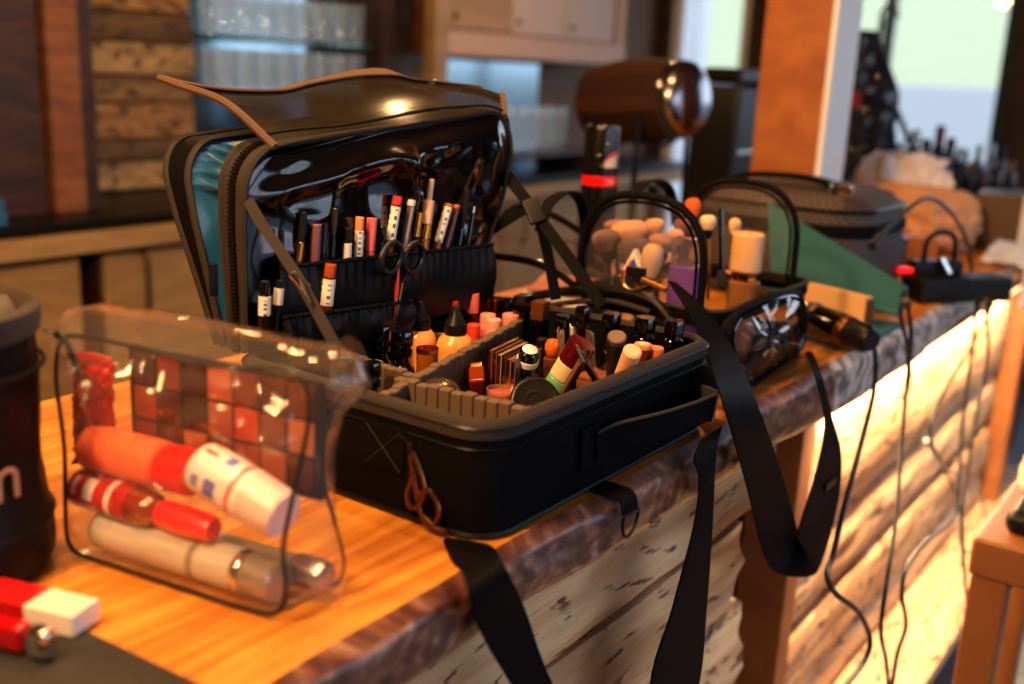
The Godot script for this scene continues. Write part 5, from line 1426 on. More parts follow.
	wpart(pal, "tray", mb(Transform3D(pb, bag_pt(0.127, 0.132, 0.0545))).rbox(Vector3.ZERO, Vector3(0.20, 0.10, 0.006), 0.002, 1), c.call(0.05, 0.035, 0.03, 0.3))
	var cols := [Color(0.30, 0.10, 0.06), Color(0.55, 0.16, 0.08), Color(0.25, 0.09, 0.06), Color(0.80, 0.34, 0.20), Color(0.50, 0.15, 0.09), Color(0.35, 0.14, 0.09), Color(0.45, 0.2, 0.12), Color(0.62, 0.24, 0.12), Color(0.36, 0.12, 0.08), Color(0.22, 0.08, 0.06), Color(0.70, 0.30, 0.15), Color(0.80, 0.20, 0.08), Color(0.52, 0.24, 0.16), Color(0.78, 0.46, 0.28), Color(0.45, 0.12, 0.07), Color(0.3, 0.12, 0.1), Color(0.72, 0.36, 0.2), Color(0.4, 0.12, 0.08), Color(0.6, 0.2, 0.12), Color(0.66, 0.3, 0.2), Color(0.28, 0.1, 0.07)]
	for i in 21:
		wpart(pal, "shadow_pan", mb(Transform3D(pb, bag_pt(0.127, 0.132, 0.0545))).rbox(Vector3(-0.081 + 0.027 * (i % 7), 0.031 - 0.030 * (i / 7), 0.0036), Vector3(0.0245, 0.027, 0.0018), 0.0006, 1), sm(cols[i] * 0.8, 0.45, 0.15))
	# red plastic pouch between bucket and bag
	var rpz := thing("red_pouch", "crumpled glossy red plastic pouch at the bag's bucket end", "pouch", bag_pt(0.0, 0.06, 0.05))
	var rs := mb()
	rs.sheet(func(u, v):
		var a := bag_px(lerpf(74, 114, u), lerpf(464, 354 + 10 * u, v), 0.040)
		return a + bagN * (0.010 * sin(PI * u) * sin(PI * clampf(v, 0.0, 1.0)) + 0.004 * rd.get_noise_2d(u * 5.0, v * 7.0)), 22, 30, 0.004)
	wpart(rpz, "film", rs, c.call(0.66, 0.03, 0.03, 0.15), "", 60.0)
	wpart(rpz, "seal_strip", mb().ribbon([bag_px(68, 356, 0.042), bag_px(90, 356, 0.036), bag_px(112, 362, 0.042)], Vector3.UP, 0.006, 0.002), c.call(0.7, 0.06, 0.05, 0.3))

# ---------------------------------------------------------------- black bucket, lighter, carton and mat
func build_left_corner() -> void:
	var bc := Vector3(0.379, T + 0.0005, -0.327)
	var t := thing("soft_bucket", "black soft sided bucket with pale lettering and open stuffed top", "bucket", bc)
	var shell := mb()
	var nz := noise(1.0, 3, 18)
	shell.sheet(func(u, v):
		var a: float = TAU * u
		var r: float = 0.080 + 0.003 * sin(v * 9.0) - 0.004 * v + 0.0035 * nz.get_noise_3d(cos(a) * 1.6, v * 3.0, sin(a) * 1.6)
		if v < 0.03: r -= 0.006 * (1.0 - v / 0.03)
		return Vector3(cos(a) * r, 0.205 * v, -sin(a) * r), 64, 24)
	var bot := []
	for i in 64: shell.tri(Vector3.ZERO, Vector3(cos(TAU * (i + 1) / 64) * 0.074, 0, -sin(TAU * (i + 1) / 64) * 0.074), Vector3(cos(TAU * i / 64) * 0.074, 0, -sin(TAU * i / 64) * 0.074))
	var skin := sm(Color(0.055, 0.048, 0.046), 0.45, 0.0, 0.22)
	part(t, "wall", shell, skin, "", 60.0)
	for y in [0.048, 0.176]:
		var rr := []
		for i in 48: rr.append(Vector3(cos(TAU * i / 48) * 0.0825, y, -sin(TAU * i / 48) * 0.0825))
		part(t, "seam", mb().tube(rr, 0.0022, 6, true), skin)
	var band := mb().lathe([Vector2(0.077, 0.200), Vector2(0.0815, 0.203), Vector2(0.083, 0.212), Vector2(0.0825, 0.222), Vector2(0.078, 0.226), Vector2(0.072, 0.218), Vector2(0.070, 0.195)], 48)
	part(t, "rim", band, sm(Color(0.22, 0.19, 0.17), 0.7, 0.0, 0.3), "grey brown fabric rim")
	var liner := mb()
	liner.sheet(func(u, v):
		var a: float = TAU * u
		var r: float = lerpf(0.074, 0.004, v)
		return Vector3(cos(a) * r, 0.212 + 0.010 * nz.get_noise_3d(cos(a) * r * 60.0, 0.0, sin(a) * r * 60.0) + 0.008 * sin(a * 9.0) * (1.0 - v) - 0.012 * v, -sin(a) * r), 60, 10)
	part(t, "gathered_liner", liner, sm(Color(0.20, 0.17, 0.15), 0.7), "crumpled grey liner", 60.0)
	# the lettering: only its last letter shows
	var tm := TextMesh.new()
	var sf := SystemFont.new(); sf.font_names = PackedStringArray(["Droid Sans"])
	tm.font = sf; tm.text = "n"; tm.font_size = 64; tm.pixel_size = 0.00072; tm.depth = 0.001
	var dirn := (on_y(6, 497, 0.085) - Vector3(bc.x, T + 0.085, bc.z)); dirn.y = 0
	var face := (Vector3(EYE.x, 0, EYE.z) - Vector3(bc.x, 0, bc.z)).normalized().rotated(Vector3.UP, deg_to_rad(33.0))
	var lt := MeshInstance3D.new()
	lt.name = "lettering"; lt.mesh = tm
	tm.material = sm(Color(0.70, 0.52, 0.40), 0.5)
	t.add_child(lt, true)
	lt.transform = Transform3D(Basis(Vector3.UP.cross(face).normalized(), Vector3.UP, face), face * 0.0832 + Vector3(0, 0.098, 0))
	# grey mat
	var m := thing("table_mat", "dark grey flat mat lying at the bar's near end", "mat", Vector3(0.2, T + 0.0005, -0.1))
	var a := on_y(60, 618, 0.0025); var b := on_y(212, 690, 0.0025)
	var d := (b - a).normalized(); var nn := Vector3(d.z, 0, -d.x)
	if nn.x > 0: nn = -nn
	var poly := [a - d * 0.10, b + d * 0.0, b + nn * 0.42, a - d * 0.10 + nn * 0.42]
	var mm := mb()
	mm.quad(poly[0], poly[1], poly[2], poly[3]); 
	var low := poly.map(func(p): return Vector3(p.x, T + 0.0006, p.z))
	mm.quad(low[3], low[2], low[1], low[0])
	for i in 4: mm.quad(low[i], low[(i + 1) % 4], poly[(i + 1) % 4], poly[i])
	wpart(m, "sheet", mm, sm(Color(0.075, 0.068, 0.06), 0.75))
	var hem := poly.map(func(p): return p - Vector3(0, 0.0008, 0))
	wpart(m, "hem", mb().tube(hem, 0.0012, 6, true), sm(Color(0.05, 0.045, 0.04), 0.8))
	# carton: white with red end
	var ax := (on_y(72, 622, 0.02) - on_y(8, 607, 0.02)).normalized()
	var ct := thing("small_carton", "small red and white carton lying flat on the mat", "carton", on_y(38, 627, 0.0035) + Vector3(0, 0.0, 0), Basis(ax, Vector3.UP, ax.cross(Vector3.UP)))
	part(ct, "white_end", mb().rbox(Vector3(0.012, 0.0085, -0.012), Vector3(0.044, 0.017, 0.030), 0.001, 1), sm(Color(0.85, 0.80, 0.74), 0.5))
	part(ct, "red_end", mb().rbox(Vector3(-0.037, 0.0085, -0.012), Vector3(0.054, 0.017, 0.030), 0.001, 1), sm(Color(0.68, 0.02, 0.04), 0.4))
	# lighter in front of it
	var lg := on_y(22, 652, 0.0035)
	var lt2 := thing("lighter", "red disposable lighter with chrome top in front of the carton", "lighter", lg, Basis(ax, Vector3.UP, ax.cross(Vector3.UP)))
	part(lt2, "body", mb().rbox(Vector3(-0.024, 0.0125, 0), Vector3(0.062, 0.023, 0.015), 0.006, 2), sm(Color(0.60, 0.01, 0.03), 0.2))
	part(lt2, "chrome_hood", mb().rbox(Vector3(0.0175, 0.0125, 0), Vector3(0.020, 0.0225, 0.0145), 0.005, 2), mats.chrome)
	part(lt2, "spark_wheel", mb(Transform3D(Basis(Vector3.RIGHT, PI / 2), Vector3(0.026, 0.015, 0.004))).lathe(cyl(0.0035, 0.0, 0.006), 12), mats.old_brass)
	part(lt2, "sticker", mb().box(Vector3(-0.036, 0.011, 0.0077), Vector3(0.020, 0.010, 0.0006)), barcode_mat(31))

# ---------------------------------------------------------------- clear brush bag behind the case
const BX0 := 1.262
const BX1 := 1.605
const BZ0 := -0.062
const BZ1 := -0.285

func arch(x: float, inset := 0.0, n := 22) -> Array:   # dome outline in a plane across the bar, from the guests' side over the top
	var out := []
	var zc := -0.188; var half := 0.096 - inset
	out.append(Vector3(x, T + 0.11, zc + half)); out.append(Vector3(x, T + 0.15, zc + half))
	for i in n + 1:
		var a := PI * i / n
		var k := pow(absf(cos(a)), 0.75) * signf(cos(a))
		out.append(Vector3(x, T + 0.165 + (0.098 - inset) * pow(sin(a), 0.8), zc + half * k))
	out.append(Vector3(x, T + 0.15, zc - half)); out.append(Vector3(x, T + 0.11, zc - half))
	return out

func brush(label: String, head: Array, w: float, h: float, plane_x: float, foot: Array, col: Color, handle: Material) -> void:
	var p := on_x(head[0], head[1], plane_x)
	var f := on_x(foot[0], foot[1], plane_x)
	f.y = maxf(f.y, T + 0.014)
	var d := p - f
	var ln := d.length()
	var k := 0.0016
	var r := w * k * 0.5; var hh := h * k
	var bristle := sm(col, 0.9)
	turned("makeup_brush", label, "brush", f, d, [
		["handle", [Vector2(0, 0), Vector2(0.003, 0.002), Vector2(0.0042, ln * 0.4), Vector2(0.0035, ln - hh * 1.1)], handle],
		["ferrule", [Vector2(0.0036, ln - hh * 1.15), Vector2(r * 0.55, ln - hh * 0.8), Vector2(r * 0.62, ln - hh * 0.35)], mats.satin_black],
		["bristles", [Vector2(r * 0.60, ln - hh * 0.5), Vector2(r * 0.95, ln - hh * 0.1), Vector2(r, ln + hh * 0.12), Vector2(r * 0.88, ln + hh * 0.32), Vector2(r * 0.55, ln + hh * 0.46), Vector2(0, ln + hh * 0.5)], bristle]], "brushes in the clear brush bag", 16)

func build_brush_bag() -> void:
	var t := thing("brush_bag", "clear domed vinyl brush bag with black piping behind the makeup case", "cosmetic bag", Vector3(1.43, T, -0.17))
	var L := func(d, y): return plan_loop(BX0, BX1, BZ0, BZ1, 0.035, d, y)
	var base := loop_rows(mb(), [L.call(0.008, 0.001), L.call(0.0, 0.006), L.call(0.0, 0.045)])
	var bt: Array = L.call(0.008, 0.001)
	for i in range(1, bt.size() - 1): base.tri(bt[0], bt[i + 1], bt[i])
	wpart(t, "base", base, mats.nylon)
	wpart(t, "side_panel", loop_rows(mb(), [L.call(0.0, 0.045), L.call(-0.004, 0.085), L.call(0.0, 0.118)]), mats.pvc_smoke)
	wpart(t, "rim_tape", loop_rows(mb(), [L.call(-0.001, 0.098), L.call(-0.005, 0.106), L.call(-0.004, 0.118), L.call(0.004, 0.122), L.call(0.006, 0.110)]), mats.nylon)
	wpart(t, "piping", mb().tube(L.call(-0.003, 0.121), 0.0034, 6, true), mats.binding)
	wpart(t, "piping", mb().tube(L.call(-0.001, 0.005), 0.0032, 6, true), mats.satin_black)
	# rolled front edge of the zip, catching light
	wpart(t, "zip_roll", mb().tube(smooth_path([on_x(520, 300, 1.25), on_x(560, 292, 1.25), on_x(610, 290, 1.25), on_x(652, 300, 1.25), on_x(672, 322, 1.25)], 6), 0.007, 8), mats.satin_black)
	wpart(t, "zip_roll", mb().tube(smooth_path([on_x(525, 310, 1.245), on_x(565, 303, 1.245), on_x(610, 301, 1.245), on_x(650, 312, 1.245)], 6), 0.004, 8), mats.binding)
	# the two domed end panels
	for e in [BX0 + 0.006, BX1 - 0.006]:
		var o := arch(e)
		var film := mb()
		var c := Vector3(e + (0.006 if e > 1.4 else -0.004), T + 0.17, -0.188)
		for i in o.size() - 1:
			for k in 4:
				var a: Vector3 = o[i].lerp(c, k / 4.0); var b: Vector3 = o[i + 1].lerp(c, k / 4.0); var b2: Vector3 = o[i + 1].lerp(c, (k + 1) / 4.0); var a2: Vector3 = o[i].lerp(c, (k + 1) / 4.0)
				film.quad(a, b, b2, a2)
		film.tri(o[o.size() - 1], o[0], c)
		var end := wpart(t, "dome_panel", film, mats.pvc_clear, "", 70.0)
		wpart(end, "dome_piping", mb().tube(o, 0.0056, 8), mats.nylon)
		wpart(end, "inner_piping", mb().tube(arch(e - 0.003, 0.009), 0.0022, 6), mats.gloss_black)
	# front pocket with rounded zip border
	var zf := BZ0 + 0.004
	var pk := []
	for q in [[738, 372], [728, 340], [737, 316], [757, 303], [785, 293], [799, 295], [804, 312], [804, 335], [797, 352], [775, 368], [752, 384], [743, 382]]: pk.append(on_z(q[0], q[1], zf + 0.012))
	var ps := []
	var n := pk.size()
	for i in n:
		for k in 5: ps.append(pk[i].cubic_interpolate(pk[(i + 1) % n], pk[(i - 1 + n) % n], pk[(i + 2) % n], k / 5.0))
	var pc := on_z(770, 338, zf + 0.03)
	var pf := mb(); var pg := mb()
	var nz := noise(1.0, 3, 28)
	for i in ps.size():
		var j := (i + 1) % ps.size()
		for k in 6:
			var g := func(a: Vector3, f: float) -> Vector3:
				var p := a.lerp(pc, f)
				p.z = zf + 0.012 + 0.018 * sin(PI / 2 * f) + 0.006 * nz.get_noise_2d(p.x * 30.0, p.y * 30.0)
				return p
			pf.quad(g.call(ps[j], k / 6.0), g.call(ps[i], k / 6.0), g.call(ps[i], (k + 1) / 6.0), g.call(ps[j], (k + 1) / 6.0))
		var wa := Vector3(ps[i].x, ps[i].y, zf - 0.001); var wb := Vector3(ps[j].x, ps[j].y, zf - 0.001)
		pg.quad(ps[i], ps[j], wb, wa)
	var pocket := wpart(t, "pocket", pf, mats.pvc_smoke, "bulging clear pocket on the brush bag's front", 70.0)
	wpart(pocket, "pocket_gusset", pg, mats.nylon)
	wpart(pocket, "pocket_zip", mb().tube(ps, 0.0045, 8, true), mats.nylon)
	wpart(pocket, "pocket_piping", mb().tube(ps.map(func(p): return p.lerp(pc, 0.08) + Vector3(0, 0, 0.002)), 0.0022, 6, true), mats.gloss_black)
	# lid flap thrown back over the far side
	var fl := func(u: float, v: float) -> Vector3:
		var a := Vector3(lerpf(1.27, 1.46, u), T + 0.120, BZ1 - 0.004)
		var b := Vector3(lerpf(1.25, 1.42, u), T + 0.175 + 0.03 * u, -0.50)
		var p := a.lerp(b, v)
		p.y += 0.010 * sin(PI * v) + 0.004 * sin(u * 9.0 + v * 7.0) - 0.03 * v * v * (1.0 - u)
		return p
	var flap := wpart(t, "lid_flap", mb().sheet(fl, 24, 16), mats.pvc_smoke, "clear lid flap thrown back", 70.0)
	var ln := []
	for i in 13: ln.append(fl.call(0.0, i / 12.0))
	for i in range(1, 17): ln.append(fl.call(i / 16.0, 1.0))
	for i in range(1, 13): ln.append(fl.call(1.0, 1.0 - i / 12.0))
	wpart(flap, "flap_piping", mb().tube(ln, 0.0055, 8), mats.nylon)
	# carry loops
	for q in [[[540, 232], [548, 205], [566, 192], [580, 200], [586, 230], [590, 262]], [[632, 200], [642, 184], [655, 180], [668, 188], [674, 206], [676, 225]]]:
		var path: Array = q.map(func(e): return on_z(e[0], e[1], -0.32 if q[0][0] < 600 else -0.30))
		wpart(t, "carry_loop", mb().ribbon(smooth_path(path, 5), Vector3(0.5, 0.1, 0.86), 0.016, 0.003), mats.nylon)
	# brass clip and shoulder strap over the slab edge
	wpart(t, "strap_tab", mb().rbox(on_x(636, 272, BX0 - 0.012), Vector3(0.008, 0.014, 0.030), 0.002, 1), mats.satin_black)
	var clip := wpart(t, "strap_clip", mb().tube(smooth_path([on_x(622, 270, 1.245), on_x(624, 284, 1.245), on_x(634, 290, 1.245), on_x(650, 286, 1.245), on_x(662, 280, 1.245)], 5), 0.003, 8), mats.brass, "brass strap clip")
	wpart(clip, "clip_bolt", mb().tube([on_x(642, 280, 1.24), on_x(666, 290, 1.235)], 0.0042, 8), mats.brass)
	var zs := 0.034
	var Ls := [on_x(668, 281, 1.235), on_x(688, 312, 1.205), on_x(703, 346, 1.186), on_z(722, 400, zs), on_z(747, 487, zs), on_z(762, 548, zs), on_z(777, 573, zs), on_z(809, 576, zs + 0.01), on_z(822, 560, zs + 0.014), on_z(838, 500, zs + 0.012), on_z(841, 455, zs + 0.008), on_z(833, 420, zs), on_z(820, 372, 0.03), on_y(812, 352, 0.004)]
	var Rs := [on_x(676, 283, 1.240), on_x(708, 312, 1.236), on_x(733, 350, 1.25), on_z(757, 405, zs), on_z(780, 470, zs), on_z(797, 530, zs), on_z(801, 541, zs), on_z(800, 541, zs + 0.01), on_z(798, 531, zs + 0.014), on_z(814, 480, zs + 0.012), on_z(823, 440, zs + 0.008), on_z(824, 415, zs), on_z(814, 372, 0.03), on_y(805, 352, 0.004)]
	var strap := wpart(t, "shoulder_strap", mb().band(smooth_path(Ls, 6), smooth_path(Rs, 6), 0.0022), mats.nylon, "wide black shoulder strap looping down over the slab edge")
	wpart(strap, "slider", mb().rbox(on_z(829, 484, zs + 0.014), Vector3(0.045, 0.012, 0.007), 0.002, 1), mats.satin_black)
	# ---- what stands in it
	var c := func(r, g, b, ro := 0.4, me := 0.0): return sm(Color(r, g, b), ro, me)
	var bk: Material = mats.gloss_black
	brush("fluffy taupe brush head leaning on the bag's lid side", [606, 240], 26, 20, 1.33, [615, 330], Color(0.42, 0.30, 0.26), bk)
	brush("large peach powder brush, biggest head in the brush bag", [630, 234], 38, 26, 1.38, [636, 330], Color(0.72, 0.50, 0.37), bk)
	brush("dense purple grey kabuki brush in the middle of the bag", [635, 252], 32, 28, 1.325, [650, 330], Color(0.30, 0.20, 0.22), bk)
	brush("pinkish brown blush brush beside the purple grey one", [661, 243], 25, 18, 1.372, [654, 330], Color(0.54, 0.37, 0.31), bk)
	brush("long beige foundation brush below the pinkish one", [652, 260], 20, 30, 1.295, [640, 335], Color(0.68, 0.53, 0.42), bk)
	brush("small peach brush at the back of the brush bag", [655, 226], 20, 15, 1.44, [655, 320], Color(0.72, 0.50, 0.37), bk)
	brush("small beige brush beside the purple box", [675, 237], 17, 15, 1.40, [670, 320], Color(0.76, 0.52, 0.40), mats.brass)
	brush("flat rose brush showing over the peach powder brush", [616, 226], 24, 12, 1.40, [620, 320], Color(0.52, 0.32, 0.27), bk)
	brush("dark rose brush near the dome's top", [682, 226], 16, 14, 1.45, [676, 310], Color(0.40, 0.2, 0.2), bk)
	brush("orange fan brush at the far dome", [693, 207], 16, 18, 1.52, [700, 300], Color(0.78, 0.32, 0.08), mats.brass)
	brush("white tipped brush with gold handle beside the fan brush", [708, 222], 16, 14, 1.50, [708, 300], Color(0.85, 0.72, 0.58), mats.gold)
	brush("slim cream tipped brush leaning by the frosted bottle", [735, 226], 12, 16, 1.55, [728, 300], Color(0.85, 0.66, 0.45), c.call(0.15, 0.04, 0.05))
	# dark flat stick
	var a := on_x(721, 208, 1.48); var b := on_x(722, 290, 1.48)
	turned("makeup_brush", "plain black brush standing bristles down beside the frosted bottle", "brush", b, a - b, [["handle", cyl(0.0045, 0.03, b.distance_to(a), 0.001), bk], ["bristles", [Vector2(0, 0), Vector2(0.008, 0.006), Vector2(0.009, 0.02), Vector2(0.005, 0.031)], c.call(0.1, 0.08, 0.07, 0.9)]])
	# red, white and blue triangular carton
	var tc := thing("triangle_carton", "small triangular white carton with red and blue print in the brush bag", "carton", on_x(630, 275, 1.29))
	var tb := mb()
	var P := [on_x(634, 249, 1.285), on_x(619, 276, 1.285), on_x(643, 274, 1.285)]
	var off := Vector3(0.012, 0.0, 0)
	tb.tri(P[0], P[1], P[2]); tb.tri(P[2] + off, P[1] + off, P[0] + off)
	for i in 3: tb.quad(P[(i + 1) % 3], P[i], P[i] + off, P[(i + 1) % 3] + off)
	wpart(tc, "carton_body", tb, mats.white)
	var cen: Vector3 = (P[0] + P[1] + P[2]) / 3.0
	var sh := func(o: Vector3, s: float) -> Array: return P.map(func(p): return cen + (p - cen) * s + o)
	var r1: Array = sh.call(Vector3(-0.0006, -0.004, -0.003), 0.6)
	wpart(tc, "red_print", mb().tri_add(r1), c.call(0.75, 0.12, 0.08))
	var r2: Array = sh.call(Vector3(-0.0008, 0.004, 0.002), 0.36)
	wpart(tc, "blue_print", mb().tri_add(r2), c.call(0.12, 0.25, 0.55))
	# purple box with clear top
	var pbx := thing("purple_box", "purple cosmetic box with clear upper half among the brushes", "box", Vector3(1.335, T + 0.012, -0.150), Basis(Vector3.UP, 0.15))
	part(pbx, "carton", mb().rbox(Vector3(0, 0.076, 0), Vector3(0.03, 0.152, 0.042), 0.0015, 1), c.call(0.34, 0.14, 0.50, 0.4))
	part(pbx, "clear_top", mb().rbox(Vector3(0, 0.172, 0), Vector3(0.028, 0.038, 0.040), 0.0015, 1), clear(Color(0.35, 0.3, 0.35), 0.25, 0.06))
	# frosted bottle, flat wooden pad
	var fb := on_z(749, 233, -0.135)
	var frost := sm(Color(0.80, 0.62, 0.42), 0.45); frost.subsurf_scatter_enabled = true; frost.subsurf_scatter_strength = 0.3
	turned("frosted_bottle", "frosted cream pump bottle with gold collar in the brush bag", "bottle", Vector3(fb.x, T + 0.012, fb.z), Vector3.UP, [["body", cyl(0.024, 0.0, fb.y - T - 0.085, 0.003), c.call(0.55, 0.36, 0.2, 0.2)], ["collar", cyl(0.020, fb.y - T - 0.0848, fb.y - T - 0.072, 0.001), mats.gold], ["overcap", cyl(0.0245, fb.y - T - 0.0715, fb.y - T - 0.012, 0.0025), frost]], "", 28)
	var wp := thing("wooden_nail_file", "pale wooden nail file lying across the brush bag rim", "nail file", on_y(740, 277, 0.124), Basis(Vector3.UP, 0.95))
	part(wp, "board", mb().rbox(Vector3(0, 0.002, 0), Vector3(0.075, 0.003, 0.012), 0.0012, 1), c.call(0.80, 0.52, 0.28, 0.6))
	part(wp, "grit_face", mb().box(Vector3(0, 0.0037, 0), Vector3(0.07, 0.0006, 0.010)), c.call(0.72, 0.46, 0.26, 0.9))
	# folded pink cloth and leaflet under the thrown-back flap
	var pc2 := thing("pink_leaflet", "peach pink folded leaflet lying under the brush bag's flap", "leaflet", Vector3(1.36, T + 0.06, -0.40), Basis(Vector3.UP, 0.3))
	for i in 3:
		part(pc2, "page", mb(Transform3D(Basis(Vector3(0, 0, 1), -0.10 + 0.10 * i), Vector3(-0.05 + 0.06 * i, 0.012 * i, 0.01 * i))).rbox(Vector3.ZERO, Vector3(0.10, 0.002, 0.12), 0.0008, 1), [c.call(0.85, 0.42, 0.30), mats.white, c.call(0.80, 0.46, 0.36)][i])
	var ub := thing("folded_pouch", "black folded pouch that carries the leaflet behind the case", "pouch", Vector3(1.35, T + 0.001, -0.41), Basis(Vector3.UP, 0.05))
	part(ub, "pouch_body", mb().rbox(Vector3(0, 0.027, 0), Vector3(0.20, 0.052, 0.18), 0.02, 3), mats.nylon)
	part(ub, "zip", mb().tube([Vector3(-0.09, 0.047, 0.084), Vector3(0.09, 0.047, 0.084)], 0.003, 6), mats.zip)

# ---------------------------------------------------------------- far half of the bar top
func crumple(size: Vector3, sd: int, amp: float, k := 5) -> MB:
	var nz := noise(1.0, 3, sd); var rd := noise(1.0, 2, sd + 1); rd.fractal_type = FastNoiseLite.FRACTAL_RIDGED
	var b := mb()
	for f in 6:
		var ax := f / 2; var sg := 1.0 if f % 2 else -1.0
		var e1 := (ax + 1) % 3; var e2 := (ax + 2) % 3
		var g := func(u: float, v: float) -> Vector3:
			var p := Vector3.ZERO
			p[ax] = sg; p[e1] = (2.0 * u - 1.0) * (sg); p[e2] = 2.0 * v - 1.0
			var q := p.normalized().lerp(p, 0.45)
			var o := q * size * 0.5
			var d := rd.get_noise_3d(q.x * 1.5, q.y * 1.5, q.z * 1.5) * amp + nz.get_noise_3d(q.x * 3.0, q.y * 3.0, q.z * 3.0) * amp * 0.5
			o += q.normalized() * d
			o.y = maxf(o.y, -size.y * 0.5)
			return o + Vector3(0, size.y * 0.5, 0)
		b.sheet(g, k * 3, k * 3)
	return b

func build_far_counter() -> void:
	var c := func(r, g, b, ro := 0.4, me := 0.0): return sm(Color(r, g, b), ro, me)
	# tall hairspray can
	var sc := at_depth(609, 190, 1.80)
	var can := thing("hairspray_can", "tall black hairspray can with red band behind the brush bag", "can", Vector3(sc.x, T + 0.0005, sc.z - 0.02))
	var hh := 0.335
	var face := (EYE - can.position); face.y = 0; face = face.normalized()
	part(can, "body", mb().lathe([Vector2(0, 0), Vector2(0.028, 0), Vector2(0.031, 0.004), Vector2(0.031, hh - 0.115)], 28), c.call(0.03, 0.028, 0.03, 0.2))
	part(can, "red_band", mb().lathe([Vector2(0.0312, hh - 0.100), Vector2(0.0316, hh - 0.099), Vector2(0.0316, hh - 0.084), Vector2(0.0312, hh - 0.083)], 28), c.call(0.85, 0.05, 0.05, 0.25))
	part(can, "upper_body", mb().lathe([Vector2(0.031, hh - 0.115), Vector2(0.0312, hh - 0.10), Vector2(0.0312, hh - 0.05), Vector2(0.030, hh - 0.046)], 28), c.call(0.03, 0.028, 0.03, 0.2))
	part(can, "cap", mb().lathe([Vector2(0.0302, hh - 0.046), Vector2(0.0306, hh - 0.044), Vector2(0.0300, hh - 0.006), Vector2(0.0282, hh), Vector2(0.024, hh), Vector2(0.020, hh - 0.008), Vector2(0.0, hh - 0.009)], 28), c.call(0.03, 0.028, 0.028, 0.25))
	# emblem: pale half oval with a red arc above, and lettering on the band
	var side := Vector3.UP.cross(face).normalized()
	var wrap := func(a: float, y: float, r: float) -> Vector3: return face * cos(a) * r + side * sin(a) * r + Vector3(0, y, 0)
	var em := mb()
	em.sheet(func(u, v): return wrap.call(lerpf(0.18, 1.0, u), hh - 0.068 + 0.020 * v * sqrt(1.0 - (1.0 - u) * (1.0 - u)), 0.0318), 14, 4)
	part(can, "pale_emblem", em, c.call(0.72, 0.64, 0.55, 0.4))
	var em2 := mb()
	em2.sheet(func(u, v): return wrap.call(lerpf(0.30, 1.0, u), hh - 0.066 + (0.020 + 0.006 * v) * sqrt(1.0 - (1.0 - u) * (1.0 - u) * 0.8), 0.0319), 14, 2)
	part(can, "red_arc", em2, c.call(0.75, 0.1, 0.07, 0.4))
	for i in 6:
		part(can, "letter_stroke", mb().sheet(func(u, v): return wrap.call(0.42 + 0.085 * i + 0.05 * u, hh - 0.096 + 0.008 * v, 0.0320), 2, 1), c.call(0.85, 0.6, 0.5, 0.4))
	for q in [[0.05, -0.064], [0.22, -0.058], [0.32, -0.028]]:
		part(can, "dot", mb().ball(wrap.call(q[0], hh + q[1], 0.031), Vector3(0.002, 0.002, 0.002), 8, 6), c.call(0.6, 0.45, 0.3))
	# mesh vanity bag
	var mesh_mat := sm(Color(0.30, 0.24, 0.21), 0.7); mesh_mat.albedo_texture = weave_image(128, 6, 1.0); tri_map(mesh_mat, Vector3(11, 11, 11))
	var vb := thing("mesh_bag", "black mesh vanity bag with top handle beside the timber post", "bag", Vector3(2.13, T, -0.28))
	var loop := func(d, y): return plan_loop(1.95, 2.30, -0.10, -0.46, 0.09, d, y)
	wpart(vb, "lower_body", loop_rows(mb(), [loop.call(0.02, 0.001), loop.call(0.0, 0.015), loop.call(-0.004, 0.08), loop.call(0.0, 0.138)]), mesh_mat)
	wpart(vb, "zip_band", loop_rows(mb(), [loop.call(0.0, 0.138), loop.call(-0.004, 0.142), loop.call(-0.004, 0.160), loop.call(0.002, 0.164)]), mats.nylon)
	var lid := loop_rows(mb(), [loop.call(0.002, 0.164), loop.call(0.006, 0.188), loop.call(0.030, 0.212), loop.call(0.075, 0.224)])
	var lt: Array = loop.call(0.075, 0.224)
	var cen := Vector3(2.125, T + 0.228, -0.28)
	for i in lt.size(): lid.tri(lt[i], lt[(i + 1) % lt.size()], cen)
	wpart(vb, "lid", lid, mesh_mat, "", 60.0)
	wpart(vb, "piping", mb().tube(loop.call(0.002, 0.190), 0.004, 6, true), mats.satin_black)
	var hd := [Vector3(2.02, T + 0.214, -0.40), Vector3(2.02, T + 0.236, -0.37), Vector3(2.02, T + 0.243, -0.28), Vector3(2.02, T + 0.236, -0.20), Vector3(2.02, T + 0.212, -0.17)]
	var hdl := wpart(vb, "handle", mb().ribbon(smooth_path(hd, 6), Vector3(1, 0, 0), 0.035, 0.010), mats.nylon)
	wpart(hdl, "handle_ring", mb().rbox(Vector3(2.0, T + 0.224, -0.185), Vector3(0.008, 0.03, 0.008), 0.003, 1), mats.chrome)
	wpart(vb, "zip_pull", mb().rbox(on_x(845, 190, 1.944), Vector3(0.006, 0.018, 0.03), 0.003, 1), mats.chrome)
	# teal folder leaning open against it
	var teal := sm(Color(0.09, 0.34, 0.36), 0.8)
	var fo := thing("teal_folder", "teal green fabric folder lying open against the mesh bag", "folder", Vector3(1.84, T, -0.14))
	var quad_slab := func(P: Array, th: Vector3) -> MB:
		var b := mb()
		var Q := P.map(func(p): return p + th)
		b.quad(P[0], P[1], P[2], P[3]); b.quad(Q[3], Q[2], Q[1], Q[0])
		for i in 4: b.quad(P[i], Q[i], Q[(i + 1) % 4], P[(i + 1) % 4])
		return b
	var A := [on_x(772, 288, 1.895), on_x(902, 314, 1.885), on_x(907, 288, 1.89), on_x(768, 203, 1.915)]
	wpart(fo, "upper_cover", quad_slab.call([A[0], A[1], A[2], A[3]], Vector3(0.008, 0, 0)), teal)
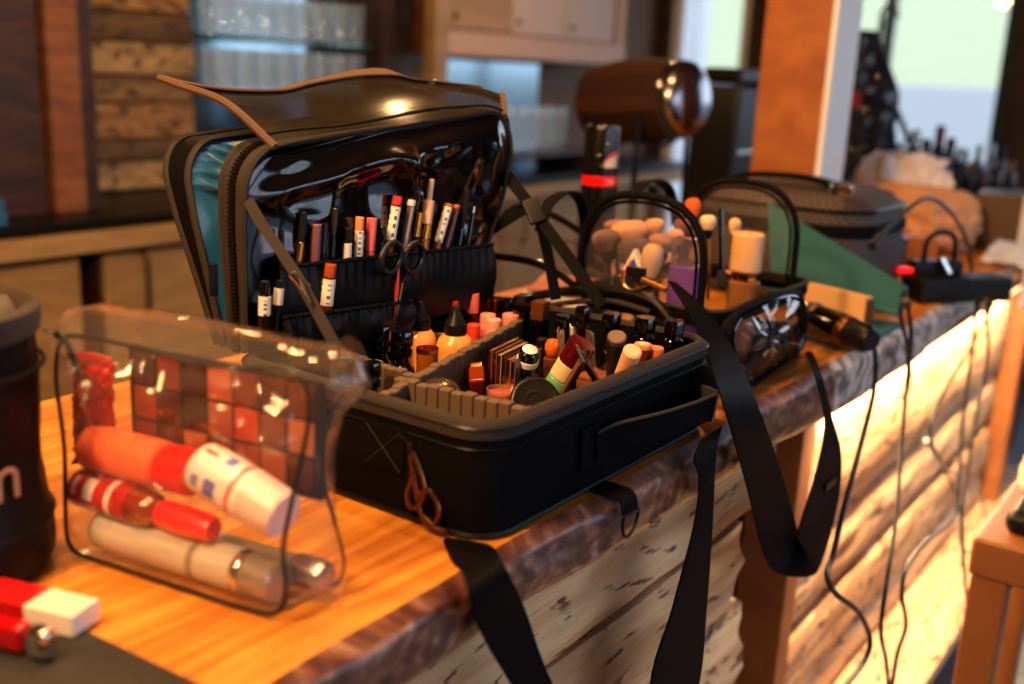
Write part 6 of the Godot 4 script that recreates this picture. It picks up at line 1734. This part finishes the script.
	var lowq := [on_y(768, 330, 0.006), on_y(858, 348, 0.006), on_y(902, 323, 0.006), on_y(805, 307, 0.006)]
	wpart(fo, "lower_cover", quad_slab.call(lowq, Vector3(0, -0.0055, 0)), teal)
	wpart(fo, "spine", mb().tube([A[0], A[1]], 0.006, 8), teal)
	var cb := thing("cream_box", "long cream cardboard box lying inside the teal folder", "box", on_y(838, 316, 0.0065))
	var C1 := on_y(803, 314, 0.008); var C2 := on_y(862, 330, 0.008)
	var dd := (C2 - C1).normalized()
	var up := Vector3(0, 0.058, 0)
	var bk := Vector3(dd.z, 0, -dd.x) * 0.018
	if bk.x < 0: bk = -bk
	wpart(cb, "carton", quad_slab.call([C1, C2, C2 + up, C1 + up], bk), sm(Color(0.82, 0.64, 0.42), 0.6))
	wpart(cb, "end_flap", mb().box(C2 + up * 0.5 + dd * 0.001 + bk * 0.5, Vector3(0.012, 0.05, 0.012)), sm(Color(0.22, 0.12, 0.07), 0.6))
	# hair dryer lying on its side: chrome ring toward the bag
	var da := on_y(806, 317, 0.040); var db := on_y(872, 341, 0.038)
	var dl := da.distance_to(db)
	var hdz := turned("hair_dryer", "black hair dryer with chrome ring lying at the slab edge", "hair dryer", da, db - da, [
		["chrome_ring", [Vector2(0.0, 0.006), Vector2(0.018, 0.004), Vector2(0.024, 0.0), Vector2(0.028, 0.006), Vector2(0.029, 0.02), Vector2(0.026, 0.03), Vector2(0.0, 0.03)], mats.chrome],
		["barrel", [Vector2(0.025, 0.03), Vector2(0.027, 0.034), Vector2(0.027, dl * 0.55), Vector2(0.024, dl * 0.62)], mats.gloss_black],
		["brass_collar", [Vector2(0.0248, dl * 0.60), Vector2(0.0262, dl * 0.62), Vector2(0.0262, dl * 0.68), Vector2(0.0245, dl * 0.70)], mats.old_brass],
		["tail", [Vector2(0.024, dl * 0.70), Vector2(0.023, dl * 0.92), Vector2(0.016, dl), Vector2(0, dl)], mats.satin_black]], "", 26)
	# flat black heating station with red switch and a carrying bow, hanging over the edge
	var s0 := on_y(905, 302, 0.001); var s1 := on_y(1002, 300, 0.001)
	var sd := (s1 - s0).normalized()
	var ps := thing("power_station", "flat black power station with glowing red switch at the slab edge", "power strip", s0.lerp(s1, 0.5), Basis(sd, Vector3.UP, sd.cross(Vector3.UP)))
	var sl := s0.distance_to(s1)
	part(ps, "housing", mb().rbox(Vector3(0.008, 0.026, -0.010), Vector3(sl - 0.016, 0.050, 0.072), 0.006, 2), mats.satin_black)
	part(ps, "wedge", mb().rbox(Vector3(-0.02, 0.062, -0.05), Vector3(sl * 0.5, 0.03, 0.04), 0.008, 2), mats.satin_black)
	var red := sm(Color(0.9, 0.03, 0.02), 0.3); red.emission_enabled = true; red.emission = Color(1, 0.02, 0.01); red.emission_energy_multiplier = 1.2
	part(ps, "switch_light", mb().rbox(Vector3(-sl / 2 + 0.012, 0.060, -0.030), Vector3(0.030, 0.012, 0.02), 0.004, 2), red, "red glowing rocker switch")
	part(ps, "bow", mb().tube(smooth_path([Vector3(-0.05, 0.07, -0.05), Vector3(-0.045, 0.12, -0.05), Vector3(-0.01, 0.135, -0.05), Vector3(0.02, 0.12, -0.05), Vector3(0.025, 0.07, -0.05)], 6), 0.006, 8), mats.satin_black)
	part(ps, "silver_clamp", mb().tube([Vector3(-0.03, 0.085, -0.025), Vector3(-0.01, 0.055, -0.02)], 0.008, 8), mats.chrome)
	# jar with blue lid
	turned("blue_lid_jar", "brown glass jar with dark blue lid in front of the paper bag", "jar", on_y(888, 273, 0.0005), Vector3.UP, [["glass_body", [Vector2(0, 0), Vector2(0.032, 0), Vector2(0.035, 0.004), Vector2(0.035, 0.062), Vector2(0.032, 0.068)], c.call(0.24, 0.14, 0.08, 0.15)], ["lid", cyl(0.036, 0.068, 0.086, 0.003), c.call(0.03, 0.10, 0.24, 0.3)]], "", 24)
	# paper bag, plastic sack, odds and ends
	var pb := thing("paper_bag", "crumpled tan paper bag with a dark green oval mark", "paper bag", Vector3(2.98, T + 0.001, -0.30), Basis(Vector3.UP, -0.35))
	part(pb, "bag", crumple(Vector3(0.24, 0.150, 0.34), 3, 0.025), c.call(0.76, 0.55, 0.38, 0.8), "", 35.0)
	var em3 := mb().ball(Vector3(-0.105, 0.095, 0.0), Vector3(0.02, 0.011, 0.035), 16, 8)
	part(pb, "oval_mark", em3, c.call(0.10, 0.13, 0.09, 0.8))
	var ws := thing("plastic_sack", "crumpled translucent white plastic sack on top of the clutter", "plastic bag", Vector3(3.25, T + 0.001, -0.40), Basis(Vector3.UP, 0.3))
	part(ws, "film", crumple(Vector3(0.18, 0.22, 0.24), 12, 0.03), c.call(0.88, 0.83, 0.80, 0.4), "", 30.0)
	var yb := thing("yellow_box", "small yellow ochre box beside the blue lidded jar", "box", on_y(917, 270, 0.0005), Basis(Vector3.UP, 0.4))
	part(yb, "carton", mb().rbox(Vector3(0, 0.04, 0), Vector3(0.05, 0.08, 0.07), 0.002, 1), c.call(0.70, 0.38, 0.06))
	part(yb, "flap", mb().rbox(Vector3(0, 0.081, 0), Vector3(0.052, 0.003, 0.072), 0.001, 1), c.call(0.75, 0.45, 0.1))
	turned("makeup_sponge", "round beige makeup sponge beside the red switch", "sponge", on_y(912, 285, 0.0005), Vector3.UP, [["sponge", [Vector2(0, 0), Vector2(0.02, 0.002), Vector2(0.026, 0.015), Vector2(0.020, 0.032), Vector2(0.008, 0.042), Vector2(0, 0.044)], c.call(0.76, 0.46, 0.32, 0.8)]])
	var wb := thing("white_board_box", "white cardboard box with open brown side beyond the paper bag", "box", Vector3(3.20, T + 0.001, -0.10), Basis(Vector3.UP, 0.1))
	part(wb, "carton", mb().rbox(Vector3(0, 0.075, 0), Vector3(0.16, 0.15, 0.13), 0.003, 1), c.call(0.30, 0.2, 0.11))
	part(wb, "white_side", mb().rbox(Vector3(0.0, 0.078, 0.068), Vector3(0.17, 0.156, 0.006), 0.002, 1), mats.white)
	part(wb, "white_edge", mb().rbox(Vector3(-0.083, 0.078, 0.062), Vector3(0.006, 0.156, 0.018), 0.002, 1), mats.white)
	var tw := thing("white_towel", "white towel draped over the bar's far end", "towel", Vector3(2.95, T + 0.0, 0.03))
	var tm := mb()
	var nz := noise(1.0, 3, 66)
	tm.sheet(func(u, v):
		var z := lerpf(-0.06, 0.045, smoothstep(0.0, 0.6, v))
		var y: float = T + 0.012 + 0.03 * (1.0 - absf(2 * u - 1)) * (1.0 - v) - 0.10 * smoothstep(0.5, 1.0, v)
		return Vector3(lerpf(2.80, 3.12, u), y + 0.014 * nz.get_noise_2d(u * 5.0, v * 5.0), z + 0.012 * sin(u * 22.0) * v), 36, 20, 0.006)
	wpart(tw, "cloth", tm, c.call(0.85, 0.86, 0.88, 0.8), "", 60.0)
	wpart(tw, "hem", mb().tube(range(30).map(func(i): return Vector3(lerpf(2.80, 3.12, i / 29.0), T - 0.088, 0.045 + 0.012 * sin(i / 29.0 * 22.0))), 0.004, 6), c.call(0.8, 0.8, 0.82, 0.8))

# ---------------------------------------------------------------- cables in front of the bar
func build_cables() -> void:
	var cable := func(called: String, label: String, pts: Array, z: float, r: float, m: Material, zs := []) -> void:
		var p := []
		for i in pts.size():
			var zz: float = zs[i] if zs.size() else lerpf(z, maxf(z, 0.115), smoothstep(420.0, 600.0, float(pts[i][1])))
			p.append(on_z(pts[i][0], pts[i][1], zz + 0.009 * (taken.get(called, 0) % 6)))
		var sp := smooth_path(p, 6)
		var t := thing(called, label, "cable", sp[sp.size() - 1], Basis.IDENTITY, "cables hanging off the bar")
		wpart(t, "wire", mb().tube(sp, r, 7), m)
		var e: Vector3 = sp[0]
		wpart(t, "plug_sleeve", mb().tube([e, sp[2]], r * 1.7, 8), m)
	var bkc: Material = mats.rubber
	cable.call("power_cable", "thick black dryer cable curling down past the wide strap", [[868, 330], [875, 352], [874, 390], [862, 440], [845, 505], [833, 555], [827, 575], [836, 594], [858, 612], [870, 638], [864, 662], [842, 690]], 0.05, 0.0042, bkc, [0.0, 0.035, 0.04, 0.055, 0.06, 0.075, 0.09, 0.11, 0.115, 0.115, 0.115, 0.115])
	cable.call("power_cable", "straight black cable falling midway in front of the glowing planks", [[906, 300], [911, 330], [907, 380], [901, 450], [896, 520], [887, 580], [881, 630], [886, 660], [890, 700]], 0.045, 0.0036, bkc)
	cable.call("power_cable", "black cable swinging in from the cable knot to the straight one", [[978, 296], [972, 350], [962, 430], [958, 500], [950, 522], [925, 542], [907, 566], [902, 595], [906, 625], [897, 655], [890, 700]], 0.05, 0.0036, bkc)
	cable.call("power_cable", "black cable dropping straight to the floor from the knot", [[986, 300], [988, 350], [979, 400], [968, 470], [962, 520], [965, 580], [970, 640], [974, 700]], 0.055, 0.0038, bkc)
	cable.call("power_cable", "thin black cable crossing diagonally above the cable knot", [[992, 305], [975, 340], [948, 385], [930, 430], [945, 470], [958, 500], [962, 540]], 0.05, 0.0028, bkc, [0.02, 0.02, 0.018, 0.015, 0.012, 0.01, 0.008])
	cable.call("usb_cable", "pale grey cable looping out beside the cable knot", [[926, 440], [940, 462], [960, 478], [978, 492], [985, 515], [980, 545], [968, 553], [960, 540], [958, 515]], 0.06, 0.0032, sm(Color(0.62, 0.56, 0.52), 0.4))
	cable.call("power_cable", "black lead bowing up from the power station over the paper bag", [[872, 246], [905, 212], [930, 198], [952, 214], [966, 240], [972, 274]], -0.06, 0.004, bkc)
	cable.call("power_cable", "short black lead hanging beside the dryer's tail", [[905, 292], [900, 312], [906, 340], [910, 372], [903, 400]], 0.04, 0.0036, bkc)

# ---------------------------------------------------------------- beyond the bar
func build_far_room() -> void:
	var c := func(r, g, b, ro := 0.4, me := 0.0): return sm(Color(r, g, b), ro, me)
	# high table with equipment in front of the window
	var t := thing("high_table", "dark high table crowded with gear before the far window", "table", Vector3(4.35, 0, -0.75))
	part(t, "table_top", mb().rbox(Vector3(0, 1.04, 0), Vector3(0.9, 0.04, 1.15), 0.005, 1), mats.dark_wood)
	for s in [[-0.4, -0.52], [-0.4, 0.52], [0.4, -0.52], [0.4, 0.52]]:
		part(t, "leg", mb().rbox(Vector3(s[0], 0.51, s[1]), Vector3(0.05, 1.02, 0.05), 0.004, 1), mats.dark_wood)
	var ty := 1.061
	# black shiny garment bag hung on a slim stand
	var gx := 4.05
	var st := thing("garment_stand", "slim metal stand carrying a shiny black garment bag by the window", "stand", Vector3(gx + 0.08, ty, -0.80))
	part(st, "foot", mb().lathe(cyl(0.09, 0.0, 0.012), 20), mats.black_metal)
	part(st, "pole", mb().tube([Vector3(0, 0.01, 0), Vector3(0, 0.66, 0)], 0.010, 8), mats.chrome)
	part(st, "hook", mb().tube(smooth_path([Vector3(0, 0.65, 0), Vector3(0, 0.69, 0.0), Vector3(0, 0.70, 0.04), Vector3(0, 0.66, 0.06)], 5), 0.008, 8), mats.chrome)
	var gb := thing("garment_bag", "shiny black crinkled garment bag hanging in front of the window", "garment bag", Vector3(gx - 0.05, ty + 0.0, -0.80))
	var rd := noise(1.0, 2, 90); rd.fractal_type = FastNoiseLite.FRACTAL_RIDGED
	for side in [-1.0, 1.0]:
		var sh := mb()
		sh.sheet(func(u, v):
			var w := lerpf(0.20, 0.06, pow(v, 1.6))
			var a: float = (u - 0.5) * 2.0
			return Vector3(-0.03 + side * (0.05 * sqrt(maxf(0.0, 1.0 - a * a)) + 0.02 * rd.get_noise_2d(u * 4.0, v * 5.0 + side * 9.0)), 0.60 * v + 0.005, a * w + 0.015 * sin(v * 12.0)), 22, 30)
		part(gb, "film", sh, c.call(0.16, 0.17, 0.20, 0.10), "", 60.0)
	part(gb, "strap", mb().ribbon(smooth_path([Vector3(-0.06, 0.50, 0.02), Vector3(-0.05, 0.38, 0.12), Vector3(-0.04, 0.24, 0.20), Vector3(-0.04, 0.14, 0.26)], 5), Vector3(1, 0.3, 0.2), 0.03, 0.006), mats.rubber, "black diagonal strap")
	for q in [[0.10, 0.36, Color(0.55, 0.1, 0.08)], [-0.02, 0.44, Color(0.6, 0.62, 0.66)], [0.05, 0.22, Color(0.5, 0.12, 0.1)]]:
		part(gb, "tag", mb().rbox(Vector3(-0.105, q[1], q[0] - 0.08), Vector3(0.006, 0.06, 0.035), 0.002, 1), sm(q[2], 0.4))
	var cb := thing("camera_backpack", "black padded backpack lying below the garment bag", "backpack", Vector3(4.50, ty, -0.72), Basis(Vector3.UP, 0.2))
	part(cb, "body", mb().rbox(Vector3(0, 0.085, 0), Vector3(0.24, 0.17, 0.34), 0.05, 3), mats.nylon)
	part(cb, "front_pouch", mb().rbox(Vector3(-0.125, 0.07, 0.02), Vector3(0.05, 0.11, 0.24), 0.02, 2), mats.nylon)
	part(cb, "buckle", mb().rbox(Vector3(-0.155, 0.10, -0.05), Vector3(0.014, 0.03, 0.05), 0.003, 1), mats.chrome)
	part(cb, "grab_loop", mb().tube(smooth_path([Vector3(0, 0.165, -0.06), Vector3(0, 0.20, -0.03), Vector3(0, 0.20, 0.03), Vector3(0, 0.165, 0.06)], 5), 0.008, 8), mats.nylon)
	# dark bottles in a cluster
	var k := 0
	for q in [[966, 152, 0.20, 0.021], [979, 150, 0.22, 0.020], [992, 152, 0.23, 0.020], [1004, 154, 0.22, 0.019], [973, 160, 0.17, 0.021], [986, 162, 0.17, 0.020], [999, 163, 0.18, 0.020], [1013, 162, 0.18, 0.020]]:
		var d := ray(q[0], q[1])
		var p := EYE + d * ((ty - EYE.y) / d.y) if d.y < -0.02 else Vector3(4.3, ty, -0.6)
		p = Vector3(4.02 + 0.14 * (1 if k < 4 else 0), ty, on_x(q[0], q[1], 4.02 + 0.14 * (1 if k < 4 else 0)).z)
		var h: float = q[2]; var r: float = q[3]
		turned("dark_bottle", ["dark bottle with copper glint at the rear of the window cluster", "tall dark bottle second in the cluster's rear row", "tallest dark bottle of the window cluster", "dark bottle at the end of the cluster's rear row", "short dark bottle starting the cluster's front row", "short brown bottle in the cluster's front row", "dark bottle third in the cluster's front row", "dark bottle closing the cluster's front row"][k], "bottle", p, Vector3.UP, [["glass_body", [Vector2(0, 0), Vector2(r - 0.003, 0), Vector2(r, 0.003), Vector2(r, h * 0.62), Vector2(r * 0.8, h * 0.72), Vector2(r * 0.42, h * 0.80)], [c.call(0.12, 0.07, 0.04, 0.08), c.call(0.06, 0.05, 0.05, 0.08), c.call(0.2, 0.1, 0.05, 0.08)][k % 3]], ["cap", cyl(r * 0.5, h * 0.79, h, 0.003), [mats.satin_black, mats.old_brass, mats.chrome][k % 3]]], "dark bottles on the high table", 18)
		k += 1
	k = 0
	for q in [[914, 0.27, 0.019], [926, 0.24, 0.018], [938, 0.29, 0.019], [950, 0.25, 0.018], [961, 0.22, 0.018]]:
		var gp := on_x(q[0], 150, 3.90)
		var r2: float = q[2]; var h2: float = q[1]
		turned("styling_can", ["black styling can with silver cap beside the garment bag", "silver styling can second from the garment bag", "tallest black styling can with red cap before the window", "grey styling can with black cap fourth from the garment bag", "short black styling can next to the dark bottles"][k], "can", Vector3(gp.x, ty, gp.z), Vector3.UP, [["body", cyl(r2, 0.0, h2 * 0.78, 0.003), [mats.gloss_black, mats.chrome, mats.gloss_black, c.call(0.35, 0.36, 0.38, 0.2, 0.8), mats.gloss_black][k]], ["cap", cyl(r2 * 0.86, h2 * 0.78, h2, 0.004), [mats.chrome, mats.satin_black, c.call(0.5, 0.05, 0.05), mats.satin_black, mats.chrome][k]]], "styling cans on the high table", 18)
		k += 1
	var wp := thing("paper_stack", "stack of white papers at the high table's front edge", "papers", Vector3(3.98, ty, -0.34), Basis(Vector3.UP, 0.25))
	for i in 3: part(wp, "sheet", mb().rbox(Vector3(0.01 * i, 0.004 + 0.0076 * i, 0.006 * i), Vector3(0.20, 0.007, 0.26), 0.001, 1), c.call(0.80, 0.85, 0.92, 0.6))
	var rb := thing("red_pouch_case", "dark red flat pouch lying behind the white papers", "pouch", Vector3(4.28, ty, -0.34), Basis(Vector3.UP, 0.1))
	part(rb, "pouch_body", mb().rbox(Vector3(0, 0.03, 0), Vector3(0.1, 0.06, 0.2), 0.02, 2), c.call(0.28, 0.02, 0.03, 0.4))
	part(rb, "zip", mb().tube([Vector3(-0.045, 0.048, -0.09), Vector3(-0.045, 0.048, 0.09)], 0.003, 6), mats.chrome)
	# wooden bar stool with dark cushion and fleece
	var sp := at_depth(1012, 545, 1.75)
	var stool_wood := sm(Color(0.50, 0.29, 0.12), 0.5)
	var bs := thing("bar_stool", "orange brown wooden stool with dark cushion and white fleece", "stool", Vector3(sp.x + 0.17, 0, sp.z + 0.12), Basis(Vector3.UP, 0.0))
	var seat := sp.y
	part(bs, "seat_frame", mb().rbox(Vector3(0, seat - 0.035, 0), Vector3(0.36, 0.07, 0.36), 0.008, 2), stool_wood)
	for s in [[-1, -1], [-1, 1], [1, -1], [1, 1]]:
		part(bs, "leg", mb().rbox(Vector3(s[0] * 0.145, (seat - 0.07) / 2, s[1] * 0.145), Vector3(0.06, seat - 0.07, 0.06), 0.006, 1), stool_wood)
	part(bs, "stretcher", mb().rbox(Vector3(-0.145, 0.25, 0), Vector3(0.03, 0.04, 0.23), 0.004, 1), stool_wood)
	part(bs, "stretcher", mb().rbox(Vector3(0, 0.25, -0.145), Vector3(0.23, 0.04, 0.03), 0.004, 1), stool_wood)
	part(bs, "cushion", mb().rbox(Vector3(0.02, seat + 0.02, 0.01), Vector3(0.30, 0.045, 0.31), 0.02, 3), mats.satin_black)
	var fl := thing("white_fleece", "white fleece thrown over the wooden stool's cushion", "fleece", Vector3(sp.x + 0.2, seat + 0.043, sp.z + 0.05))
	part(fl, "fleece", crumple(Vector3(0.18, 0.06, 0.16), 45, 0.012), c.call(0.85, 0.80, 0.74, 0.9), "", 40.0)
